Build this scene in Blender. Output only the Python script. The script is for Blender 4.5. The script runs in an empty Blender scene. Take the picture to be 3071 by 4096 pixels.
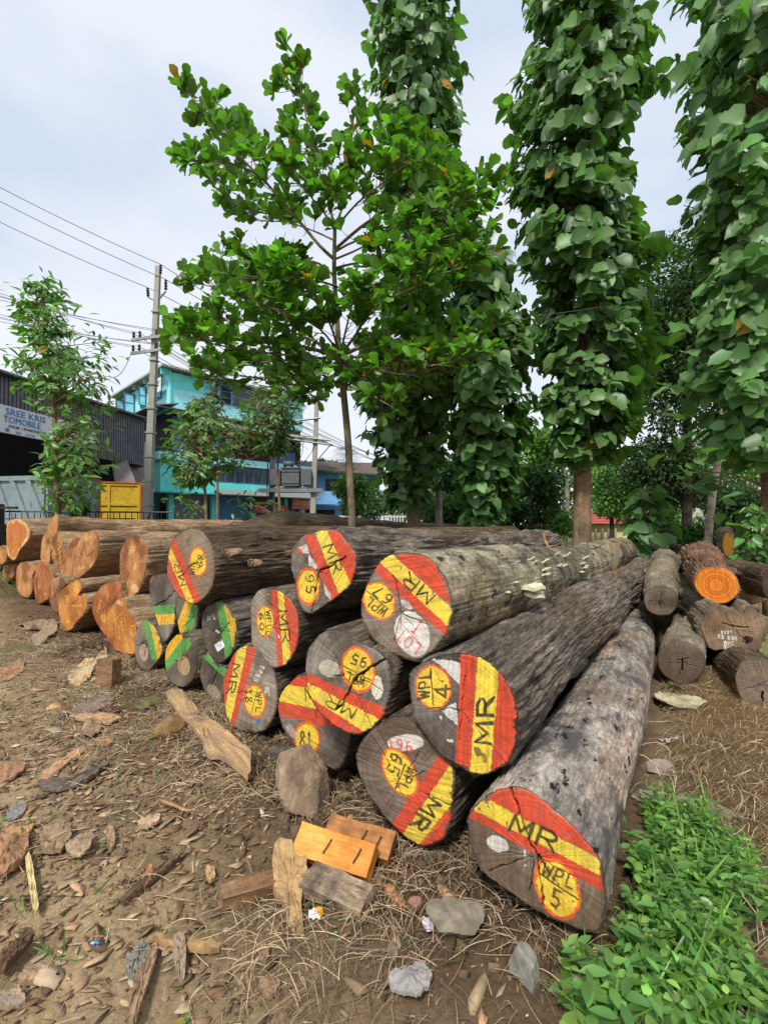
import bpy, math, random
import numpy as np
R_ = math.radians
random.seed(5)
rng = np.random.default_rng(5)
SC = bpy.context.scene
# ------------------------------------------------------------------ camera
CAMH = 1.5
PITCH = R_(0.79)
FS = 1950.0                      # focal length in photo pixels (3071 x 4096)
cd = bpy.data.cameras.new('camera')
cam = bpy.data.objects.new('camera', cd)
SC.collection.objects.link(cam)
cam.location = (0, 0, CAMH)
cam.rotation_euler = (R_(90) + PITCH, 0, 0)
cd.sensor_fit = 'VERTICAL'
cd.sensor_height = 24.0
cd.lens = 24.0 * FS / 4096.0
cd.clip_start = 0.05
cd.clip_end = 2000
SC.camera = cam
# ------------------------------------------------------------------ world
SUN_EL, SUN_AZ = 50.0, 196.0     # azimuth clockwise from +Y
W = bpy.data.worlds.new('World')
SC.world = W
W.use_nodes = True
wt = W.node_tree
wt.nodes.clear()
wo = wt.nodes.new('ShaderNodeOutputWorld')
bg = wt.nodes.new('ShaderNodeBackground')
sky = wt.nodes.new('ShaderNodeTexSky')
sky.sky_type = 'NISHITA'
sky.sun_disc = False
sky.sun_elevation = R_(SUN_EL)
sky.sun_rotation = R_(SUN_AZ)
tc = wt.nodes.new('ShaderNodeTexCoord')
mp = wt.nodes.new('ShaderNodeMapping')
mp.inputs['Scale'].default_value = (1.0, 1.0, 2.2)
mp.inputs['Location'].default_value = (0.3, 0.4, 0.1)
nz = wt.nodes.new('ShaderNodeTexNoise')
nz.inputs['Scale'].default_value = 1.7
nz.inputs['Detail'].default_value = 7
nz.inputs['Roughness'].default_value = 0.5
rp = wt.nodes.new('ShaderNodeValToRGB')
rp.color_ramp.elements[0].position = 0.42
rp.color_ramp.elements[0].color = (5.1, 5.75, 6.9, 1)
rp.color_ramp.elements[1].position = 0.58
rp.color_ramp.elements[1].color = (6.6, 6.95, 7.6, 1)
mx = wt.nodes.new('ShaderNodeMixRGB')
mx.inputs['Fac'].default_value = 0.92
wt.links.new(tc.outputs['Generated'], mp.inputs['Vector'])
wt.links.new(mp.outputs['Vector'], nz.inputs['Vector'])
wt.links.new(nz.outputs['Fac'], rp.inputs['Fac'])
wt.links.new(sky.outputs['Color'], mx.inputs['Color1'])
wt.links.new(rp.outputs['Color'], mx.inputs['Color2'])
sep = wt.nodes.new('ShaderNodeSeparateXYZ')
wt.links.new(tc.outputs['Generated'], sep.inputs[0])
rh_ = wt.nodes.new('ShaderNodeValToRGB')      # thicker, whiter cloud veil towards the horizon
rh_.color_ramp.elements[0].position = 0.0
rh_.color_ramp.elements[0].color = (1, 1, 1, 1)
rh_.color_ramp.elements[1].position = 0.42
rh_.color_ramp.elements[1].color = (0, 0, 0, 1)
wt.links.new(sep.outputs['Z'], rh_.inputs['Fac'])
mh = wt.nodes.new('ShaderNodeMixRGB')
mh.inputs['Color2'].default_value = (7.3, 7.5, 7.9, 1)
wt.links.new(rh_.outputs['Color'], mh.inputs['Fac'])
wt.links.new(mx.outputs['Color'], mh.inputs['Color1'])
wt.links.new(mh.outputs['Color'], bg.inputs['Color'])
bg.inputs['Strength'].default_value = 0.1
wt.links.new(bg.outputs['Background'], wo.inputs['Surface'])
# ------------------------------------------------------------------ sun
sl = bpy.data.lights.new('sun', 'SUN')
sl.energy = 2.9
sl.angle = R_(8)
sl.color = (1.0, 0.95, 0.86)
sun = bpy.data.objects.new('sun', sl)
SC.collection.objects.link(sun)
sun.rotation_euler = (R_(90 - SUN_EL), 0, R_(180 - SUN_AZ))
SC.view_settings.view_transform = 'Standard'
SC.view_settings.look = 'None'
SC.view_settings.exposure = 0.46
SC.view_settings.gamma = 1
SC.render.film_transparent = False
try:
    SC.cycles.max_bounces = 8
    SC.cycles.transparent_max_bounces = 8
except Exception:
    pass

# ------------------------------------------------------------------ helpers
O0 = np.array([0, 0, CAMH])
FW = np.array([0, math.cos(PITCH), math.sin(PITCH)])
UP = np.array([0, -math.sin(PITCH), math.cos(PITCH)])
RT = np.array([1.0, 0, 0])
def ray(sx, sy):
    return FW + RT * ((sx - 1535.5) / FS) + UP * ((2048 - sy) / FS)
def P(sx, sy, Y):
    d = ray(sx, sy)
    return O0 + d * (Y / d[1])
def G(sx, sy, z=0.0):
    d = ray(sx, sy)
    return O0 + d * ((z - CAMH) / d[2])
def PU(x, y, Y):
    return P(x * 1.8522, y * 1.8522, Y)
def GU(x, y, z=0.0):
    return G(x * 1.8522, y * 1.8522, z)
def proj(p):
    d = np.asarray(p, float) - O0
    w = d @ FW
    w = np.where(w < 0.05, 0.05, w)
    return 1535.5 + FS * (d @ RT) / w, 2048 - FS * (d @ UP) / w
CR = {'3': (0, 2000, 1.8422), '4': (600, 2050, 1.8422), '5': (1100, 2050, 1.8422), '6': (1300, 2500, 1.3817),
      '7': (2371, 2050, 2.3686), 'U': (0, 0, 1 / 1.8522), '1': (0, 1300, 1.8422), '2': (500, 1400, 1.658)}
def cs(c, pts):
    ox, oy, s = CR[c]
    return np.asarray(pts, float) / s + [ox, oy]

def _h(ix, iy, iz, seed):
    n = (ix.astype(np.int64) * 73856093) ^ (iy.astype(np.int64) * 19349663) ^ (iz.astype(np.int64) * 83492791) ^ (seed * 2654435)
    n = (n ^ (n >> 13)) * 1274126177
    n = n & 0x7fffffff
    n = (n ^ (n >> 16)) * 668265263
    return (n & 0xffffff) / float(0xffffff)
def vn(p, seed=0):
    p = np.asarray(p, float)
    i = np.floor(p).astype(np.int64)
    f = p - i
    f = f * f * (3 - 2 * f)
    x, y, z = i[..., 0], i[..., 1], i[..., 2]
    fx, fy, fz = f[..., 0], f[..., 1], f[..., 2]
    def L(a, b, t): return a + (b - a) * t
    c = lambda a, b, d: _h(x + a, y + b, z + d, seed)
    return L(L(L(c(0, 0, 0), c(1, 0, 0), fx), L(c(0, 1, 0), c(1, 1, 0), fx), fy),
             L(L(c(0, 0, 1), c(1, 0, 1), fx), L(c(0, 1, 1), c(1, 1, 1), fx), fy), fz)
def fbm(p, seed=0, o=4):
    p = np.asarray(p, float)
    s = 0; a = 0.5; t = 0
    for k in range(o):
        s = s + a * vn(p, seed + k); t += a
        p = p * 2.03 + 7.1; a *= 0.5
    return s / t - 0.5            # about -0.5..0.5
def v3(a, b, c=0.0):
    a = np.asarray(a, float); b = np.asarray(b, float)
    return np.stack(np.broadcast_arrays(a, b, np.asarray(c, float)), -1)
def sm(a, b, x):
    t = np.clip((x - a) / (b - a), 0, 1)
    return t * t * (3 - 2 * t)

def link(name, data, parent=None):
    o = bpy.data.objects.new(name, data)
    SC.collection.objects.link(o)
    if parent is not None:
        o.parent = parent
    return o
def mk(name, V, F, mat, parent=None, col=None, smooth=False, mi=None, loc=None):
    V = np.ascontiguousarray(V, dtype=np.float32).reshape(-1, 3)
    me = bpy.data.meshes.new(name)
    if isinstance(F, np.ndarray):
        F = F.astype(np.int32)
        n, k = F.shape
        me.vertices.add(len(V)); me.vertices.foreach_set('co', V.ravel())
        me.loops.add(n * k); me.loops.foreach_set('vertex_index', F.ravel())
        me.polygons.add(n)
        me.polygons.foreach_set('loop_start', np.arange(n, dtype=np.int32) * k)
        me.polygons.foreach_set('loop_total', np.full(n, k, dtype=np.int32))
        me.update(calc_edges=True)
    else:
        me.from_pydata([tuple(v) for v in V.tolist()], [], [tuple(int(i) for i in f) for f in F])
        me.update()
    if col is not None:
        c = np.ones((len(V), 4), np.float32); col = np.asarray(col)
        c[:, :col.shape[1]] = col
        at = me.color_attributes.new('Col', 'FLOAT_COLOR', 'POINT')
        at.data.foreach_set('color', c.ravel())
    if smooth:
        me.polygons.foreach_set('use_smooth', np.ones(len(me.polygons), dtype=bool))
    for m in (mat if isinstance(mat, (list, tuple)) else [mat]):
        me.materials.append(m)
    if mi is not None:
        me.polygons.foreach_set('material_index', np.asarray(mi, dtype=np.int32))
    o = link(name, me, parent)
    if loc is not None: o.location = loc
    return o
def tag(o, label, cat=None, group=None, kind=None):
    if label: o['label'] = label
    if cat: o['category'] = cat
    if group: o['group'] = group
    if kind: o['kind'] = kind
    return o
def empty(name, label, cat, loc=(0, 0, 0), group=None, rz=0.0):
    o = link(name, None); o.location = loc; o.rotation_euler = (0, 0, rz)
    o.empty_display_size = 0.1
    return tag(o, label, cat, group)

class MB:
    def __init__(s): s.V = []; s.F = []
    def add(s, V, F):
        b = len(s.V); s.V += [tuple(v) for v in V]; s.F += [tuple(i + b for i in f) for f in F]
    def box(s, c, sz, M=None, bev=0.0):
        x, y, z = np.array(sz) / 2.0
        pts = np.array([(-x, -y, -z), (x, -y, -z), (x, y, -z), (-x, y, -z), (-x, -y, z), (x, -y, z), (x, y, z), (-x, y, z)])
        if M is not None: pts = pts @ np.asarray(M)
        s.add(pts + np.array(c), [(0, 3, 2, 1), (4, 5, 6, 7), (0, 1, 5, 4), (1, 2, 6, 5), (2, 3, 7, 6), (3, 0, 4, 7)])
    def ob(s, fr, x0, x1, y0, y1, z0, z1):     # box in a frame (origin, e1, e2)
        o, e1, e2 = fr
        pts = [np.array([o[0] + e1[0] * x + e2[0] * y, o[1] + e1[1] * x + e2[1] * y, z]) for z in (z0, z1) for x, y in ((x0, y0), (x1, y0), (x1, y1), (x0, y1))]
        s.add(pts, [(0, 3, 2, 1), (4, 5, 6, 7), (0, 1, 5, 4), (1, 2, 6, 5), (2, 3, 7, 6), (3, 0, 4, 7)])
    def quadp(s, a, b, c, d, th=0.03):
        a, b, c, d = map(lambda q: np.array(q, float), (a, b, c, d))
        n = np.cross(b - a, d - a); n /= np.linalg.norm(n); n *= th
        s.add([a, b, c, d, a - n, b - n, c - n, d - n], [(0, 1, 2, 3), (7, 6, 5, 4), (0, 4, 5, 1), (1, 5, 6, 2), (2, 6, 7, 3), (3, 7, 4, 0)])
    def tube(s, pts, rad, n=8, cap=True):
        pts = [np.array(p, float) for p in pts]
        if not hasattr(rad, '__len__'): rad = [rad] * len(pts)
        V = []; b = None
        for i, p in enumerate(pts):
            t = pts[min(i + 1, len(pts) - 1)] - pts[max(i - 1, 0)]
            t = t / (np.linalg.norm(t) + 1e-9)
            if b is None:
                a = np.array([0, 0, 1.0]) if abs(t[2]) < .9 else np.array([1.0, 0, 0])
                b = np.cross(t, a)
            b = b - t * (b @ t); b = b / (np.linalg.norm(b) + 1e-9)
            c = np.cross(t, b)
            for k in range(n):
                q = 2 * math.pi * k / n
                V.append(p + (b * math.cos(q) + c * math.sin(q)) * rad[i])
        F = []
        for i in range(len(pts) - 1):
            for k in range(n):
                F.append((i * n + k, i * n + (k + 1) % n, (i + 1) * n + (k + 1) % n, (i + 1) * n + k))
        if cap:
            F.append(tuple(range(n))[::-1]); F.append(tuple(range((len(pts) - 1) * n, len(pts) * n)))
        s.add(V, F)
    def build(s, name, mat, parent=None, smooth=False, loc=None):
        return mk(name, np.array(s.V), s.F, mat, parent, smooth=smooth, loc=loc)

# ------------------------------------------------------------------ materials
def newmat(name):
    m = bpy.data.materials.new(name); m.use_nodes = True
    nt = m.node_tree; nt.nodes.clear()
    out = nt.nodes.new('ShaderNodeOutputMaterial')
    b = nt.nodes.new('ShaderNodeBsdfPrincipled')
    nt.links.new(b.outputs[0], out.inputs[0])
    return m, nt, b, out
def N(nt, t, **k):
    n = nt.nodes.new(t)
    for a, v in k.items():
        if a in n.inputs: n.inputs[a].default_value = v
        else: setattr(n, a, v)
    return n
def noise(nt, scale, detail=6, rough=.6, vec=None, mscale=None):
    n = N(nt, 'ShaderNodeTexNoise'); n.inputs['Scale'].default_value = scale
    n.inputs['Detail'].default_value = detail; n.inputs['Roughness'].default_value = rough
    if vec is None:
        t = N(nt, 'ShaderNodeTexCoord'); vec = t.outputs['Object']
    if mscale is not None:
        mpg = N(nt, 'ShaderNodeMapping'); mpg.inputs['Scale'].default_value = mscale
        nt.links.new(vec, mpg.inputs['Vector']); vec = mpg.outputs['Vector']
    nt.links.new(vec, n.inputs['Vector'])
    return n
def ramp(nt, src, stops):
    r = N(nt, 'ShaderNodeValToRGB')
    e = r.color_ramp.elements
    while len(e) < len(stops): e.new(0.5)
    for i, (p, c) in enumerate(stops):
        e[i].position = p; e[i].color = (c[0], c[1], c[2], 1)
    nt.links.new(src, r.inputs['Fac'])
    return r
def mixc(nt, f, a, b, mode='MIX'):
    m = N(nt, 'ShaderNodeMixRGB'); m.blend_type = mode
    for s, i in ((f, 'Fac'), (a, 'Color1'), (b, 'Color2')):
        if hasattr(s, 'is_linked') or hasattr(s, 'node'): nt.links.new(s, m.inputs[i])
        elif isinstance(s, (int, float)): m.inputs[i].default_value = s
        else: m.inputs[i].default_value = (s[0], s[1], s[2], 1)
    return m.outputs[0]
def bump(nt, b, src, st=.5, dist=.01):
    bp = N(nt, 'ShaderNodeBump'); bp.inputs['Strength'].default_value = st; bp.inputs['Distance'].default_value = dist
    nt.links.new(src, bp.inputs['Height']); nt.links.new(bp.outputs[0], b.inputs['Normal'])
def plain(name, c, rough=.7, var=.25, scale=4, metal=0.0, dirt=None, bst=.15):
    m, nt, b, o = newmat(name)
    n = noise(nt, scale, 8, .65)
    lo = [x * (1 - var) for x in c]; hi = [min(1, x * (1 + var)) for x in c]
    r = ramp(nt, n.outputs['Fac'], [(.3, lo), (.7, hi)])
    s = r.outputs[0]
    if dirt:
        n2 = noise(nt, scale * 2.7, 10, .75)
        r2 = ramp(nt, n2.outputs['Fac'], [(.52, (0, 0, 0)), (.66, (1, 1, 1))])
        s = mixc(nt, r2.outputs[0], s, dirt)
    nt.links.new(s, b.inputs['Base Color'])
    b.inputs['Roughness'].default_value = rough; b.inputs['Metallic'].default_value = metal
    bump(nt, b, n.outputs['Fac'], bst, .01)
    return m
def attrmat(name, rough=.7, scale=60, var=.35, bst=.4, dist=.004, spec=.3):
    m, nt, b, o = newmat(name)
    a = N(nt, 'ShaderNodeAttribute'); a.attribute_name = 'Col'
    n = noise(nt, scale, 6, .7)
    r = ramp(nt, n.outputs['Fac'], [(.25, (1 - var,) * 3), (.75, (1 + var,) * 3)])
    nt.links.new(mixc(nt, 1.0, a.outputs['Color'], r.outputs[0], 'MULTIPLY'), b.inputs['Base Color'])
    b.inputs['Roughness'].default_value = rough
    b.inputs['Specular IOR Level'].default_value = spec
    bump(nt, b, n.outputs['Fac'], bst, dist)
    return m
def leafmat(name, transl=.35, rough=.42, tint=(1.2, 1.5, .5)):
    m, nt, b, out = newmat(name)
    a = N(nt, 'ShaderNodeAttribute'); a.attribute_name = 'Col'
    nt.links.new(a.outputs['Color'], b.inputs['Base Color'])
    b.inputs['Roughness'].default_value = rough
    b.inputs['Specular IOR Level'].default_value = .6
    t = N(nt, 'ShaderNodeBsdfTranslucent')
    nt.links.new(mixc(nt, 1.0, a.outputs['Color'], tint, 'MULTIPLY'), t.inputs['Color'])
    mxs = N(nt, 'ShaderNodeMixShader'); mxs.inputs[0].default_value = transl
    nt.links.new(b.outputs[0], mxs.inputs[1]); nt.links.new(t.outputs[0], mxs.inputs[2])
    nt.links.new(mxs.outputs[0], out.inputs[0])
    return m
def barkmat(name, dark, mid, light, sc=(14, 1.6, 14), blotch=None, bl=(.5, .62), spots=None, rough=.85, bst=.8, bscale=2.2, seed=0.0, bd=.015):
    m, nt, b, o = newmat(name)
    t = N(nt, 'ShaderNodeTexCoord')
    ma = N(nt, 'ShaderNodeMapping'); ma.inputs['Location'].default_value = (seed, seed * 1.7, seed * .6)
    nt.links.new(t.outputs['Object'], ma.inputs['Vector'])
    v = ma.outputs['Vector']
    n = noise(nt, 1.6, 12, .78, v, sc)
    nf = noise(nt, 4.2, 10, .8, v, (sc[0], sc[1] * 1.6, sc[2]))
    ng = noise(nt, 45, 6, .8, v, (1, .6, 1))
    mm = N(nt, 'ShaderNodeMath'); mm.operation = 'MULTIPLY_ADD'; nt.links.new(nf.outputs['Fac'], mm.inputs[0]); mm.inputs[1].default_value = .75; nt.links.new(n.outputs['Fac'], mm.inputs[2])
    m3 = N(nt, 'ShaderNodeMath'); m3.operation = 'MULTIPLY_ADD'; nt.links.new(ng.outputs['Fac'], m3.inputs[0]); m3.inputs[1].default_value = .45; nt.links.new(mm.outputs[0], m3.inputs[2])
    ms = N(nt, 'ShaderNodeMath'); ms.operation = 'MULTIPLY'; nt.links.new(m3.outputs[0], ms.inputs[0]); ms.inputs[1].default_value = 1 / 2.2
    r = ramp(nt, ms.outputs[0], [(.40, dark), (.495, mid), (.60, light)])
    s = r.outputs[0]
    nb = noise(nt, bscale, 10, .68, v, (1, .55, 1))
    r0 = ramp(nt, nb.outputs['Fac'], [(.30, (.34, .31, .28)), (.48, (.9, .88, .85)), (.70, (1.55, 1.5, 1.42))])
    s = mixc(nt, 1.0, s, r0.outputs[0], 'MULTIPLY')
    if blotch:
        n2 = noise(nt, bscale * 1.9, 10, .7, v, (1, .5, 1))
        r2 = ramp(nt, n2.outputs['Fac'], [(bl[0], (0, 0, 0)), (bl[1], (1, 1, 1))])
        s = mixc(nt, r2.outputs[0], s, blotch)
    nw = noise(nt, bscale * .8, 8, .65, v, (1.3, .4, 1.3)); rw = ramp(nt, nw.outputs['Fac'], [(.50, (0, 0, 0)), (.64, (.5, .5, .5))])
    s = mixc(nt, rw.outputs[0], s, (1.15, .80, .52), 'MULTIPLY')
    if spots:
        n3 = noise(nt, 13, 4, .6, v, (1, .6, 1))
        r3 = ramp(nt, n3.outputs['Fac'], [(.62, (0, 0, 0)), (.65, (1, 1, 1))])
        s = mixc(nt, r3.outputs[0], s, spots)
    nt.links.new(s, b.inputs['Base Color'])
    b.inputs['Roughness'].default_value = rough
    b.inputs['Specular IOR Level'].default_value = .25
    bump(nt, b, ms.outputs[0], min(1, bst * 1.3), bd * 1.6)
    return m
M_end = attrmat('painted_cut_end', .6, 90, .22, .35, .003, .3)
M_attr = attrmat('chip_wood', .85, 40, .3, .6, .004, .15)
M_leaf = leafmat('leaf_green', .4, .38, (1.1, 1.6, .35))
M_leafT = leafmat('leaf_teak', .35, .45, (1.2, 1.6, .45))
M_straw = leafmat('dry_straw', .15, .7, (1, 1, 1))
# ------------------------------------------------------------------ ground
def in_poly(px, py, poly):
    poly = np.asarray(poly, float); r = np.zeros(np.shape(px), bool)
    x2, y2 = poly[-1]
    for x1, y1 in poly:
        c = ((y1 > py) != (y2 > py)) & (px < (x2 - x1) * (py - y1) / (y2 - y1 + 1e-12) + x1)
        r ^= c; x2, y2 = x1, y1
    return r
def ground_z(x, y):
    x = np.asarray(x, float); y = np.asarray(y, float)
    near = np.exp(-((x + 1) ** 2 + (y - 4) ** 2) / 90.0)
    z = fbm(v3(x * .8, y * .8), 3, 3) * .10 * near
    z = z + fbm(v3(x * 6, y * 6), 11, 4) * .045 * near
    z = z - .015
    return z
def ground_fine(x, y):
    return ground_z(x, y) + np.where((np.abs(x) < 8) & (y < 12), fbm(v3(x * 26, y * 26), 23, 3) * .022, 0)
n = 620
t = np.linspace(-1, 1, n)
gx = np.sinh(t * 5.2) * 1.35 + 0
gy = 3.2 + np.sinh(t * 5.2) * 1.35
X, Y = np.meshgrid(gx, gy)
Zg = ground_fine(X.ravel(), Y.ravel())
V = np.stack([X.ravel(), Y.ravel(), Zg], -1)
ii = (np.arange(n - 1)[:, None] * n + np.arange(n - 1)[None]).ravel()
F = np.stack([ii, ii + 1, ii + n + 1, ii + n], -1)
sx, sy = proj(V)
ux, uy = sx / 1.8522, sy / 1.8522
# soil colour: pale trodden dirt on the left, muddy soil by the pile with its shade painted in, straw coloured litter on the right
nzv = fbm(v3(V[:, 0] * 2.0, V[:, 1] * 2.0), 41, 5)
soil = np.array([.31, .228, .132]); damp_shade = np.array([.12, .078, .048]); grn = np.array([.10, .11, .045]); strawc = np.array([.27, .205, .12])
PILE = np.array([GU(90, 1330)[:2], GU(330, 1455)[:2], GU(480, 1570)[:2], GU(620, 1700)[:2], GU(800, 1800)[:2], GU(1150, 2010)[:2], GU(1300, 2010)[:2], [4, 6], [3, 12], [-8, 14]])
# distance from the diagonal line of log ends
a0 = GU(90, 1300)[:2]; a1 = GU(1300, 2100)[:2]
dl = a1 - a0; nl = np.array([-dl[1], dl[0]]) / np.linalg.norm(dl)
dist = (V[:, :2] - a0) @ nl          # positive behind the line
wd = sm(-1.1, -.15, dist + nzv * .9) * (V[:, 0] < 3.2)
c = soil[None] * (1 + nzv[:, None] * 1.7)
c = c * (1 - wd[:, None]) + damp_shade[None] * wd[:, None]
wg = sm(.1, .22, fbm(v3(V[:, 0] * .5, V[:, 1] * .5), 51, 4)) * .7
wg = np.maximum(wg, sm(12, 22, V[:, 1]))
wg = np.where((V[:, 0] < -2.5) | (V[:, 1] > 7), wg, wg * .15)
c = c * (1 - wg[:, None]) + grn[None] * wg[:, None]
wr = sm(.8, 1.05, V[:, 0] - (V[:, 1] - 1.8) * .60)
c = c * (1 - wr[:, None] * .8) + strawc[None] * (wr[:, None] * .8)
m, nt, b, o = newmat('soil')
a = N(nt, 'ShaderNodeAttribute'); a.attribute_name = 'Col'
n1 = noise(nt, 38, 12, .75); n2 = noise(nt, 6, 8, .7)
r1 = ramp(nt, n1.outputs['Fac'], [(.3, (.55, .52, .5)), (.5, (1, 1, 1)), (.72, (1.45, 1.4, 1.3))])
r2 = ramp(nt, n2.outputs['Fac'], [(.3, (.75,) * 3), (.7, (1.25,) * 3)])
s = mixc(nt, 1.0, a.outputs['Color'], r1.outputs[0], 'MULTIPLY'); s = mixc(nt, 1.0, s, r2.outputs[0], 'MULTIPLY')
nt.links.new(s, b.inputs['Base Color']); b.inputs['Roughness'].default_value = .95; b.inputs['Specular IOR Level'].default_value = .1
bump(nt, b, n1.outputs['Fac'], .9, .02)
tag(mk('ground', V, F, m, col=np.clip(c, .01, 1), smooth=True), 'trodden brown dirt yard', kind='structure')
# the road beyond the fence, a sheet a little above the ground
mb = MB(); fr = (np.array([-60, 24.0]), np.array([1, .12]), np.array([-.12, 1]))
mb.ob(fr, 0, 57, -5.2, 2.2, -.1, .06)
tag(mb.build('road', plain('asphalt', (.06, .06, .062), .9, .2, 8)), 'grey asphalt road', kind='structure')

# ------------------------------------------------------------------ logs
GL = {'D': [[(.1, 0), (.1, 1), (.6, 1), (.9, .6), (.9, .4), (.6, 0), (.1, 0)]], 'C': [[(.9, .9), (.5, 1), (.1, .7), (.1, .3), (.5, 0), (.9, .1)]],
      'M': [[(0, 0), (.06, 1), (.5, .25), (.94, 1), (1, 0)]], 'R': [[(.05, 0), (.05, 1), (.6, 1), (.85, .85), (.85, .65), (.6, .5), (.05, .5)], [(.45, .5), (.95, 0)]],
      'W': [[(0, 1), (.22, 0), (.5, .8), (.78, 0), (1, 1)]], 'P': [[(.1, 0), (.1, 1), (.7, 1), (.9, .8), (.85, .55), (.6, .45), (.1, .45)]],
      'L': [[(.15, 1), (.15, 0), (.85, 0)]], 'O': [[(.5, 0), (.15, .15), (.05, .5), (.15, .85), (.5, 1), (.85, .85), (.95, .5), (.85, .15), (.5, 0)]],
      'T': [[(0, 1), (1, 1)], [(.5, 1), (.5, 0)]], '0': [[(.5, 0), (.15, .2), (.1, .5), (.15, .8), (.5, 1), (.85, .8), (.9, .5), (.85, .2), (.5, 0)]],
      '1': [[(.5, 0), (.5, 1), (.3, .8)]], '|': [[(.5, 0), (.5, 1)], [(.2, 0), (.8, 0)], [(.25, 1), (.75, 1)]],
      '2': [[(.1, .8), (.3, 1), (.7, 1), (.9, .75), (.1, 0), (.95, 0)]], '3': [[(.1, .9), (.5, 1), (.85, .8), (.4, .55), (.9, .3), (.5, 0), (.1, .1)]],
      '4': [[(.7, 0), (.7, 1), (.05, .3), (1, .3)]], '5': [[(.9, 1), (.2, 1), (.15, .55), (.6, .6), (.9, .35), (.6, 0), (.1, .1)]],
      '6': [[(.8, .95), (.4, .85), (.1, .4), (.25, .05), (.6, 0), (.9, .25), (.7, .5), (.35, .5), (.12, .3)]],
      '7': [[(.1, 1), (.95, 1), (.4, 0)]], '8': [[(.5, .53), (.15, .75), (.3, 1), (.7, 1), (.85, .75), (.5, .53), (.1, .25), (.3, 0), (.7, 0), (.9, .25), (.5, .53)]],
      '9': [[(.85, .65), (.6, .45), (.2, .5), (.1, .8), (.4, 1), (.75, .95), (.88, .65), (.75, .2), (.3, 0)]],
      'I': [[(.5, 0), (.5, 1)]], '-': [[(.15, .5), (.85, .5)]], 'S': [[(.9, .85), (.5, 1), (.1, .8), (.4, .55), (.9, .3), (.5, 0), (.1, .15)]],
      'E': [[(.9, 1), (.1, 1), (.1, 0), (.9, 0)], [(.1, .5), (.7, .5)]], 'p': [[(.15, -.4), (.15, .6), (.7, .6), (.85, .3), (.6, 0), (.15, .05)]], 'N': [[(.05, 0), (.05, 1), (.9, 0), (.9, 1)]]}
RED = (.56, .062, .026); YEL = (.70, .52, .055); BLK = (.02, .02, .022); ORG = (.72, .12, .02); WHT = (.62, .60, .55); GRN = (.10, .32, .07); DYE = (.72, .42, .03)
REDT = (.6, .05, .05)

def spline(pts, n):
    pts = np.asarray(pts, float); k = len(pts); out = []
    d = np.linalg.norm(np.roll(pts, -1, 0) - pts, axis=1); cum = np.concatenate([[0], np.cumsum(d)])
    for q in np.linspace(0, cum[-1], n, endpoint=False):
        i = min(np.searchsorted(cum, q, 'right') - 1, k - 1); t = (q - cum[i]) / d[i]
        p0, p1, p2, p3 = pts[i - 1], pts[i], pts[(i + 1) % k], pts[(i + 2) % k]
        out.append(.5 * ((2 * p1) + (-p0 + p2) * t + (2 * p0 - 5 * p1 + 4 * p2 - p3) * t * t + (-p0 + 3 * p1 - 3 * p2 + p3) * t ** 3))
    return np.array(out)
def seg_d(q, pts):
    d = np.full(len(q), 1e9)
    for a, b in zip(pts[:-1], pts[1:]):
        ab = b - a; L2 = ab @ ab + 1e-12
        t = np.clip(((q - a) @ ab) / L2, 0, 1)
        d = np.minimum(d, np.linalg.norm(q - a - t[:, None] * ab, axis=1))
    return d
LOGS = {}
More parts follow.
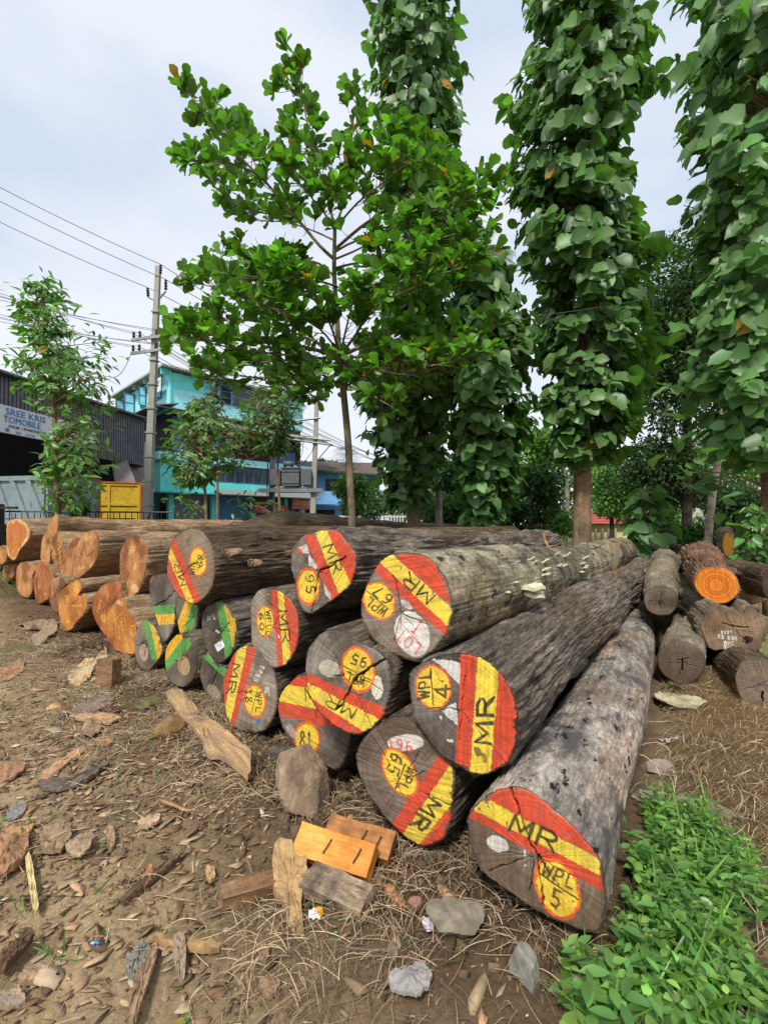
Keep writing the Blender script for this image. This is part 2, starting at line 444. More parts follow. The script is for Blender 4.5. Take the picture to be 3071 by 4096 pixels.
def build_log(key, label, crop, Yc, pts, far=None, L=6.5, rf=.24, yaw=34, bark=None, paint=(), base=(.12, .10, .085), base2=None, keep=.15,
              amp=.012, res=1, cut=0, group=None, worn=.44, name='timber_log', cat='log', blen=1.2, heart=None, sag=0.0, cracks=True, farmat=None, bulge=.0, pith=None):
    S_ = cs(crop, pts); cen = S_.mean(0); C = P(cen[0], cen[1], Yc)
    if far is not None:
        d0 = ray(*far); d0 = d0 / d0[1]; best = None
        for Yf in np.linspace(Yc, Yc + L, 400):
            q = O0 + d0 * Yf; e = abs(np.linalg.norm(q - C) - L)
            if best is None or e < best[0]: best = (e, q)
        ax = best[1] - C; ax /= np.linalg.norm(ax)
    else:
        ax = np.array([math.sin(R_(yaw)), math.cos(R_(yaw)), 0])
    yw = math.atan2(ax[0], ax[1]); pt = math.asin(ax[2])
    U_ = np.array([math.cos(yw), -math.sin(yw), 0]); Wv = np.cross(U_, ax)
    # plane of the cut (may be turned by `cut` degrees about the vertical)
    nn = ax * math.cos(R_(cut)) + U_ * math.sin(R_(cut))
    def uv(p_s):
        p_s = np.atleast_2d(p_s); out = []
        for q in p_s:
            d = ray(*q); tt = ((C - O0) @ nn) / (d @ nn); w = O0 + d * tt - C
            out.append((w @ U_, w @ Wv))
        return np.array(out)
    ox, oy, sc_ = CR[crop]
    k = Yc / (FS * sc_)                 # metres per crop pixel
    N_ = int(220 * (1.6 if res > 1 else 1)); 
    if res < 1: N_ = 110
    out = spline(uv(S_), N_)
    seed = abs(hash(key)) % 1000 if False else sum(ord(ch) * (i + 3) for i, ch in enumerate(key))
    th = np.arange(N_) / N_ * 2 * math.pi
    rr = np.linalg.norm(out, axis=1).mean()
    cc = out.mean(0)
    nrm = fbm(v3(np.cos(th) * 5, np.sin(th) * 5), seed, 4) * .05 + fbm(v3(np.cos(th) * 26, np.sin(th) * 26), seed + 5, 3) * .035
    out = cc + (out - cc) * (1 + nrm[:, None])
    area = .5 * np.sum(out[:, 0] * np.roll(out[:, 1], -1) - out[:, 1] * np.roll(out[:, 0], -1))
    if area < 0: out = out[::-1]
    # ---- cut face
    Rn = 70 if res > 1 else (50 if res == 1 else 26)
    s = (np.arange(1, Rn + 1) / Rn) ** .8
    uvf = cc + (out - cc)[None] * s[:, None, None]
    q = np.concatenate([[cc], uvf.reshape(-1, 2)])
    rad = np.concatenate([[0], np.repeat(s, N_)])
    pith = cc if pith is None else uv(cs(crop, [pith]))[0]
    dp = q - pith; rp_ = np.linalg.norm(dp, axis=1); an = np.arctan2(dp[:, 1], dp[:, 0])
    w1 = fbm(v3(q[:, 0] * 7, q[:, 1] * 7), seed + 1, 3)
    ringv = fbm(v3(rp_ * 130 + w1 * 2.5, w1 * 1.2), seed + 2, 2)
    ray_ = fbm(v3(np.cos(an) * 22, np.sin(an) * 22, rp_ * 3), seed + 3, 3)
    blot = fbm(v3(q[:, 0] * 5, q[:, 1] * 5), seed + 9, 4)
    base = np.array(base) * [1.08, .98, .86]
    b0 = np.array(base); b1 = np.array(base2 if base2 is not None else np.array(base) * 1.7)
    col = b0[None] + (b1 - b0)[None] * np.clip(.45 + blot * 2.4 + ray_ * 1.1 + ringv * .7, 0, 1.25)[:, None]
    if heart is not None:
        hm = sm(heart[3] + .08, heart[3] - .05, rad + w1 * .25)
        col = col * (1 - hm[:, None]) + np.array(heart[:3])[None] * (1 + ringv * .8 + ray_ * .4)[:, None] * hm[:, None]
    col = col * (1 - .45 * sm(.93, 1.0, rad + w1 * .08))[:, None]
    sd_ = R_(seed % 180); saw = fbm(v3((q[:, 0] * math.cos(sd_) + q[:, 1] * math.sin(sd_)) * 110, (q[:, 1] * math.cos(sd_) - q[:, 0] * math.sin(sd_)) * 5), seed + 77, 2)
    col = col * (1 + saw * .55)[:, None]
    stain = sm(.06, .22, fbm(v3(q[:, 0] * 4 + 3, q[:, 1] * 4), seed + 78, 4)); col = col * (1 - stain * .45)[:, None]
    dep = (saw * .003 + ray_ * .004 + ringv * .002)
    warp = np.stack([fbm(v3(q[:, 0] * 55, q[:, 1] * 55), seed + 20, 3), fbm(v3(q[:, 0] * 55 + 9, q[:, 1] * 55), seed + 21, 3)], -1) * .010
    qq = q + warp
    wearn = fbm(v3(q[:, 0] * 28, q[:, 1] * 28), seed + 30, 4)
    wear2 = fbm(v3(q[:, 0] * 110, q[:, 1] * 110), seed + 31, 2)
    wearm = 1 - sm(.5 - worn * .5, .56 - worn * .42, wearn + wear2 * .35 + .22 * sm(.86, 1.0, rad))
    rimw = 1 - sm(.965, 1.0, rad + wearn * .10)
    def lay(mask, c_, op=.97):
        nonlocal col
        m_ = (mask * op * np.clip(.93 + saw * .35 + wearn * .3, 0, 1) * np.clip(wearm * rimw + .04, 0, 1))[:, None]
        tint = np.array(c_)[None] * (1 + .42 * wearn[:, None] + .45 * saw[:, None] + .25 * ray_[:, None] + .22 * blot[:, None])
        col = col * (1 - m_) + tint * m_
    crk = []
    for op in paint:
        kd = op[0]
        if kd == 'poly':
            pl = uv(cs(crop, op[1])); lay(in_poly(qq[:, 0], qq[:, 1], pl).astype(float), op[2], op[3] if len(op) > 3 else .97)
        elif kd == 'ell':
            _, c0, lo, sh, c_ = op[:5]
            lo = np.array(lo, float); e = np.linalg.norm(lo); pr = np.array([-lo[1], lo[0]]) / e * sh
            pp = [np.array(c0) + lo * math.cos(x) + pr * math.sin(x) for x in np.linspace(0, 2 * math.pi, 40, endpoint=False)]
            pl = uv(cs(crop, pp)); lay(in_poly(qq[:, 0], qq[:, 1], pl).astype(float), c_, op[5] if len(op) > 5 else .97)
        elif kd == 'disc':                       # orange ring round a yellow disc
            _, c0, lo, sh, f_ = op
            for sc2, c_ in ((1.0, ORG), (f_, YEL)):
                l2 = np.array(lo, float) * sc2; e = np.linalg.norm(l2); pr = np.array([-l2[1], l2[0]]) / e * sh * sc2
                pp = [np.array(c0) + l2 * math.cos(x) + pr * math.sin(x) for x in np.linspace(0, 2 * math.pi, 48, endpoint=False)]
                pl = uv(cs(crop, pp)); lay(in_poly(qq[:, 0], qq[:, 1], pl).astype(float), c_)
        elif kd == 'text':
            _, txt, c0, dv, uvv, c_, wd_ = op    # dv: advance of the whole text, uvv: height vector
            dv = np.array(dv, float); uvv = np.array(uvv, float); nch = len(txt)
            for i_, ch in enumerate(txt):
                if ch == ' ': continue
                for st in GL[ch]:
                    pp = [np.array(c0) + dv * ((i_ + .1 + a_ * .76) / nch - .5) + uvv * (b_ - .5) for a_, b_ in st]
                    pl = uv(cs(crop, pp)); d_ = seg_d(q + warp * .35, pl)
                    wv = wd_ * k * (1 + 1.1 * fbm(v3(q[:, 0] * 34, q[:, 1] * 34), seed + 90, 2)); lay(sm(.60, .36, d_ / wv), c_)
        elif kd == 'line':
            _, pp, c_, wd_ = op
            pl = uv(cs(crop, pp)); d_ = seg_d(q + warp * .4, pl); lay(sm(wd_ * k * .62, wd_ * k * .38, d_), c_)
        elif kd == 'crack':
            crk.append((uv(cs(crop, op[1])), op[2] * k))
    w2 = np.stack([fbm(v3(q[:, 0] * 30, q[:, 1] * 30), seed + 40, 3), fbm(v3(q[:, 0] * 30 + 5, q[:, 1] * 30), seed + 41, 3)], -1) * .022
    if cracks:
        r2 = np.random.default_rng(seed)
        for _ in range(4):
            a_ = r2.uniform(0, 6.28); l_ = r2.uniform(.25, .7) * rr
            v_ = np.array([math.cos(a_), math.sin(a_)])
            crk.append((np.array([pith + v_ * l_ * .1, pith + v_ * l_]), .0013))
    for pl, wdm in crk:
        d_ = seg_d(q + w2, pl)
        wdm = max(wdm * .55, .0016)
        m_ = sm(wdm * 1.15, wdm * .45, d_)
        dep = dep + m_ * .05
        col = col * (1 - m_[:, None] * .93)
    edge = sm(.97, 1.0, rad) * .012
    cutv = math.tan(R_(-cut))
    Vf = np.stack([q[:, 0], cutv * q[:, 0] + dep + edge, q[:, 1]], -1)
    F1 = [(0, 1 + (i + 1) % N_, 1 + i) for i in range(N_)]
    ring = np.arange(N_)
    Fq = []
    for j in range(Rn - 1):
        a_ = 1 + j * N_ + ring; b_ = 1 + j * N_ + (ring + 1) % N_
        Fq.append(np.stack([a_, b_, b_ + N_, a_ + N_], -1))
    Fq = np.concatenate(Fq)
    t3 = np.array([(x, y, z, z) for x, y, z in F1])
    root = empty(name, label, cat, tuple(C), group)
    root.rotation_euler = (pt, 0, -yw)
    # triangles at the centre are stored separately (mixed face sizes): build via loops
    me = bpy.data.meshes.new('cut_end')
    nv = len(Vf); nf3 = len(F1); nf4 = len(Fq)
    me.vertices.add(nv); me.vertices.foreach_set('co', Vf.astype(np.float32).ravel())
    me.loops.add(nf3 * 3 + nf4 * 4)
    me.loops.foreach_set('vertex_index', np.concatenate([np.array(F1).ravel(), Fq.ravel()]).astype(np.int32))
    me.polygons.add(nf3 + nf4)
    me.polygons.foreach_set('loop_start', np.concatenate([np.arange(nf3) * 3, nf3 * 3 + np.arange(nf4) * 4]).astype(np.int32))
    me.polygons.foreach_set('loop_total', np.concatenate([np.full(nf3, 3), np.full(nf4, 4)]).astype(np.int32))
    me.update(calc_edges=True)
    cc4 = np.ones((nv, 4), np.float32); cc4[:, :3] = np.clip(col, .004, 1)
    at = me.color_attributes.new('Col', 'FLOAT_COLOR', 'POINT'); at.data.foreach_set('color', cc4.ravel())
    me.polygons.foreach_set('use_smooth', np.ones(nf3 + nf4, dtype=bool))
    me.materials.append(M_end)
    link('cut_end', me, root)
    # ---- body
    Mn = int(L * (34 if res > 1 else 22 if res == 1 else 14))
    tt = (np.linspace(0, 1, Mn) ** 1.35) * L
    nb = N_
    oang = np.unwrap(np.arctan2((out - cc)[:, 1], (out - cc)[:, 0]))
    circ = cc + np.stack([np.cos(oang), np.sin(oang)], -1) * rf
    w = sm(0, blen, tt) * (1 - keep)
    ring0 = out
    shr = 1 + (rf / rr - 1) * (tt / L)
    cen_o = np.stack([fbm(v3(tt * .35, tt * 0 + seed), seed + 50, 2) * .24 * sm(0, 2, tt), fbm(v3(tt * .35 + 8, tt * 0), seed + 51, 2) * .14 * sm(0, 2, tt) - sag * (tt / L) ** 2], -1)
    body = np.zeros((Mn, nb, 3))
    A_, T_ = np.meshgrid(np.arange(nb) / nb * 2 * math.pi, tt)
    kn_ = fbm(v3(np.cos(A_) * 1.8, np.sin(A_) * 1.8, T_ * 2.4), seed + 65, 2); nzb = fbm(v3(np.cos(A_) * 3, np.sin(A_) * 3, T_ * 1.1), seed + 60, 3) * amp * 2.2 + sm(.16, .30, kn_) * min(.03, amp * 1.8) - sm(.12, .2, fbm(v3(np.cos(A_) * 5, np.sin(A_) * 5, T_ * 1.5), seed + 66, 4)) * amp * 1.1
    st = fbm(v3(np.cos(A_) * 16, np.sin(A_) * 16, T_ * 2.2), seed + 61, 4)
    nzb = nzb + (-np.abs(st) * 2 + .3) * amp * 1.6 + fbm(v3(np.cos(A_) * 40, np.sin(A_) * 40, T_ * 9), seed + 62, 2) * amp * .8
    fade = sm(0, .05, T_)
    for j in range(Mn):
        basep = cc + (ring0 - cc) * shr[j]
        cir = cc + (circ - cc) * ((rr + (rf - rr) * tt[j] / L) / rf)
        pr = basep * (1 - w[j]) + cir * w[j]
        dirn = pr - cc; ln = np.linalg.norm(dirn, axis=1, keepdims=True)
        pr = pr + dirn / ln * (nzb[j] * fade[j] + bulge * math.sin(min(tt[j] / L, 1) * math.pi))[:, None] + cen_o[j]
        body[j, :, 0] = pr[:, 0]; body[j, :, 2] = pr[:, 1]
        body[j, :, 1] = tt[j] + cutv * ring0[:, 0] * (1 - tt[j] / L) + (.012 if j == 0 else 0)
    Vb = body.reshape(-1, 3)
    Fb = []
    for j in range(Mn - 1):
        a_ = j * nb + ring; b_ = j * nb + (ring + 1) % nb
        Fb.append(np.stack([a_, a_ + nb, b_ + nb, b_], -1))
    mk('bark', Vb, np.concatenate(Fb), bark, root, smooth=True)
    # far end
    last = body[-1]; cf = last.mean(0) + [0, .0, 0]
    Vc = np.concatenate([[cf], last]); Fc = [(0, 1 + i, 1 + (i + 1) % nb) for i in range(nb)]
    mk('far_cut_end', Vc, Fc, farmat or M_farend, root)
    LOGS[key] = dict(root=root, C=C, ax=ax, U=U_, W=Wv, cc=cc, body=body, L=L, rr=rr, rf=rf)
    return root
M_farend = plain('old_cut_wood', (.13, .10, .075), .9, .3, 12)
B_dark = barkmat('bark_dark_weathered', (.022, .018, .014), (.095, .076, .056), (.29, .245, .19), (16, 1.5, 16), blotch=(.03, .026, .022), bl=(.55, .66), seed=1)
B_lich = barkmat('bark_pale_lichen', (.05, .044, .030), (.20, .182, .125), (.42, .39, .285), (5, 4, 5), blotch=(.07, .06, .04), bl=(.53, .60), spots=(.025, .022, .018), bst=.35, seed=4)
B_spot = barkmat('bark_silver_black_spots', (.065, .056, .050), (.235, .21, .185), (.55, .50, .44), (9, 3.0, 9), blotch=(.075, .068, .064), bl=(.52, .60), spots=(.010, .009, .010), bst=.35, seed=7)
B_splt = barkmat('bark_split_grey', (.016, .013, .010), (.15, .125, .10), (.42, .36, .30), (20, 1.5, 20), blotch=(.045, .035, .027), bl=(.57, .66), bst=1.0, seed=11, bd=.025)
B_brwn = barkmat('bark_brown_fibrous', (.03, .022, .015), (.11, .078, .05), (.27, .2, .13), (18, 1.4, 18), blotch=(.04, .03, .022), bl=(.56, .68), seed=15)
B_sawn = barkmat('bark_orange_brown', (.09, .055, .03), (.28, .185, .11), (.54, .40, .26), (9, 1.2, 9), blotch=(.12, .08, .05), bl=(.52, .66), bst=.6, seed=19)
B_pale = barkmat('bark_pale_grey', (.09, .075, .052), (.22, .19, .135), (.38, .34, .26), (7, 4, 7), blotch=(.10, .08, .055), bl=(.55, .68), bst=.5, seed=23)
B_scal = barkmat('bark_red_scaly', (.06, .03, .02), (.27, .155, .105), (.42, .28, .21), (8, 7, 8), blotch=(.15, .08, .05), bl=(.56, .66), bst=1.0, seed=29, bd=.03)
BG_ = (.10, .085, .07); BG2 = (.25, .22, .19)
CRK = 'crack'

def band(p, q, r, s_): return [p, q, s_, r]
# ---- the red and yellow numbered logs
build_log('n5', 'silvery black spotted log numbered WPL 5, its painted end beside the weeds', '6', 1.80,
  [(785,1120),(790,1060),(830,1000),(870,960),(930,920),(1020,895),(1100,910),(1180,960),(1260,1020),(1350,1090),(1430,1180),(1490,1260),(1530,1350),(1545,1450),(1548,1540),(1535,1640),(1503,1700),(1430,1695),(1350,1664),(1240,1620),(1146,1566),(1050,1500),(940,1430),(870,1370),(815,1270),(785,1190)],
  far=(2535, 2520), L=4.6, rf=.24, bark=B_spot, res=2, amp=.006, base=(.12, .09, .066), base2=(.27, .215, .16), keep=.1, group='numbered logs of the main pile',
  paint=[('poly', [(700,800),(1650,800),(1650,1360),(880,954)], RED), ('poly', [(780,905),(900,965),(1600,1339),(1600,1427),(780,999)], YEL), ('poly', [(700,958),(1600,1427),(1600,1512),(700,1006)], RED),
   ('text', 'MR', (1160,1155), (290,137), (34,-90), BLK, 17), ('ell', (955,1212), (55,30), 42, WHT, .8),
   ('disc', (1282,1457), (72,165), 118, .88), ('text', 'WPL', (1292,1388), (190,92), (22,-62), BLK, 13), ('line', [(1180,1372),(1395,1515)], BLK, 10), ('text', '5', (1278,1515), (66,36), (14,-95), BLK, 14),
   ('line', [(1105,1245),(1103,1290)], WHT, 8), ('ell', (1103,1330), (8,3), 7, WHT),
   (CRK, [(1015,895),(1060,1010),(1085,1080),(1130,1200),(1165,1270),(1200,1330)], 12), (CRK, [(1150,1270),(1060,1300),(900,1360)], 6), (CRK, [(1160,1270),(1180,1370),(1195,1500),(1200,1560)], 10), (CRK, [(1180,1270),(1230,1370),(1280,1440)], 7)])
build_log('n4', 'split grey log numbered WPL 4 with an upright red and yellow MR stripe', '6', 2.07,
  [(460,300),(475,250),(520,215),(590,185),(680,160),(760,155),(840,170),(900,210),(960,260),(1010,330),(1040,400),(1060,500),(1060,620),(1040,700),(1000,770),(940,810),(880,828),(800,815),(730,780),(660,740),(600,680),(550,610),(500,530),(475,440)],
  far=(2560, 2290), L=8.0, rf=.29, bark=B_splt, res=2, amp=.02, base=(.065, .055, .048), base2=(.16, .14, .12), group='numbered logs of the main pile',
  paint=[('poly', [(590,190),(700,195),(750,215),(745,330),(690,280),(640,225)], WHT, .85), ('poly', [(640,470),(720,430),(735,560),(690,520)], WHT, .8), ('ell', (690,640), (22,4), 8, WHT),('ell', (640,510), (5,12), 6, WHT),
   ('poly', [(755,60),(850,60),(795,900),(712,900)], RED), ('poly', [(850,60),(975,60),(908,900),(795,900)], YEL), ('poly', [(975,60),(1200,60),(1200,900),(908,900)], RED),
   ('text', 'MR', (880,520), (22,-300), (-88,-2), BLK, 19), ('ell', (845,700), (18,26), 20, (.03,.03,.02), .8), ('ell', (880,735), (8,30), 12, (.04,.04,.02), .7),
   ('disc', (598,342), (24,122), 100, .90), ('text', 'WPL', (548,330), (12,-165), (-60,6), BLK, 14), ('line', [(582,240),(597,442)], BLK, 9), ('text', '4', (648,368), (4,-90), (-88,4), BLK, 15),
   (CRK, [(760,480),(830,560),(870,620)], 4)])
build_log('n65', 'brown log numbered WPL 65 lying on the soil beside the orange blocks', '6', 2.26,
  [(170,720),(190,660),(240,590),(300,540),(380,510),(440,505),(500,560),(560,620),(640,700),(700,790),(715,880),(700,990),(690,1080),(660,1170),(600,1215),(530,1225),(460,1190),(370,1110),(300,1030),(240,940),(200,850),(175,790)],
  L=6.5, rf=.25, yaw=33, bark=B_dark, res=2, amp=.012, base=(.10, .075, .058), base2=(.22, .175, .14), group='numbered logs of the main pile',
  paint=[('ell', (445,650), (100,-5), 46, WHT, .9), ('text', '961', (412,662), (-150,-28), (6,60), REDT, 9),
   ('poly', [(660,675),(740,740),(400,1220),(330,1155)], RED), ('poly', [(720,730),(900,700),(900,780),(480,1280),(400,1200)], YEL), ('poly', [(780,880),(980,900),(700,1400),(470,1280)], RED),
   ('text', 'MR', (553,1052), (-120,178), (72,44), BLK, 17), ('disc', (412,815), (72,132), 84, .90),
   ('text', '65', (385,770), (-38,120), (62,32), BLK, 13), ('line', [(443,768),(388,905)], BLK, 9), ('text', 'WPL', (452,855), (-66,130), (44,24), BLK, 10), (CRK, [(240,600),(330,720),(400,900),(440,960)], 4), (CRK, [(530,925),(690,1000)], 4)])
build_log('n67', 'big pale log numbered WPL 67 with a white LOT 1 disc, atop the pile', '5', 2.30,
  [(630,700),(650,590),(700,470),(760,370),(850,310),(960,292),(1060,305),(1150,350),(1230,440),(1280,560),(1300,680),(1280,830),(1240,930),(1180,1010),(1100,1070),(1010,1090),(900,1060),(800,1010),(700,910),(645,800)],
  far=(2490, 2212), L=7.2, rf=.235, bark=B_lich, res=2, amp=.007, base=(.13, .105, .085), base2=(.26, .215, .175), group='numbered logs of the main pile', pith=(925,745),
  paint=[('poly', [(860,100),(1500,100),(1500,880),(915,350)], RED), ('poly', [(700,160),(860,300),(1400,800),(1400,955),(775,372),(640,260)], YEL), ('poly', [(640,247),(775,372),(1400,955),(1400,1046),(735,440),(600,310)], RED),
   ('text', 'MR', (1050,555), (-225,-195), (-62,72), BLK, 17), ('disc', (765,650), (60,136), 116, .90),
   ('text', '67', (795,612), (-125,-110), (-52,62), BLK, 14), ('line', [(675,578),(842,718)], BLK, 8), ('text', 'WPL', (742,692), (-150,-110), (-40,52), BLK, 12),
   ('ell', (1010,895), (60,160), 125, WHT), ('text', '|', (1045,845), (-60,-45), (-60,80), REDT, 12), ('line', [(915,805),(1100,1000)], REDT, 5), ('text', 'LOT', (980,955), (-165,-140), (-48,66), REDT, 10), ('ell', (965,680), (40,30), 22, WHT, .7),
   (CRK, [(870,470),(905,580),(925,745)], 9), (CRK, [(925,745),(925,850)], 7), (CRK, [(925,745),(1010,780),(1130,830)], 3)])
build_log('n95a', 'rugged log numbered 95 at the upper left of WPL 67, its end cracked across', '4', 3.05,
  [(1035,330),(1045,260),(1080,210),(1140,165),(1200,150),(1260,130),(1330,120),(1390,140),(1440,200),(1480,260),(1520,310),(1520,390),(1500,470),(1460,550),(1400,600),(1340,650),(1270,700),(1190,745),(1130,730),(1090,650),(1075,560),(1050,460),(1035,400)],
  far=(2150, 2200), L=4.9, rf=.27, bark=B_splt, res=1.5, amp=.022, base=(.10, .085, .07), base2=(.24, .21, .18), group='numbered logs of the main pile', worn=.45, pith=(1240,440),
  paint=[('poly', [(1090,260),(1150,230),(1180,300),(1100,300)], WHT, .7), ('ell', (1105,285), (20,20), 14, REDT), ('poly', [(1170,310),(1230,380),(1230,420),(1170,390)], WHT, .9),
   ('poly', [(1120,130),(1200,130),(1410,640),(1330,640)], RED), ('poly', [(1200,100),(1290,100),(1520,600),(1410,650)], YEL), ('poly', [(1290,100),(1600,100),(1600,560),(1505,590)], RED),
   ('poly', [(1280,520),(1330,600),(1330,640),(1290,600)], WHT, .8), ('text', 'MR', (1352,345), (88,230), (72,-30), BLK, 13),
   ('disc', (1168,545), (4,140), 88, .84), ('text', '95', (1180,530), (10,165), (62,-6), BLK, 13),
   (CRK, [(1240,440),(1340,390),(1440,322)], 14), (CRK, [(1240,440),(1225,560),(1190,740)], 11), (CRK, [(1240,440),(1200,350),(1170,290)], 7)])
build_log('n60', 'grey log numbered WPL 60, mid pile under the rugged 95 log', '4', 3.30,
  [(740,700),(755,630),(800,570),(860,555),(930,570),(1000,610),(1050,670),(1085,760),(1095,860),(1085,960),(1050,1050),(1000,1120),(930,1150),(860,1140),(800,1090),(765,1020),(745,930),(740,800)],
  L=6.5, rf=.25, bark=B_dark, res=1.5, amp=.014, base=(.14, .11, .085), base2=(.31, .265, .21), group='numbered logs of the main pile',
  paint=[('poly', [(886,500),(934,500),(990,1200),(950,1200)], RED), ('poly', [(934,500),(972,500),(1052,1200),(990,1200)], YEL), ('poly', [(972,500),(1200,500),(1200,1200),(1052,1200)], RED),
   ('text', 'MR', (992,845), (36,270), (62,-5), BLK, 14), ('disc', (850,803), (5,118), 64, .90), ('text', 'WPL', (876,795), (14,150), (32,-2), BLK, 10), ('line', [(843,700),(858,905)], BLK, 7), ('text', '60', (824,805), (8,150), (36,-2), BLK, 11),
   (CRK, [(910,830),(960,760)], 4), (CRK, [(870,910),(905,990)], 3), ('ell', (950,915), (6,12), 5, WHT)])
build_log('n18', 'log numbered WPL 18 with slanting MR stripe, on soil behind the long bark slab', '4', 3.42,
  [(540,1250),(560,1160),(600,1070),(650,1000),(720,980),(790,1000),(830,1060),(880,1130),(920,1210),(935,1310),(930,1430),(900,1530),(850,1600),(780,1625),(700,1615),(620,1590),(575,1540),(550,1450),(540,1350)],
  L=6.5, rf=.26, bark=B_dark, res=1.5, amp=.014, base=(.13, .10, .075), base2=(.30, .25, .20), group='numbered logs of the main pile',
  paint=[('poly', [(400,950),(660,950),(540,1520),(400,1520)], RED), ('poly', [(655,950),(726,950),(584,1600),(520,1600)], YEL), ('poly', [(726,950),(795,950),(600,1660),(560,1700)], RED),
   ('text', 'MR', (615,1230), (-55,250), (52,6), BLK, 13), ('disc', (773,1388), (10,125), 80, .89), ('text', '18', (727,1352), (6,110), (48,-4), BLK, 11), ('line', [(792,1303),(745,1488)], BLK, 7), ('text', 'WPL', (802,1400), (-8,165), (38,3), BLK, 9),
   ('text', 'PL', (870,1318), (50,0), (6,-55), WHT, 6), ('text', 'E898', (805,1185), (60,-120), (30,12), WHT, 6), ('ell', (800,1545), (2,26), 16, (.03,.14,.35)), (CRK, [(640,1040),(690,1150),(740,1290)], 5), (CRK, [(735,1290),(790,1350)], 5)])
build_log('n95b', 'bulging cracked log numbered WPL 95 upside down, between WPL 67 and WPL 65', '5', 2.45,
  [(220,1150),(225,1060),(260,970),(310,910),(360,880),(420,860),(500,880),(560,930),(640,970),(740,1010),(820,1090),(850,1170),(860,1270),(840,1370),(800,1500),(750,1560),(680,1610),(600,1645),(520,1620),(420,1560),(330,1480),(270,1400),(235,1290)],
  L=6.5, rf=.24, bark=B_dark, res=2, amp=.016, base=(.09, .078, .066), base2=(.25, .22, .19), group='numbered logs of the main pile', pith=(600,1200),
  paint=[('ell', (400,1150), (75,30), 62, (.45,.42,.33), .75), ('ell', (750,1290), (5,88), 45, (.6,.58,.45), .95), ('poly', [(150,1150),(215,1172),(900,1482),(900,1590),(150,1215)], RED), ('poly', [(150,1208),(900,1590),(850,1740),(150,1300)], YEL), ('poly', [(150,1290),(850,1740),(600,1800),(200,1500)], RED),
   ('text', 'MR', (478,1428), (-235,-128), (-38,74), BLK, 14), ('disc', (612,1158), (35,172), 122, .88),
   ('text', '95', (618,1092), (-130,-42), (-18,72), BLK, 13), ('line', [(497,1128),(708,1236)], BLK, 8), ('text', 'WPL', (588,1228), (-150,-55), (-14,66), BLK, 11),
   (CRK, [(860,1040),(780,1095),(700,1150),(610,1200),(540,1320),(460,1450)], 15), (CRK, [(400,920),(430,1020),(480,1160),(560,1290),(620,1400),(700,1570)], 8)])
build_log('n81', 'log numbered 81, half hidden low behind the angular boulder', 'U', 2.85,
  [(600,1520),(610,1490),(640,1462),(690,1455),(740,1490),(765,1540),(757,1600),(745,1640),(730,1663),(700,1655),(660,1635),(625,1600),(605,1560)],
  L=6.5, rf=.25, bark=B_dark, res=1.5, amp=.014, base=(.11, .09, .072), base2=(.22, .18, .145), group='numbered logs of the main pile',
  paint=[('poly', [(560,1400),(820,1400),(820,1530),(560,1472)], RED), ('poly', [(560,1468),(820,1512),(820,1560),(560,1505)], YEL), ('poly', [(560,1505),(820,1560),(820,1595),(560,1535)], RED),
   ('text', 'MR', (685,1503), (58,9), (-3,-26), BLK, 4.5), ('disc', (663,1595), (2,37), 28, .86), ('text', '81', (661,1596), (30,-2), (0,-30), BLK, 4.5), ('ell', (630,1580), (10,14), 8, (.5,.4,.36), .8), ('line', [(627,1570),(626,1590)], REDT, 2.5)])
build_log('n68', 'long dark log numbered WPL 68 with a dusty end, leftmost on the painted pile', '4', 4.0,
  [(125,430),(130,330),(160,220),(210,150),(280,120),(340,118),(400,160),(450,240),(475,340),(478,440),(460,540),(430,600),(380,650),(320,675),(260,655),(200,600),(160,540),(135,490)],
  L=7.0, rf=.27, yaw=36, bark=B_brwn, res=1.5, amp=.018, base=(.17, .125, .085), base2=(.24, .185, .13), group='numbered logs of the main pile', worn=.5,
  paint=[('poly', [(60,100),(104,60),(355,650),(360,760),(260,760)], RED, .8), ('poly', [(60,150),(100,120),(340,700),(292,700)], YEL, .9), ('poly', [(60,200),(296,700),(250,800),(60,600)], RED, .7), ('poly', [(140,140),(178,170),(395,690),(340,700)], RED, .85),
   ('text', 'MR', (224,450), (-62,-190), (-48,18), BLK, 10), ('disc', (355,362), (8,112), 64, .86), ('text', 'WPL', (320,405), (22,-120), (-38,-8), BLK, 8), ('line', [(350,440),(395,300)], BLK, 6), ('text', '68', (374,355), (22,-100), (-42,-8), BLK, 9),
   (CRK, [(240,460),(290,400),(330,370)], 5)])
# ---- the green and yellow logs
gy = 'green and yellow marked logs'
build_log('g1', 'dark log with a white tag and a green and yellow edge band', '4', 4.0,
  [(380,800),(395,730),(440,680),(500,650),(550,665),(600,730),(630,830),(630,930),(610,1020),(560,1090),(510,1115),(460,1080),(420,1010),(390,930)],
  L=6.5, rf=.23, bark=B_splt, amp=.015, base=(.045, .036, .028), base2=(.13, .105, .085), group=gy, worn=.62,
  paint=[('poly', [(478,600),(530,600),(610,900),(600,1150),(572,1150)], GRN), ('poly', [(530,600),(700,600),(700,1000),(612,1010)], DYE, .8), ('poly', [(475,975),(530,938),(552,985),(500,1030)], (.75,.76,.78)), ('line', [(500,985),(525,968)], BLK, 4), ('line', [(506,995),(532,977)], BLK, 3),
   ('text', 'WPL', (455,770), (70,-20), (6,-40), WHT, 5), ('ell', (500,880), (18,8), 12, WHT, .8), (CRK, [(510,905),(590,800)], 5), (CRK, [(390,830),(500,895)], 4)])
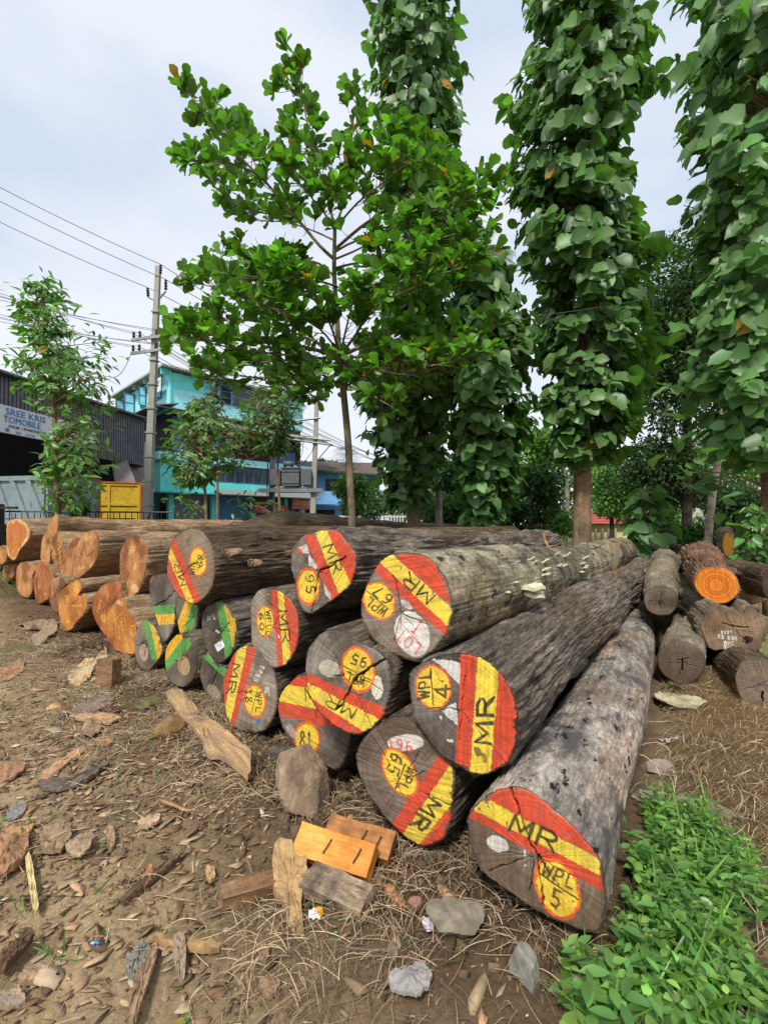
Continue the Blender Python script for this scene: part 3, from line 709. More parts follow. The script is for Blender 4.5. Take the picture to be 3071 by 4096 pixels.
build_log('g2', 'short dark log on the soil with a diagonal green band and pale split wood below', '4', 4.0,
  [(370,1200),(380,1110),(400,1040),(440,1060),(500,1130),(560,1150),(560,1250),(545,1350),(510,1400),(450,1380),(400,1310)],
  L=5.5, rf=.17, bark=B_dark, res=1, amp=.012, base=(.06, .05, .04), base2=(.16, .13, .10), group=gy, worn=.62,
  paint=[('poly', [(380,1050),(420,1020),(600,1190),(600,1250),(520,1190)], GRN), ('poly', [(500,1120),(600,1120),(600,1160)], DYE), ('ell', (470,1320), (35,50), 38, (.36,.28,.18), .8), (CRK, [(520,1120),(450,1280)], 6)])
build_log('g3', 'log on the soil with a slanting yellow over green band and a peeled tan patch', '3', 4.2,
  [(1215,1170),(1225,1090),(1270,1020),(1330,980),(1390,1010),(1440,1080),(1455,1180),(1440,1280),(1400,1350),(1340,1382),(1270,1350),(1225,1280)],
  L=6, rf=.22, bark=B_dark, amp=.012, base=(.07, .058, .045), base2=(.17, .14, .11), group=gy, worn=.62,
  paint=[('poly', [(1100,1100),(1340,900),(1345,1030),(1150,1280)], DYE), ('poly', [(1150,1280),(1340,1030),(1450,1000),(1380,1110),(1180,1300)], GRN), ('ell', (1355,1220), (12,70), 46, (.42,.27,.14), .9), ('text', 'S21', (1262,1092), (60,-75), (-20,-34), ORG, 4), (CRK, [(1345,980),(1340,1120)], 4)])
build_log('g4', 'small log with a bright yellow and green end wedged above the peeled one', '3', 4.5,
  [(1290,740),(1310,710),(1380,730),(1450,770),(1460,870),(1440,950),(1400,1000),(1350,1030),(1320,960),(1300,860)],
  L=6, rf=.19, bark=B_dark, amp=.012, base=(.10, .08, .07), base2=(.2, .17, .14), group=gy, worn=.62,
  paint=[('poly', [(1370,740),(1425,740),(1345,1000),(1290,950)], DYE), ('poly', [(1425,740),(1480,740),(1400,1010),(1345,1000)], GRN), (CRK, [(1440,850),(1340,950)], 3)])
build_log('g5', 'grey log with level green and yellow bands below a cracked upper half', '3', 4.78,
  [(1100,620),(1110,570),(1150,550),(1230,550),(1300,600),(1330,700),(1290,800),(1285,900),(1260,990),(1210,1050),(1180,1000),(1160,900),(1130,800),(1105,700)],
  L=6, rf=.27, bark=B_dark, amp=.012, base=(.12, .105, .09), base2=(.24, .21, .18), group=gy, worn=.62,
  paint=[('poly', [(1090,785),(1340,765),(1340,838),(1090,845)], GRN), ('poly', [(1090,845),(1340,838),(1340,910),(1090,925)], DYE), ('text', 'S1', (1210,880), (60,0), (0,-40), ORG, 5), (CRK, [(1140,780),(1220,740),(1290,670)], 6)])
build_log('g6', 'grey log with green and yellow stripes, on soil beside the orange logs', '3', 4.88,
  [(990,1080),(1000,980),(1040,910),(1090,890),(1140,950),(1180,1050),(1190,1130),(1150,1200),(1090,1260),(1040,1240),(1005,1180)],
  L=6, rf=.22, bark=B_dark, amp=.012, base=(.13, .105, .08), base2=(.24, .2, .16), group=gy, worn=.62,
  paint=[('poly', [(1040,850),(1090,850),(1160,1170),(1120,1180)], GRN), ('poly', [(1090,850),(1180,850),(1230,1150),(1160,1170)], DYE), ('ell', (1062,1125), (4,62), 33, (.48,.36,.28), .85), ('text', 'T5', (1062,1125), (5,70), (28,0), REDT, 4), (CRK, [(1010,1080),(1090,1030)], 3)])
# ---- orange sawn logs at the left
CH = (.80, .50, .06)
rs = np.random.default_rng(77)
def scrib(x0, y0, x1, y1, n=7, w=16):
    t_ = np.linspace(0, 1, n * 3)
    dx, dy = x1 - x0, y1 - y0; l_ = math.hypot(dx, dy); nx, ny = -dy / l_, dx / l_
    return [('line', [(x0 + dx * t + nx * w * math.sin(i * 2.1 + rs.uniform(0, 1)), y0 + dy * t + ny * w * math.sin(i * 2.1 + rs.uniform(0, 1))) for i, t in enumerate(t_)], CH, 4)]
OB = (.22, .090, .035); OB2 = (.50, .245, .095)
og = 'orange sawn logs in the far left pile'
def olog(key, label, Yc, pts, paint=(), L=5.5, rf=.25, b=OB, b2=OB2, keep=.45, **k):
    build_log(key, label, '3', Yc, pts, L=L, rf=rf, bark=B_sawn, base=b, base2=b2, paint=paint, group=og, res=.5 if Yc > 7.2 else 1, keep=keep, amp=.015, worn=.25, cracks=True, **k)
olog('o1', 'orange log with a cream sapwood rim, at the left end of the upper row', 9.6, [(50,180),(70,150),(130,140),(180,165),(215,220),(215,280),(180,330),(140,380),(120,430),(90,445),(60,410),(50,330),(48,240)], scrib(80,400,130,340,3,6), rf=.33, b=(.55,.27,.10), b2=(.75,.48,.22), heart=(.50,.17,.045,.82))
olog('o2', 'tall narrow orange slab under the longest top log', 8.5, [(300,380),(310,300),(340,220),(380,140),(410,105),(428,140),(425,220),(400,280),(375,350),(370,420),(360,470),(325,470),(300,430)], scrib(345,180,400,270,3,5), L=7.0, rf=.24, keep=.2, blen=.7)
olog('o3', 'V shaped orange log with chalked letters, middle of the far left pile', 8.0, [(370,350),(400,250),(430,230),(450,290),(475,370),(500,360),(540,290),(590,280),(590,350),(560,420),(540,520),(520,590),(490,600),(450,540),(400,470),(375,420)], scrib(430,250,455,560,9,9) + scrib(385,310,395,430,3,12), rf=.24)
olog('o4', 'pointed orange log with a carved hollow and chalk marks, above the heart shaped one', 7.0, [(530,520),(545,420),(570,330),(620,250),(670,225),(720,250),(735,330),(720,420),(680,490),(620,550),(570,585),(545,570)], scrib(620,300,680,260,3,14) + scrib(575,500,625,500,3,8) + scrib(590,420,590,380,2,8) + [('poly', [(640,410),(690,360),(700,385),(650,420)], (.25,.07,.02), .9)])
olog('o5', 'long orange log with a dark lip and pale sapwood, next to the WPL 68 log', 5.6, [(885,580),(880,450),(890,370),(930,290),(990,260),(1050,290),(1085,360),(1085,450),(1065,560),(1040,650),(1000,700),(950,720),(910,690)], scrib(940,410,1005,335,4,8) + [('ell', (995,485), (0,26), 12, CH, .5), ('ell', (995,650), (18,30), 26, (.6,.4,.2), .9)] + scrib(935,590,945,650,2,6), rf=.27)
olog('o6', 'rounded red brown log marked in chalk, behind the lowest orange one', 5.8, [(680,800),(690,720),(740,640),(800,610),(880,605),(900,700),(880,850),(850,950),(780,1000),(720,920),(690,860)], scrib(745,720,720,830,4,8) + [('ell', (765,870), (4,34), 22, CH, .35)] + scrib(800,680,790,740,2,8), rf=.27, b=(.26,.085,.03), b2=(.48,.19,.07))
olog('o7', 'lowest bright orange log at the corner of the far pile, chalked with a circled 2', 5.35, [(780,900),(800,820),(860,740),(910,725),(940,810),(1000,900),(1010,980),(1000,1130),(930,1135),(850,1110),(800,1050),(780,980)],
  scrib(840,890,905,830,4,8) + [('line', [(978 + 22 * math.cos(q), 965 + 38 * math.sin(q)) for q in np.linspace(0, 6.3, 16)], CH, 4), ('text', '2', (978,965), (24,0), (0,-34), CH, 4)] + scrib(885,880,915,960,3,10) + [('text', '2', (882,1000), (18,0), (0,-40), CH, 4), ('ell', (880,755), (25,22), 14, (.6,.42,.25), .8)], b=(.32,.12,.03), b2=(.60,.27,.07), rf=.26)
olog('o8', 'heart shaped orange log on the soil chalked with a circled 3', 6.4, [(430,800),(440,680),(480,640),(560,590),(600,610),(600,660),(570,700),(620,690),(640,760),(620,840),(560,910),(520,960),(460,965),(440,890)],
  [('line', [(553 + 26 * math.cos(q), 658 + 40 * math.sin(q)) for q in np.linspace(0, 6.3, 16)], CH, 4), ('text', '3', (553,658), (24,0), (0,-36), CH, 4), ('poly', [(565,700),(625,682),(600,712)], (.12,.04,.02), .9)] + scrib(525,780,605,780,5,8) + scrib(490,700,500,740,2,12) + scrib(480,900,520,890,2,14), b=(.34,.13,.035), b2=(.62,.27,.07), rf=.28)
olog('o9', 'small dull brown log squeezed beside the heart shaped one', 7.5, [(360,730),(365,620),(400,575),(450,570),(485,620),(440,680),(430,830),(380,790)], scrib(390,620,388,710,4,5), b=(.22,.10,.05), b2=(.42,.24,.12), rf=.24)
olog('o10', 'notched red brown log on the soil in the lower row', 8.5, [(250,640),(255,560),(290,450),(350,480),(370,520),(410,560),(380,620),(360,720),(300,765),(265,740)], scrib(285,590,290,650,3,6) + scrib(325,680,345,700,2,10), b=(.24,.08,.03), b2=(.45,.17,.06), rf=.3)
olog('o11', 'brown log with one long chalk column, left part of the lower row', 9.2, [(118,580),(125,500),(160,460),(220,465),(270,500),(240,560),(240,650),(210,720),(150,700),(120,640)], scrib(152,540,140,660,5,5), b=(.28,.12,.05), b2=(.50,.24,.10), rf=.3)
olog('o12', 'small orange log at the left edge beneath the cream rimmed one', 11.3, [(22,560),(30,460),(65,435),(100,470),(100,560),(60,605),(25,600)], scrib(50,540,60,480,2,5), rf=.26)
olog('o13', 'partly visible orange log cut off by the left border of the view', 11.0, [(-40,430),(-30,360),(20,340),(55,360),(55,410),(35,460),(-10,480)], [], rf=.26)
# ---- right hand pile
rg = 'logs of the right hand pile'
build_log('r1', 'pale round log at the top left of the right hand pile', '7', 5.0, [(480,820),(490,770),(540,720),(640,698),(740,715),(790,770),(800,840),(780,910),(730,960),(640,975),(540,945),(495,890)], far=(2655, 2245), L=3.6, rf=.20, bark=B_pale, amp=.008, base=(.10,.075,.05), base2=(.17,.13,.09), group=rg, paint=[(CRK,[(620,850),(625,880)],10),(CRK,[(600,850),(660,850)],5)])
build_log('r2', 'banded grey log standing out lowest in the right hand pile, with a dark round end', '7', 4.3, [(612,1420),(620,1330),(680,1255),(790,1220),(900,1232),(990,1280),(1050,1360),(1055,1440),(1020,1530),(950,1600),(870,1632),(780,1610),(690,1560),(630,1490)], far=(2762, 2390), L=4.2, rf=.20, bark=B_pale, amp=.010, base=(.085,.062,.05), base2=(.15,.115,.095), group=rg, paint=[(CRK,[(840,1400),(843,1500)],12),(CRK,[(800,1400),(900,1380)],5)])
build_log('r3', 'red barked log with a fresh bright orange cut end', '7', 4.9, [(955,680),(965,610),(1010,550),(1090,518),(1180,515),(1270,545),(1340,600),(1385,690),(1370,770),(1310,835),(1220,865),(1130,850),(1040,800),(985,745)], far=(2772, 2222), L=3.0, rf=.25, bark=B_scal, amp=.028, base=(.50,.16,.02), base2=(.72,.27,.035), heart=(.60,.17,.015,.80), group=rg, cracks=False, worn=.2)
build_log('r4', 'lobed brown log with a knot hole and white chalked numbers', '7', 4.55, [(1010,1060),(1050,980),(1090,900),(1150,865),(1220,890),(1260,935),(1340,940),(1400,985),(1440,920),(1480,880),(1530,900),(1570,970),(1640,1000),(1680,1060),(1660,1140),(1610,1190),(1590,1280),(1540,1330),(1490,1370),(1400,1375),(1300,1340),(1220,1300),(1150,1310),(1090,1280),(1050,1200),(1020,1120)], L=4.0, rf=.28, yaw=22, bark=B_pale, amp=.015, base=(.13,.085,.05), base2=(.26,.18,.11), group=rg, keep=.5,
  paint=[('text', '3121', (1262,1135), (118,0), (0,-26), WHT, 8), ('text', '53 090', (1270,1185), (190,22), (0,-32), WHT, 8), ('text', 'DIC', (1285,1240), (95,0), (0,-34), WHT, 8), ('text', '2116', (1290,1280), (110,6), (0,-22), WHT, 8), ('poly', [(1410,1190),(1450,1165),(1510,1180),(1505,1225),(1450,1245),(1415,1225)], (.01,.008,.006), 1), (CRK,[(1230,1050),(1340,1080),(1470,1085)],8)])
build_log('r5', 'thick dark log with a broad brown end at the right border, resting on dry grass', '7', 3.9, [(1345,1600),(1360,1500),(1400,1420),(1480,1388),(1580,1395),(1680,1430),(1770,1500),(1810,1600),(1800,1720),(1740,1820),(1650,1850),(1560,1860),(1470,1850),(1400,1770)], far=(2868, 2620), L=2.2, rf=.30, bark=B_brwn, amp=.014, base=(.09,.065,.05), base2=(.19,.14,.10), group=rg, paint=[(CRK,[(1600,1700),(1605,1850)],14)])
build_log('r6', 'grey barked log with a bare tan patch, behind the fresh orange cut', '7', 6.2, [(1300,640),(1340,560),(1420,530),(1500,545),(1580,600),(1640,700),(1660,800),(1600,850),(1450,860),(1340,820),(1300,730)], L=4.0, rf=.32, yaw=12, bark=B_pale, amp=.012, base=(.14,.10,.06), base2=(.36,.22,.10), group=rg)
build_log('r7', 'dark log end at the far right border above the lobed log', '7', 5.6, [(1600,640),(1620,560),(1700,520),(1800,540),(1850,640),(1840,760),(1760,830),(1650,810),(1605,730)], L=4.0, rf=.28, yaw=16, bark=B_brwn, amp=.012, base=(.05,.035,.025), base2=(.11,.08,.06), group=rg)
# ---- logs seen only by their backs beyond the pile
def backlog(key, label, x, y, z, yaw, L, r, bark):
    cpx = proj(np.array([[x, y, z]])); sx_, sy_ = cpx[0][0], cpx[1][0]; k_ = FS / y
    pts_ = [(sx_ + math.cos(q) * r * k_ * .8, sy_ + math.sin(q) * r * k_) for q in np.linspace(0, 6.28, 14, endpoint=False)]
    CR['S'] = (0, 0, 1.0)
    build_log(key, label, 'S', y, pts_, L=L, rf=r * .85, yaw=yaw, bark=bark, res=.5, amp=.03, base=(.2,.12,.06), base2=(.35,.22,.12), group='logs lying behind the painted pile')
backlog('b1', 'brown fibrous log lying across behind the WPL 68 log', -3.3, 10.6, 1.12, 62, 5.6, .29, B_brwn)
backlog('b2', 'low dark log lying behind the rugged 95 log', -1.2, 12.6, .95, 68, 6.0, .30, B_brwn)
backlog('b3', 'orange backed log under the longest top log at the far left', -5.6, 9.3, 1.05, 34, 5.0, .26, B_sawn)
backlog('b4', 'dark log bearing the brown fibrous one behind the pile', -2.6, 10.9, .30, 62, 5.6, .30, B_dark)
backlog('b5', 'dark log on the soil behind the rugged 95 log', -.6, 12.7, .32, 68, 6.0, .32, B_dark)
# ------------------------------------------------------------------ foliage
def leaf_tpl(kind):
    # (t along, half width, lift of the edges, drop of the midrib)
    T = {'obov': [(0, .02), (.22, .11), (.5, .23), (.75, .31), (.92, .24), (1, .05)],
         'teak': [(0, .05), (.06, .22), (.24, .36), (.5, .38), (.74, .28), (.9, .13), (1, 0)],
         'ell': [(0, .01), (.25, .14), (.5, .18), (.75, .13), (1, 0)],
         'ovate': [(0, .02), (.1, .17), (.25, .27), (.42, .30), (.6, .25), (.8, .13), (1, 0)],
         'blade': [(0, .025), (.4, .03), (.75, .02), (1, 0)],
         'small': [(0, .02), (.45, .26), (1, 0)]}[kind]
    droop = {'obov': .16, 'teak': .22, 'ell': .2, 'ovate': .15, 'blade': .55, 'small': .05}[kind]
    V = []; F = []
    for i, (t, w) in enumerate(T):
        z = -droop * t * t
        wav = (.03 if kind in ('teak', 'obov') else 0) * (1 if i % 2 else -1)
        V += [(-w, t, z + w * .28 + wav), (0, t, z), (w, t, z + w * .28 - wav)]
    for i in range(len(T) - 1):
        a = i * 3
        F += [(a, a + 1, a + 4, a + 3), (a + 1, a + 2, a + 5, a + 4)]
    return np.array(V), np.array(F)
TPL = {k: leaf_tpl(k) for k in ('obov', 'teak', 'ell', 'ovate', 'blade', 'small')}
def nrmz(a): return a / (np.linalg.norm(a, axis=-1, keepdims=True) + 1e-9)
def leaves(name, Pn, D, Nn, S, kind, C, mat, parent=None, jit=0.0):
    Pn = np.asarray(Pn, float); D = nrmz(np.asarray(D, float)); Nn = np.asarray(Nn, float)
    X = nrmz(np.cross(D, Nn)); Nz = np.cross(X, D)
    tv, tf = TPL[kind]; n_ = len(Pn); S = np.broadcast_to(np.asarray(S, float), (n_,))
    V = Pn[:, None] + (tv[None, :, :1] * X[:, None] + tv[None, :, 1:2] * D[:, None] + tv[None, :, 2:] * Nz[:, None]) * S[:, None, None]
    if jit: V = V + rng.normal(size=V.shape) * (jit * S)[:, None, None]
    F = (tf[None] + (np.arange(n_) * len(tv))[:, None, None]).reshape(-1, 4)
    col = np.repeat(np.asarray(C, float), len(tv), 0)
    return mk(name, V.reshape(-1, 3), F, mat, parent, col=col, smooth=True)
def leafcol(n_, base, var=.35, warm=0.0, yel=0.0, yc=(.45, .22, .02)):
    b = np.array(base)[None] * np.exp(rng.normal(size=(n_, 1)) * var)
    w = rng.random((n_, 1)) * warm
    b = b * (1 - w) + np.array([.16, .24, .04])[None] * w
    if yel:
        k = rng.random(n_) < yel
        b[k] = np.array(yc) * rng.uniform(.7, 1.2, (k.sum(), 1))
    return np.clip(b, .003, .9)
def rdir(n_):
    return nrmz(rng.normal(size=(n_, 3)))

M_barkT = barkmat('tree_bark_teak', (.10, .065, .04), (.24, .165, .10), (.36, .27, .18), (10, 10, 1.2), blotch=(.16, .12, .08), bst=.5, seed=31)
M_barkA = barkmat('tree_bark_almond', (.10, .075, .05), (.22, .18, .12), (.34, .30, .20), (12, 12, 2.5), blotch=(.13, .13, .09), bst=.5, seed=37)
M_barkD = barkmat('tree_bark_dark', (.025, .02, .016), (.06, .05, .04), (.13, .11, .09), (10, 10, 1.5), bst=.5, seed=41)
M_palm = barkmat('palm_bark', (.20, .17, .13), (.33, .30, .25), (.5, .47, .4), (4, 4, 18), bst=.5, seed=43)
M_twig = plain('twig_brown', (.10, .07, .045), .9, .3, 20)

def limb(pts, r0, r1, mb, n=8):
    pts = [np.array(p) for p in pts]
    # smooth
    q = []
    for i in range(len(pts) - 1):
        p0 = pts[max(i - 1, 0)]; p1 = pts[i]; p2 = pts[i + 1]; p3 = pts[min(i + 2, len(pts) - 1)]
        for t in (0, .33, .66):
            q.append(.5 * ((2 * p1) + (-p0 + p2) * t + (2 * p0 - 5 * p1 + 4 * p2 - p3) * t * t + (-p0 + 3 * p1 - 3 * p2 + p3) * t ** 3))
    q.append(pts[-1])
    rr = list(np.linspace(r0, r1, len(q)))
    mb.tube(q, rr, n)
    return np.array(q)

# ---- the Indian almond tree in the middle
YA = 9.5
base = PU(760, 1120, YA); base[2] = 0
at_ = empty('almond_tree', 'slender young tree with tiered branches and bright rounded leaves behind the pile centre', 'tree', tuple(base))
tb = MB()
tp = [PU(762, 1290, YA), PU(760, 1130, YA), PU(757, 1060, YA), PU(752, 960, YA), PU(745, 880, YA), PU(737, 800, YA), PU(733, 770, YA)]
limb(tp, .075, .06, tb, 12)
tp2 = [PU(733, 770, YA), PU(728, 690, YA), PU(722, 600, YA), PU(722, 540, YA), PU(723, 495, YA)]
limb(tp2, .055, .035, tb, 10)
loc = np.array(base)
# branches: pixel polyline, depth offsets, radius
BR = [
 ([(733,772),(680,755),(600,742),(520,735),(430,715),(375,700)], -1.4, .042), ([(733,770),(690,745),(640,690),(600,640),(560,600)], .9, .034),
 ([(690,742),(640,720),(580,700),(500,690),(420,700)], 1.4, .026), ([(733,775),(700,772),(650,790),(590,780),(520,790),(460,770)], -.5, .03),
 ([(640,690),(580,665),(520,650),(460,620),(410,610)], .6, .024), ([(660,712),(620,650),(560,620),(500,600),(450,590)], -1.2, .024),
 ([(735,770),(790,745),(850,735),(930,735),(1010,730),(1080,700)], -1.3, .042), ([(790,745),(830,720),(860,690),(920,640),(1000,615)], .4, .030),
 ([(735,768),(770,720),(800,670),(850,640),(920,610)], -1.8, .03), ([(850,735),(920,710),(980,690),(1050,660)], 1.2, .024),
 ([(735,765),(745,720),(760,660),(775,620)], -1.6, .024), ([(733,768),(720,720),(690,650),(650,610),(640,580)], -1.9, .026),
 ([(735,772),(760,790),(820,800),(890,810),(950,790)], -1.6, .026), ([(733,776),(700,800),(640,830),(590,830)], 1.6, .026), ([(733,774),(740,820),(790,850),(830,850)], 2.2, .024),
 ([(728,620),(700,610),(640,600),(600,580),(540,560)], -1.2, .026), ([(724,600),(690,570),(640,560),(560,555),(480,570),(420,600)], .9, .026), ([(722,580),(760,570),(830,560),(900,560),(960,560)], -.9, .026),
 ([(722,560),(690,530),(640,470),(580,400),(520,340),(460,270),(400,190)], -.6, .036), ([(640,470),(570,460),(510,440),(480,400),(400,330)], .8, .022), ([(600,425),(560,380),(490,350),(400,350)], -1.4, .022), ([(560,380),(540,330),(500,290),(440,250)], .4, .018),
 ([(722,540),(780,490),(840,450),(900,410),(980,395),(1060,390)], -.7, .034), ([(780,490),(850,490),(930,470),(1010,440)], 1.2, .022), ([(722,545),(770,520),(840,510),(920,520),(1000,500)], -1.4, .024),
 ([(723,495),(708,430),(690,370),(670,300),(655,220),(640,140)], -.2, .030), ([(723,495),(745,430),(765,360),(770,290),(768,200)], .5, .026), ([(745,430),(790,390),(830,330),(860,270)], -.8, .022),
 ([(723,500),(700,460),(650,400),(620,360)], -1.3, .02), ([(723,495),(770,440),(820,400),(870,360),(930,340)], -1.2, .022), ([(690,370),(650,330),(620,290)], .6, .014), ([(723,520),(680,500),(620,480),(560,475),(520,450)], 1.6, .02),
 ([(735,772),(770,800),(800,850),(850,880)], -1.2, .02), ([(830,720),(880,760),(950,770),(1020,770)], .2, .02), ([(655,220),(630,190),(610,180)], .2, .010), ([(708,430),(740,380),(730,330)], -.9, .014),
 ([(733,778),(690,800),(600,815),(500,810),(430,790)], -1.9, .02), ([(735,778),(780,810),(880,840),(960,850),(1000,830)], .6, .02), ([(733,776),(650,770),(560,760),(470,745),(390,720)], -2.2, .026), ([(735,776),(700,820),(660,860)], -.8, .014), ([(735,772),(830,770),(930,790),(1040,760)], -2.2, .024),
 ([(728,650),(790,620),(870,600),(960,590),(1040,560)], -2.0, .024), ([(728,640),(650,620),(560,600),(470,590)], -2.2, .024), ([(735,765),(680,700),(600,670),(520,640)], -2.2, .022), ([(723,560),(790,530),(880,470),(960,450),(1040,420)], -1.6, .022), ([(900,410),(960,420),(1020,460),(1050,500)], -.8, .014),([(735,776),(800,830),(860,870)], 1.6, .014),([(640,440),(690,400),(730,420)], -1.0, .01),([(800,460),(850,380),(900,340),(960,330)], -.4, .014),
 ([(500,692),(460,720),(400,740),(370,740)], -.4, .016), ([(900,410),(880,340),(900,290)], .2, .014),([(850,640),(870,590),(900,560)], -2.0, .014), ([(560,600),(600,560),(640,540)], .3, .012),
]
LP, LD, LN, LS = [], [], [], []
tw = MB()
GAPS = [[(540,470),(640,478),(700,492),(748,492),(748,566),(700,558),(640,535),(520,560)], [(740,600),(700,640),(690,600)], [(700,705),(770,705),(770,760),(700,760)]]
def rosette(p, ax, n_, s0, s1, spread=1.0):
    gx_, gy_ = proj(np.array([p])); gx_ /= 1.8522; gy_ /= 1.8522
    if any(in_poly(gx_, gy_, g)[0] for g in GAPS): return
    ax = ax / np.linalg.norm(ax)
    a_ = np.array([0, 0, 1.0]) if abs(ax[2]) < .9 else np.array([1.0, 0, 0])
    u = np.cross(ax, a_); u /= np.linalg.norm(u); w = np.cross(ax, u)
    ph = random.random() * 6
    for i in range(n_):
        q = ph + i * 2.4; e = random.uniform(.15, 1.1) * spread
        d = ax * math.cos(e) + (u * math.cos(q) + w * math.sin(q)) * math.sin(e)
        d = d + np.array([0, 0, random.uniform(-.15, .45)])
        LP.append(p - ax * random.uniform(0, .10)); LD.append(d)
        LN.append(np.array([0, 0, 1.0]) * .9 + ax * .5 + np.array([random.gauss(0, .35) for _ in range(3)]))
        LS.append(random.uniform(s0, s1))
for pts_, dy, r in BR:
    m_ = len(pts_)
    p3 = []
    for i, (x_, y_) in enumerate(pts_):
        f_ = (i / (m_ - 1)) ** .8
        p3.append(PU(x_, y_, YA + dy * f_ * 1.0))
    q = limb(p3, r, r * .3, tb, 7)
    dq = np.linalg.norm(np.diff(q, axis=0), axis=1); tot = dq.sum()
    nt_ = int(tot / .10) + 1
    cum = np.concatenate([[0], np.cumsum(dq)])
    for j in range(nt_):
        s_ = tot * (.22 + .78 * (j + random.random()) / nt_)
        i = min(np.searchsorted(cum, s_) - 1, len(q) - 2); i = max(i, 0)
        tloc = (s_ - cum[i]) / (dq[i] + 1e-6)
        p = q[i] + (q[i + 1] - q[i]) * min(tloc, 1)
        ax = (q[i + 1] - q[i]) / (dq[i] + 1e-9)
        d = ax * .5 + np.array([random.gauss(0, .7), random.gauss(0, .7), random.uniform(-.25, .65)])
        d /= np.linalg.norm(d)
        l_ = random.uniform(.12, .55) * (1.0 if s_ < tot * .85 else .6)
        e_ = p + d * l_ + np.array([0, 0, l_ * .15])
        tw.tube([p, p + d * l_ * .5, e_], [.008, .006, .004], 4, cap=False)
        rosette(e_, d + np.array([0, 0, .4]), random.randint(4, 8), .13, .31)
    rosette(q[-1], q[-1] - q[-2], 8, .16, .27)
def place_children(root, o):
    o.parent = root; o.location = (-root.location[0], -root.location[1], -root.location[2])
o = tb.build('trunk', M_barkA, None, True); place_children(at_, o)
o = tw.build('twigs', M_twig, None, True); place_children(at_, o)
nL = len(LP); print('almond leaves', nL)
o = leaves('crown', LP, LD, LN, LS, 'obov', leafcol(nL, (.105, .235, .040), .42, .35, .010), M_leaf, None, .012); place_children(at_, o)

# ---- teak trees as leafy columns
def interp(prof, y):
    ys = [p[0] for p in prof]
    return np.interp(y, ys, [p[1] for p in prof]), np.interp(y, ys, [p[2] for p in prof])
def teak(label, Yt, trunk, tr, prof, ls, ncl, col, group=None, yel=.004, zoff=0, nm='teak_tree', tplk='teak', droop=.5, shell=.55, per=(7, 11), mat=None, barkm=None, cat='tree', warm=.25, extra=(), hang=1.3, clump=-9):
    b_ = PU(trunk[0][0], trunk[0][1], Yt); b_[2] = 0
    root = empty(nm, label, cat, tuple(b_), group)
    m_ = MB(); pts_ = [b_] + [PU(x_, y_, Yt) for x_, y_ in trunk]
    if pts_[1][2] < .1: pts_ = pts_[1:]; pts_[0][2] = -.05
    q = limb(pts_, tr, tr * .3, m_, 12)
    y0, y1 = prof[0][0], prof[-1][0]
    Lp, Ld, Ln, Ls = [], [], [], []
    tx = [p[1] for p in trunk][::-1]; txx = [p[0] for p in trunk][::-1]
    for c_ in range(ncl):
        yy = random.uniform(y0, y1)
        if vn(np.array([yy * .016, (c_ % 5) * 2.3, 4.4]), 6) < clump: continue
        l_, r_ = interp(prof, yy)
        a_ = random.uniform(0, 2 * math.pi)
        wob = .97 + .45 * (vn(np.array([yy * .022, math.cos(a_) * 1.3, math.sin(a_) * 1.3 + Yt]), 5) - .5) + (random.uniform(0, .28) if random.random() < .2 else 0)
        ctr = (l_ + r_) / 2; hw = (r_ - l_) / 2 * wob
        rad = hw * (shell + (1 - shell) * math.sqrt(random.random()))
        rad -= ls * 230 / Yt
        rad = max(rad, hw * .12)
        tipx = ctr + math.cos(a_) * rad; tipd = math.sin(a_) * rad * Yt / 1053
        tx_ = np.interp(yy + rad * .35, tx, txx)
        p0 = PU(tx_, min(yy + rad * .35, trunk[0][1]), Yt)
        p1 = PU(tipx, yy, Yt + tipd)
        d = p1 - p0; ln = np.linalg.norm(d) + 1e-6; d /= ln
        mid = (p0 + p1) / 2 + np.array([0, 0, ln * .06])
        m_.tube([p0, mid, p1], [.018 + ln * .006, .012, .006], 4, cap=False)
        nn_ = random.randint(*per)
        for k in range(nn_):
            f_ = 1 - .75 * (k / nn_) * min(1, .9 / (ln + .1)) * 1.2
            p = p1 * f_ + p0 * (1 - f_)
            sd = np.cross(d, [0, 0, 1]); sd = sd / (np.linalg.norm(sd) + 1e-6) * (1 if k % 2 else -1)
            dd = d * random.uniform(.3, 1.0) + sd * random.uniform(.2, 1.0) + np.array([0, 0, random.uniform(-droop * 2.4, droop * .1)])
            Lp.append(p + np.array([random.gauss(0, .04) for _ in range(3)])); Ld.append(dd)
            Ln.append(np.array([0, 0, .45]) + d * hang + np.array([random.gauss(0, .35) for _ in range(3)]))
            Ls.append(ls * random.uniform(.35, 1.12))
    for (ex, ey, ed, en, es) in extra:
        p1 = PU(ex, ey, Yt + ed); p0 = PU(np.interp(ey, tx, txx), ey + 30, Yt)
        m_.tube([p0, (p0 + p1) / 2 + np.array([0, 0, .1]), p1], [.02, .012, .008], 5, cap=False)
        for k in range(en):
            dd = np.array([random.gauss(0, 1), random.gauss(0, 1), random.uniform(-.8, .3)])
            Lp.append(p1 + np.array([random.gauss(0, es * .85) for _ in range(3)])); Ld.append(dd); Ln.append(np.array([random.gauss(0, .3), -.4 + random.gauss(0, .3), 1.0])); Ls.append(es * random.uniform(.7, 1.15))
    o = m_.build('trunk', barkm or M_barkT, None, True); place_children(root, o)
    n_ = len(Lp)
    o = leaves('crown', Lp, Ld, Ln, Ls, tplk, leafcol(n_, col, .33, warm, yel), mat or M_leafT, None, .012); place_children(root, o)
    return root
TG = (.100, .215, .066)
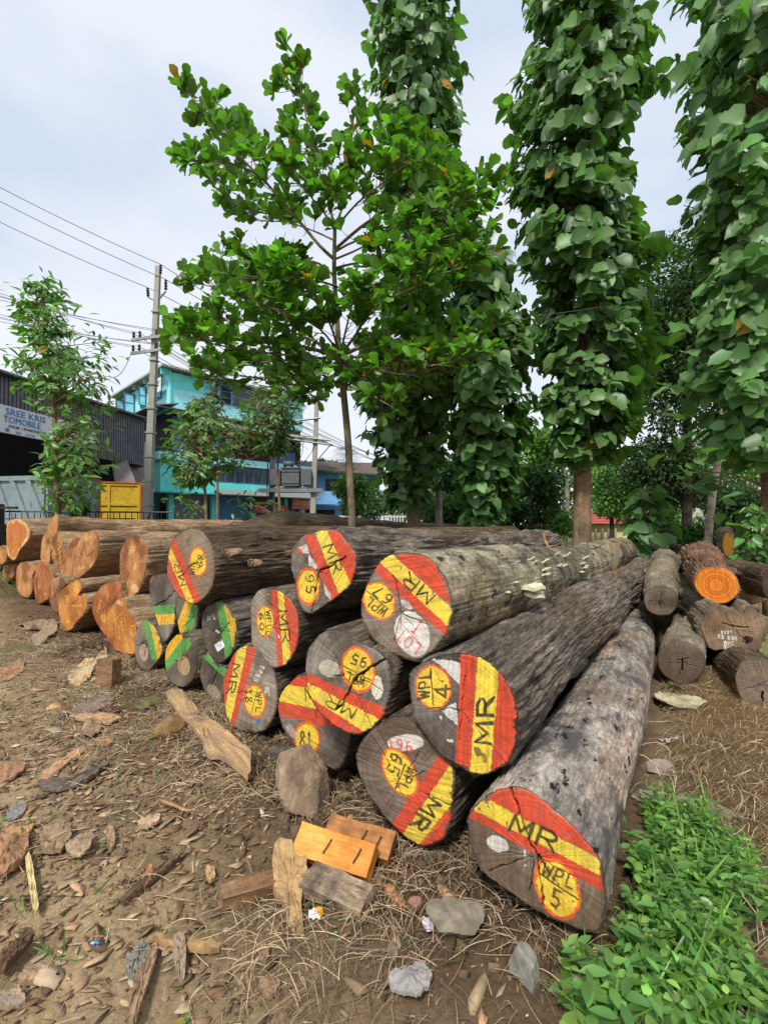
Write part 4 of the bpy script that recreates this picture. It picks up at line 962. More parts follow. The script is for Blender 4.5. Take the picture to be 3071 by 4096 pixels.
teak('tall teak tree at the right of centre with a thick bare lower trunk', 10.5, [(1257,1290),(1256,1160),(1257,980),(1258,800),(1262,600),(1272,300),(1285,0),(1290,-120)], .22,
     [(-110,1150,1400),(0,1125,1405),(60,1115,1412),(130,1120,1425),(180,1115,1430),(215,1095,1370),(300,1095,1340),(380,1100,1365),(440,1088,1390),(500,1105,1425),(560,1120,1430),(640,1140,1430),(720,1140,1420),(800,1150,1400),(880,1170,1390),(940,1185,1370),(985,1195,1330)], .385, 760, TG, 'teak trees beyond the log pile', warm=.3)
teak('teak tree with a narrow top rising behind the almond tree', 12.0, [(893,1290),(893,1145),(896,1000),(905,800),(900,600),(893,400),(888,150),(880,-100)], .19,
     [(-110,790,1000),(0,770,1003),(60,775,1005),(130,792,1002),(230,800,1005),(330,810,1000),(420,820,1020),(500,830,1040),(600,830,1020),(700,780,1010),(780,760,1015),(860,755,1010),(950,775,985),(1040,820,940),(1080,840,930)], .36, 720, (.095, .200, .066), 'teak trees beyond the log pile')
teak('nearest teak tree cut off by the right border of the view', 7.6, [(1668,1330),(1664,1180),(1658,1000),(1657,700),(1662,300),(1668,-100)], .14,
     [(-110,1500,1840),(0,1450,1850),(60,1480,1850),(110,1500,1850),(200,1425,1850),(290,1440,1850),(380,1480,1850),(450,1455,1850),(540,1500,1850),(600,1500,1850),(680,1485,1840),(760,1455,1830),(830,1450,1830),(900,1480,1820),(960,1530,1800)], .36, 470, (.102, .222, .072), 'teak trees beyond the log pile',
     extra=((1480,1020,-.2,9,.33),(1520,1040,-.1,8,.33),(1560,1030,0,5,.28),(1460,840,-.3,9,.36),(1480,760,-.5,9,.34)))
teak('slim young teak tree between the two tallest teaks', 10.2, [(1045,1290),(1045,1140),(1045,1000),(1045,800),(1046,590)], .085,
     [(570,1010,1090),(620,985,1150),(680,960,1165),(760,925,1165),(850,930,1165),(930,950,1150),(1000,985,1130),(1060,1000,1110),(1120,1010,1080)], .36, 330, (.095, .200, .066), 'teak trees beyond the log pile')
teak('bushy teak sapling with broad leaves behind the far end of WPL 67 log', 9.0, [(1385,1260),(1385,1180),(1395,1080)], .03,
     [(1060,1370,1420),(1100,1340,1460),(1150,1350,1470),(1200,1360,1440)], .34, 44, (.08, .18, .06), None, per=(4, 6), nm='teak_sapling', cat='sapling')
teak('bright leafy sapling at the right border beside the orange cut log', 7.0, [(1640,1290),(1640,1200),(1635,1110)], .02,
     [(1095,1600,1680),(1130,1580,1700),(1180,1560,1700),(1225,1575,1680)], .17, 48, (.08, .22, .05), None, per=(4, 7), nm='sapling', tplk='ovate', mat=M_leaf, cat='sapling')
# ---- broad leaved street trees on the left
teak('leafy tree with two heads standing before the truck shed', 12.5, [(128,1300),(126,1110),(122,1000),(118,900),(112,840),(100,740),(92,640)], .085,
     [(605,55,125),(650,25,165),(690,12,165),(720,45,170),(765,45,190),(800,8,235),(850,30,255),(890,62,265),(940,78,262),(1000,75,250),(1050,85,235),(1110,90,210)], .29, 470, (.11, .235, .065), 'roadside trees on the left', tplk='ell', nm='roadside_tree', per=(6, 9), mat=M_leaf, clump=.52,
     extra=((85,640,.1,50,.30),(105,690,-.2,60,.32),(50,790,.1,60,.32),(120,800,-.3,60,.32),(180,860,-.3,60,.32),(150,930,-.3,50,.32),(190,960,.1,40,.3),(130,1010,-.3,50,.32),(165,1060,-.2,50,.32),(120,1090,.1,30,.3),(215,850,.2,30,.3),(205,740,.2,34,.27),(220,770,.1,34,.27),(190,790,.1,30,.27),(60,640,.1,22,.27),(110,620,0,18,.25)))
teak('thin tree with drooping leaves in front of the teal building', 14.5, [(447,1290),(446,1130),(443,1060),(436,980),(430,860)], .06,
     [(852,415,455),(880,380,500),(920,345,540),(960,335,560),(1000,355,540),(1030,370,470),(1045,370,420)], .28, 210, (.11, .225, .065), 'roadside trees on the left', tplk='ell', nm='roadside_tree', per=(6, 9), mat=M_leaf, extra=((405,1085,0,20,.27),(400,1100,-.2,14,.25),(395,1075,-.2,12,.25)))
teak('thin tree beside the transformer poles', 15.0, [(608,1290),(606,1130),(602,1060),(600,1000),(612,930),(598,820)], .055,
     [(780,560,640),(830,530,660),(870,510,665),(910,500,655),(940,520,640),(970,540,620)], .27, 200, (.10, .205, .065), 'roadside trees on the left', tplk='ell', nm='roadside_tree', per=(6, 9), mat=M_leaf, extra=((535,1090,0,26,.25),(560,1100,0,16,.25),(515,1085,0,14,.25),(520,930,0,30,.25),(640,950,.2,20,.25)))
teak('slender tree whose crown shows over the teal building roof', 18.0, [(470,1250),(470,1000),(468,830)], .06,
     [(772,455,480),(790,445,495),(820,435,500),(850,445,490),(880,450,485)], .22, 60, (.035, .07, .03), None, tplk='ell', nm='roadside_tree', per=(6, 9), mat=M_leaf)

# ---- small leaved trees and bushes in the background
def bush(label, cx, cy, rx, ry, Yt, ls, nl, col, nm='bush', cat='bush', trunk=None, tr=.06, gap=.9, group=None, kind='small', yel=0.0, lobes=14):
    b_ = PU(cx, cy, Yt); b_[2] = 0
    root = empty(nm, label, cat, tuple(b_), group)
    k = Yt / 1053; c3 = PU(cx, cy, Yt)
    R3 = np.array([rx * k, (rx * k + ry * k) * .45, ry * k])
    lc = nrmz(rng.normal(size=(lobes, 3))) * rng.uniform(.25, .75, (lobes, 1)) * R3
    lr = rng.uniform(.28, .5, lobes)
    pi = rng.integers(0, lobes, nl)
    dv = rdir(nl) * (rng.uniform(.45, 1, (nl, 1)) ** .5)
    p = lc[pi] + dv * R3 * lr[pi][:, None]
    keep = fbm(p / (ls * 5) + 3, 17, 2) > -.18 * gap
    p = p[keep]; dv = dv[keep]; n_ = len(p)
    D = nrmz(dv + rdir(n_) * .9 + np.array([0, 0, -.3])); Nn = rdir(n_) * .6 + np.array([0, 0, 1.0]) + dv * .5
    cl = leafcol(n_, col, .35, .2, yel)
    pts3 = p + c3; pts3[:, 2] = np.maximum(pts3[:, 2], .03)
    m_ = MB()
    if trunk:
        q = [PU(x_, y_, Yt) for x_, y_ in trunk]; q = [np.array([q[0][0], q[0][1], -.05])] + q
        limb(q, tr, tr * .5, m_, 9)
        top = q[-1]
    else: top = np.array([b_[0], b_[1], 0.0])
    for i in range(lobes):
        e_ = c3 + lc[i]
        m_.tube([top, (top + e_) / 2 + np.array([0, 0, .05]), e_], [tr * .35, tr * .22, tr * .1], 5, cap=False)
    o = m_.build('trunk', M_barkD if trunk else M_twig, None, True); place_children(root, o)
    o = leaves('crown', pts3, D, Nn, ls * rng.uniform(.6, 1.2, n_), kind, cl, M_leaf, None, .01); place_children(root, o)
    return root
bush('tall dark tree with fine leaves between the right hand teaks', 1470, 720, 125, 260, 16, .17, 24000, (.045, .095, .035), 'broadleaf_tree', 'tree', [(1482,1180),(1482,900),(1475,700)], .20, 1.2, lobes=34)
bush('dark lower tree behind the teak sapling', 1420, 1030, 130, 110, 17, .17, 11000, (.04, .085, .03), 'broadleaf_tree', 'tree', [(1440,1180),(1440,1080)], .15, .9, lobes=24)
bush('dark shady tree at the right behind the leaning palm', 1590, 1090, 90, 75, 19, .17, 8000, (.04, .085, .032), 'broadleaf_tree', 'tree', [(1600,1190),(1600,1120)], .15, .9, lobes=18)
bush('pale green tree glowing between the young teak and the tallest teak', 1160, 970, 75, 60, 20, .26, 2600, (.22, .38, .09), 'broadleaf_tree', 'tree', [(1160,1130),(1160,1000)], .12, lobes=18)
bush('bright green tree far behind the bare teak trunk', 1320, 1060, 75, 85, 26, .26, 5200, (.16, .30, .07), 'broadleaf_tree', 'tree', [(1320,1130),(1320,1080)], .15, lobes=22)
bush('tall pale green tree far behind the palm at the right', 1590, 960, 110, 95, 28, .28, 6500, (.17, .31, .09), 'broadleaf_tree', 'tree', [(1590,1130),(1590,1000)], .2, lobes=24)
bush('dark tree with hanging leaves left of the bare teak trunk', 1150, 1060, 70, 70, 14, .17, 3200, (.05, .11, .04), 'broadleaf_tree', 'tree', [(1150,1180),(1150,1080)], .06, lobes=18)
bush('low bright bush between the teak trunks', 1190, 1130, 60, 34, 17, .16, 4200, (.14, .30, .07), lobes=16)
bush('feathery green bush left of the first teak trunk', 765, 1070, 52, 52, 15, .16, 2600, (.09, .19, .045), lobes=16)
bush('grey green bush close to the almond trunk', 800, 1090, 40, 40, 18, .18, 1500, (.10, .17, .09), lobes=12)
bush('dense dark bush in shade behind the slim young teak', 1100, 1110, 70, 48, 15, .16, 3200, (.06, .15, .04), lobes=16)
bush('dark hedge behind the first teak trunk', 960, 1110, 80, 45, 16, .16, 3600, (.06, .14, .04), lobes=18)
bush('deep red leaved shrub beyond the pile', 1163, 1134, 16, 16, 14, .16, 260, (.12, .012, .02), lobes=8)
bush('grey leaved low shrub beside the red one', 1165, 1150, 40, 14, 13.5, .12, 800, (.08, .14, .08), lobes=10)
bush('light green bush seen through the shed opening', 125, 1000, 60, 75, 31, .34, 3200, (.20, .36, .05), lobes=14)
bush('small leafy bush low before the shuttered shops', 170, 1100, 30, 30, 13, .16, 500, (.05, .12, .03), lobes=8)
bush('far grey green tree over the blue house roof', 700, 1005, 26, 14, 70, .7, 900, (.06, .10, .05), 'broadleaf_tree', 'tree', [(700,1080),(700,1010)], .3, lobes=12)
bush('far tree right of the blue house', 650, 1010, 20, 11, 72, .7, 600, (.07, .11, .05), 'broadleaf_tree', 'tree', [(650,1080),(650,1015)], .3, lobes=10)
bush('green bush behind the sapling at the right border', 1640, 1150, 60, 40, 12, .18, 1200, (.07, .15, .04), lobes=12)
bush('low green bush between the right pile and the dark trees', 1510, 1160, 50, 30, 14, .16, 1600, (.04, .10, .03), lobes=12)
# far tree line closing the horizon, one mass
n_ = 26000
xx = rng.uniform(-45, 75, n_); yy = 48 + rng.uniform(0, 8, n_)
hh = 3.6 + 3.5 * (fbm(v3(xx * .12, xx * 0), 71, 3) + .3) + np.where(xx > 8, 2.5, 0)
zz = hh * rng.random(n_) ** .6
k_ = (xx < -16) & (xx > -45)
D = rdir(n_); Nn = rdir(n_) * .5 + np.array([0, -.3, 1.0])
cl = leafcol(n_, (.09, .17, .055), .3, .35) * (.8 + .5 * fbm(v3(xx * .3, zz * .3), 9, 3))[:, None]
o = leaves('far_trees', np.stack([xx, yy, zz], -1), D, Nn, rng.uniform(.45, .9, n_), 'small', cl, M_leaf)
tag(o, 'far wood of mixed green trees closing the horizon', kind='stuff')

# ---- palms
def palm(label, pts_, Yt, r, crown, nf=14, fl=2.6, nm='coconut_palm', group=None):
    b_ = PU(pts_[0][0], pts_[0][1], Yt); b_[2] = 0
    root = empty(nm, label, 'palm', tuple(b_), group)
    m_ = MB(); q = [np.array([b_[0], b_[1], -.05])] + [PU(x_, y_, Yt) for x_, y_ in pts_]
    limb(q, r, r * .8, m_, 10)
    o = m_.build('trunk', M_palm, None, True); place_children(root, o)
    if crown:
        Lp, Ld, Ln, Ls = [], [], [], []; fr_ = MB(); top = q[-1]
        for i in range(nf):
            a_ = i * 2.4; e = random.uniform(-.1, 1.1)
            d = np.array([math.cos(a_) * math.cos(e), math.sin(a_) * math.cos(e), math.sin(e)])
            pp = [top + d * fl * t_ + np.array([0, 0, -fl * .55 * t_ * t_]) for t_ in np.linspace(0, 1, 9)]
            fr_.tube(pp, [.03, .028, .025, .02, .018, .015, .012, .01, .006], 4, cap=False)
            for t_ in np.linspace(.12, 1, 42):
                p = top + d * fl * t_ + np.array([0, 0, -fl * .55 * t_ * t_])
                sd = np.cross(d, [0, 0, 1]); sd /= np.linalg.norm(sd) + 1e-6
                for s_ in (-1, 1):
                    Lp.append(p); Ld.append(sd * s_ + d * .6 + np.array([0, 0, -.5])); Ln.append(np.array([0, 0, 1.0])); Ls.append(.62 * (1.1 - abs(t_ - .45)))
        o = fr_.build('frond_ribs', M_twig, None, True); place_children(root, o)
        o = leaves('crown', Lp, Ld, Ln, Ls, 'blade', leafcol(len(Lp), (.14, .19, .06), .3, .5), M_leaf); place_children(root, o)
bush('light green thicket behind the low dark logs and trunks', 1010, 1085, 150, 45, 24, .26, 5000, (.15, .30, .07), lobes=26)
bush('low green thicket beyond the leaning palm', 1480, 1120, 110, 55, 24, .26, 4600, (.12, .24, .06), lobes=26)
bush('dark green shrub filling the gap between the first teak and the slim teak', 975, 1035, 60, 60, 19, .22, 2600, (.08, .18, .05), lobes=16)
palm('leaning pale palm trunk at the right beside the dark trees', [(1527,1180),(1535,1090),(1545,1020),(1556,950),(1570,780),(1600,600),(1660,380)], 13, .10, True, 12, 2.2)
palm('coconut palm whose fronds show past the teak behind the almond tree', [(1020,1130),(1020,900),(1018,540)], 26, .16, True, 16, 2.4)
palm('far palm with hanging fronds behind the dark bush', [(1225,1125),(1222,1040),(1205,985)], 34, .16, True, 14, 2.6)
m_ = MB(); q = [GU(950, 1300), PU(948, 1140, 12.5), PU(946, 1060, 12.5)]; q[0] = np.array([q[1][0], q[1][1], -.05]); limb(q, .10, .09, m_, 10)
tag(m_.build('palm_stem', M_palm, None, True), 'short pale palm stem between the teak trunks', 'palm')
# dark needle tree by the blue house
b_ = PU(748, 1080, 30); b_[2] = 0
root = empty('pine_tree', 'thin dark needle tree beside the blue house', 'tree', tuple(b_))
m_ = MB(); m_.tube([b_, PU(748, 960, 30)], [.14, .04], 8); Lp = []; Ld = []
for i in range(900):
    t_ = random.random(); y_ = 968 + t_ * 110; p = PU(748, y_, 30); a_ = random.uniform(0, 6.28); r_ = (.3 + t_ * 1.2) * random.random()
    d = np.array([math.cos(a_), math.sin(a_), .5]); Lp.append(p + d * r_); Ld.append(d)
o = m_.build('trunk', M_barkD, None, True); place_children(root, o)
o = leaves('crown', Lp, Ld, np.tile([0, 0, 1.0], (len(Lp), 1)), .5, 'blade', leafcol(len(Lp), (.03, .06, .035)), M_leaf); place_children(root, o)

# ------------------------------------------------------------------ buildings
TEAL = plain('teal_paint', (.14, .72, .68), .7, .10, 1.2, dirt=(.14, .48, .47)); TEALD = plain('dark_teal_paint', (.05, .34, .31), .7, .15, 2)
TEALL = plain('light_blue_paint', (.34, .80, .86), .7, .08, 1.2, dirt=(.3, .62, .68)); GREYC = plain('grey_concrete', (.22, .22, .22), .9, .2, 3, dirt=(.12, .12, .11))
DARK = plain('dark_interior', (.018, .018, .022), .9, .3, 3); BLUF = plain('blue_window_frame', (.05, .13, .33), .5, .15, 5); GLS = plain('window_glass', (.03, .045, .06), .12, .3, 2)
BLUS = plain('blue_shutter', (.04, .17, .40), .5, .15, 2); GRYS = plain('grey_shutter', (.16, .19, .24), .5, .15, 2); BRWN = plain('brown_slats', (.09, .03, .022), .8, .2, 2)
ROOFM = plain('aged_sheet_roof', (.42, .44, .36), .8, .2, 2, dirt=(.22, .24, .18)); WHITEP = plain('white_board', (.68, .70, .72), .6, .06, 3); STEEL = plain('galvanised_steel', (.30, .31, .31), .5, .15, 6, .4)
SHEDM = plain('grey_corrugated_sheet', (.13, .135, .155), .55, .25, 1.5, .3, dirt=(.07, .075, .085)); BLUH = plain('blue_house_paint', (.16, .38, .68), .7, .1, 1.5); IRON = plain('black_iron', (.012, .013, .014), .5, .2, 8)
def textmesh(name, s, mat, parent, origin, ex, ez, h, depth=.01, width=None, adv=1.0):
    cu = bpy.data.curves.new(name, 'FONT'); cu.body = s; cu.size = 1; cu.extrude = .004; cu.resolution_u = 2
    to = bpy.data.objects.new(name, cu); SC.collection.objects.link(to)
    bpy.context.view_layer.update()
    me = bpy.data.meshes.new_from_object(to.evaluated_get(bpy.context.evaluated_depsgraph_get()))
    bpy.data.objects.remove(to)
    co = np.zeros(len(me.vertices) * 3, np.float32); me.vertices.foreach_get('co', co); co = co.reshape(-1, 3)
    w_ = np.ptp(co[:, 0]); hh_ = np.ptp(co[:, 1])
    sx_ = (width / w_) if width else h / hh_
    x_ = (co[:, 0] - co[:, 0].min()) * sx_; z_ = (co[:, 1] - co[:, 1].min()) * h / hh_
    ex = np.array(ex, float); ez = np.array(ez, float); nn_ = np.cross(ex, ez)
    V_ = np.array(origin) + x_[:, None] * ex + z_[:, None] * ez + (co[:, 2] * 1.0)[:, None] * nn_
    me.vertices.foreach_set('co', V_.astype(np.float32).ravel()); me.materials.clear(); me.materials.append(mat); me.update()
    return link(name, me, parent)
# -- the teal corner building
C0 = np.array([-12.6, 28.5]); e1 = np.array([.65, .76]); e1 /= np.linalg.norm(e1); e2 = np.array([-.69, .72]); e2 /= np.linalg.norm(e2)
fr = (C0, e1, e2)
tb_ = empty('shop_building', 'three storey teal corner building with blue shuttered shops and sheet roof', 'building', (C0[0], C0[1], 0))
def bpart(mb_, nm, mat, parent=None):
    o = mb_.build(nm, mat)
    if parent is None: place_children(tb_, o)
    else: o.parent = parent
    return o
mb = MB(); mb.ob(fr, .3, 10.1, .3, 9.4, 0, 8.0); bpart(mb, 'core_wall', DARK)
mb = MB(); mb.ob(fr, 0, 10.1, 0, 9.4, 8.0, 10.15); bpart(mb, 'upper_wall', TEALL)
mb = MB(); mb.ob(fr, .0, 3.2, -.02, .02, 9.25, 10.1); bpart(mb, 'upper_panel', TEAL)
# roof
mb = MB()
def bp(a_, b_, z_): q = C0 + e1 * a_ + e2 * b_; return np.array([q[0], q[1], z_])
mb.add([bp(-.55, -.55, 10.30), bp(10.6, -.55, 10.30), bp(10.6, 9.9, 10.30), bp(-.55, 9.9, 10.30), bp(-.55, -.55, 10.36), bp(10.6, -.55, 10.36), bp(10.6, 9.9, 10.36), bp(-.55, 9.9, 10.36), bp(3, 4.7, 11.0), bp(7.5, 4.7, 11.0)],
   [(0, 3, 2, 1), (0, 1, 5, 4), (1, 2, 6, 5), (2, 3, 7, 6), (3, 0, 4, 7), (4, 5, 9, 8), (5, 6, 9), (6, 7, 8, 9), (7, 4, 8)])
rf_ = bpart(mb, 'roof', ROOFM)
mb = MB()
mb.ob(fr, -.5, 10.5, -.575, -.55, 10.25, 10.30); mb.ob(fr, -.60, -.57, -.59, 9.9, 10.25, 10.30)
for i in range(46): mb.ob(fr, -.5 + i * .24, -.42 + i * .24, -.6, -.54, 10.22, 10.36)
for i in range(42): mb.ob(fr, -.62, -.56, -.5 + i * .25, -.42 + i * .25, 10.22, 10.36)
for i in range(5): mb.ob(fr, -.45, 0, 1 + i * 2, 1.08 + i * 2, 9.95, 10.2)
bpart(mb, 'roof_edge_ribs', ROOFM)
mb = MB(); mb.ob(fr, -.5, .02, -.06, .06, 9.9, 10.25); mb.tube([bp(.05, -.08, 10.2), bp(.05, -.08, 8.0)], .06, 8); bpart(mb, 'drainpipe', TEAL)
# windows: right face (upper), left face (upper)
def window(face, a_, w_, z0, z1, nv, nh, frm=BLUF, glass=GLS, out_=.05, sh=None):
    f = MB()
    def B(m__, x0, x1, d0, d1, zz0, zz1):
        if face == 1: m__.ob(fr, x0, x1, -d1, -d0, zz0, zz1)
        else: m__.ob(fr, -d1, -d0, x0, x1, zz0, zz1)
    for i in range(nv + 1):
        x = a_ + (w_ - .06) * i / nv; B(f, x, x + .06, .005, out_ + .02, z0, z1)
    for i in range(nh + 1):
        z_ = z0 + (z1 - z0 - .06) * i / nh; B(f, a_ + .003, a_ + w_ - .003, .008, out_ + .012, z_, z_ + .06)
    o = f.build('window', frm); place_children(tb_, o)
    g = MB(); B(g, a_ + .02, a_ + w_ - .02, .004, .02, z0 + .02, z1 - .02); gg = g.build('pane', glass); gg.parent = o
    return o
window(1, 3.3, .8, 8.85, 10.1, 1, 3, glass=DARK); window(1, 4.2, 3.6, 8.85, 10.1, 4, 2)
window(2, 1.2, 1.0, 8.75, 9.95, 2, 2); window(2, 3.9, 1.0, 8.75, 9.95, 2, 2, glass=DARK); window(2, 6.2, 2.2, 8.6, 9.95, 4, 2)
def openleaf(b_, w_, z0, z1):       # open casement standing out from the left face
    m__ = MB(); q = lambda o_, z_: C0 + 0 * e1
    for z_ in (z0, (z0 + z1) / 2, z1 - .05): m__.ob(fr, -w_, -.06, b_, b_ + .05, z_, z_ + .05)
    for x in (-w_, -.1): m__.ob(fr, x, x + .05, b_ - .004, b_ + .054, z0, z1)
    o = m__.build('open_casement', BLUF); place_children(tb_, o)
    g = MB(); g.ob(fr, -w_ + .05, -.1, b_ + .02, b_ + .03, z0 + .05, z1 - .05); gg = g.build('pane', TEALL); gg.parent = o
openleaf(1.1, .55, 8.75, 9.95); openleaf(3.8, .5, 8.75, 9.95); openleaf(6.1, .7, 8.6, 9.9); openleaf(8.4, .6, 8.6, 9.9)
# sign board on the corner
mb = MB(); mb.ob(fr, -.45, -.40, .15, 2.1, 8.95, 9.75); sg = bpart(mb, 'sign_board', WHITEP)
q = C0 + e1 * (-.47) + e2 * 1.95
textmesh('sign_text', 'TEPEECIMINAM', GREYC, sg, (q[0], q[1], 9.4), (-e2[0], -e2[1], 0), (0, 0, 1), .22, width=1.6)
textmesh('sign_text', 'SPORTS', GREYC, sg, (q[0] - e2[0] * .4, q[1] - e2[1] * .4, 9.06), (-e2[0], -e2[1], 0), (0, 0, 1), .2, width=.9)
# middle storey: brown slats, shutters, awnings, posts
mb = MB(); mb.ob(fr, 3.6, 10.0, .2, .26, 5.4, 8.0)
for i in range(17): mb.ob(fr, 3.6, 10.0, .12, .17, 5.5 + i * .15, 5.56 + i * .15)
bpart(mb, 'slatted_wall', BRWN)
mb = MB()
for i in range(22): mb.ob(fr, .3, 3.4, .10 + .02 * (i % 2), .2, 5.4 + i * .1, 5.5 + i * .1)
bpart(mb, 'blue_louvres', BLUS)
mb = MB()
mb.ob(fr, .9, 1.7, -.02, .03, 6.2, 6.9); bpart(mb, 'notice_board', WHITEP)
for (x0_, x1_, zz_) in ((1.9, 2.6, 6.1), (3.7, 4.2, 6.0)):
    mb = MB(); mb.ob(fr, x0_, x1_, -.02, .03, zz_, zz_ + .7); bpart(mb, 'notice_board', WHITEP)
mb = MB(); mb.ob(fr, 7.2, 9.4, .02, .08, 5.3, 6.3); 
for i in range(6): mb.ob(fr, 7.2, 9.4, -.01, .02, 5.35 + i * .16, 5.42 + i * .16)
bpart(mb, 'blue_louvre_panel', BLUS)
mb = MB()
mb.quadp(bp(-1.0, -1.3, 7.75), bp(3.0, -1.3, 7.75), bp(3.0, .2, 8.1), bp(-1.0, .2, 8.1), .06); mb.quadp(bp(3.2, -1.7, 7.1), bp(11.8, -1.7, 7.0), bp(11.8, .2, 7.75), bp(3.2, .2, 7.75), .06)
mb.quadp(bp(-1.3, -1.0, 7.75), bp(-1.3, 5.0, 7.75), bp(.2, 5.0, 8.1), bp(.2, -1.0, 8.1), .06)
bpart(mb, 'awning', plain('rusty_awning_sheet', (.13, .115, .10), .8, .3, 2, dirt=(.22, .2, .17)))
mb = MB()
for x in (3.3, 6.0, 8.6, 11.6): mb.tube([bp(x, -1.6, 7.0), bp(x, -.1, 6.1)], .035, 6)
mb.tube([bp(3.2, -1.65, 7.03), bp(11.8, -1.65, 6.93)], .04, 6); bpart(mb, 'awning_frame', STEEL)
# first floor teal parapet, windows, band
mb = MB(); mb.ob(fr, -.9, 10.4, -.9, -.78, 4.85, 5.3); mb.ob(fr, -.9, -.78, -.78, 9.0, 4.85, 5.3); bpart(mb, 'upper_band', TEALL)
mb = MB(); mb.ob(fr, -.75, 2.6, -.75, -.6, 3.05, 4.85); mb.ob(fr, -.75, -.6, -.6, 3.2, 3.05, 4.85); bpart(mb, 'corner_parapet', TEAL)
mb = MB(); mb.ob(fr, 2.6, 10.3, -.72, -.6, 3.3, 3.75); bpart(mb, 'lower_band', TEAL)
mb = MB(); mb.ob(fr, 2.62, 10.2, -.66, -.58, 3.77, 4.83); g_ = bpart(mb, 'window_strip', GLS)
f = MB()
for i in range(12): f.ob(fr, 2.65 + i * .68, 2.72 + i * .68, -.70, -.665, 3.77, 4.83)
f.ob(fr, 2.62, 10.2, -.706, -.668, 3.77, 3.83); bpart(f, 'window_frame', BLUF, g_).location = (0, 0, 0)
mb = MB(); mb.ob(fr, 8.3, 9.6, -.76, -.72, 3.8, 4.75); eb = bpart(mb, 'poster_board', WHITEP)
q = C0 + e1 * 8.45 + e2 * (-.77); textmesh('sign_text', 'EVANS', BLUF, eb, (q[0], q[1], 4.25), (e1[0], e1[1], 0), (0, 0, 1), .2, width=.6)
mb = MB(); mb.ob(fr, -1.0, 10.4, -1.2, -.5, 2.95, 3.04); mb.ob(fr, -1.2, -.5, -.5, 6, 2.95, 3.04); bpart(mb, 'ledge', TEALD)
mb = MB(); mb.quadp(bp(2.6, -1.9, 2.98), bp(10.4, -1.9, 2.95), bp(10.4, -.75, 3.32), bp(2.6, -.75, 3.32), .05); bpart(mb, 'shop_canopy', GREYC)
# ground floor
for x in (-.1, 2.6, 5.5, 8.2, 9.7):
    mb = MB(); mb.ob(fr, x, x + .3, -.35, .0, 0, 2.93); bpart(mb, 'pillar', TEAL)
for b_ in (1.3, 3.0, 4.8):
    mb = MB(); mb.ob(fr, -.35, -.05, b_, b_ + .22, 0, 2.93); bpart(mb, 'pillar', TEALD)
def shutter(x0, x1, mat):
    m__ = MB(); nz_ = 28
    for i in range(nz_): m__.ob(fr, x0, x1, .0 + .03 * (i % 2), .1, i * 2.6 / nz_, (i + 1) * 2.6 / nz_ + (.0))
    m__.ob(fr, x0, x1, -.06, .1, 2.62, 2.92)
    bpart(m__, 'roller_shutter', mat)
shutter(.3, 2.5, GRYS); shutter(3.0, 5.4, BLUS); shutter(5.9, 8.1, BLUS); shutter(8.6, 9.6, BLUS)
mb = MB(); mb.ob(fr, -.02, .06, 1.8, 2.8, 0, 2.7); bpart(mb, 'roller_shutter', plain('brown_shutter', (.16, .10, .08), .7, .2, 2))
ORB = plain('orange_red_sign', (.62, .10, .035), .5, .05, 3); REDB = plain('red_sign', (.50, .05, .035), .5, .08, 3); YELB = plain('yellow_sign', (.6, .38, .03), .5, .08, 3); BLKB = plain('black_sign', (.02, .02, .02), .5, .1, 3)
mb = MB(); mb.ob(fr, 5.5, 8.0, -.50, -.45, 2.45, 2.93); s1 = bpart(mb, 'sign_board', BLKB)
mb = MB(); mb.ob(fr, 5.6, 7.7, -.535, -.505, 2.48, 2.62); o = mb.build('sign_strip', YELB); o.parent = s1
mb = MB(); mb.ob(fr, 5.5, 8.4, -.55, -.5, 1.9, 2.42); s2 = bpart(mb, 'sign_board', REDB)
q = C0 + e1 * 6.9 + e2 * (-.56); textmesh('sign_text', 'NCLIN', WHITEP, s2, (q[0], q[1], 2.0), (e1[0], e1[1], 0), (0, 0, 1), .28, width=1.1)
mb = MB(); mb.ob(fr, 8.7, 10.6, -.60, -.55, 2.2, 3.05); s3 = bpart(mb, 'sign_board', ORB)
q = C0 + e1 * 8.85 + e2 * (-.61); textmesh('sign_text', 'Orient', WHITEP, s3, (q[0], q[1], 2.5), (e1[0], e1[1], 0), (0, 0, 1), .42, width=1.55)
# -- the blue house farther right
C1 = PU(695, 1080, 38)[:2]; fr2 = (C1, np.array([.98, .18]), np.array([-.18, .98]))
bh = empty('blue_house', 'two storey blue house with a dark tiled roof beside the teal building', 'house', (C1[0], C1[1], 0))
def hpart(mb_, nm, mat, parent=None, root=bh):
    o = mb_.build(nm, mat)
    if parent is None: place_children(root, o)
    else: o.parent = parent
    return o
mb = MB(); mb.ob(fr2, -1.8, 4.6, 0, 6, 0, 5.2); hpart(mb, 'wall', BLUH)
mb = MB(); mb.ob(fr2, -2.0, 5.0, -1.0, -.8, 2.6, 3.6); hpart(mb, 'balcony_wall', BLUH)
mb = MB(); p_ = lambda a_, b_, z_: np.array([*(fr2[0] + fr2[1] * a_ + fr2[2] * b_), z_])
mb.quadp(p_(-2.4, -1.2, 5.3), p_(5.2, -1.2, 4.9), p_(4.4, 3, 6.3), p_(-2.4, 3, 6.3), .12); mb.quadp(p_(5.2, -1.2, 4.9), p_(5.6, 6.5, 5.0), p_(4.4, 3, 6.3), p_(4.4, 2.9, 6.3), .1); hpart(mb, 'roof', plain('dark_tiles', (.10, .07, .055), .8, .3, 6))
for x in (.3, 2.6):
    mb = MB(); mb.ob(fr2, x, x + 1.8, -.05, -.02, 3.6, 4.6); w_ = hpart(mb, 'window', GLS)
    mb = MB()
    for i in range(4): mb.ob(fr2, x + i * .58, x + i * .58 + .05, -.09, -.055, 3.6, 4.6)
    o = mb.build('frame', IRON); o.parent = w_
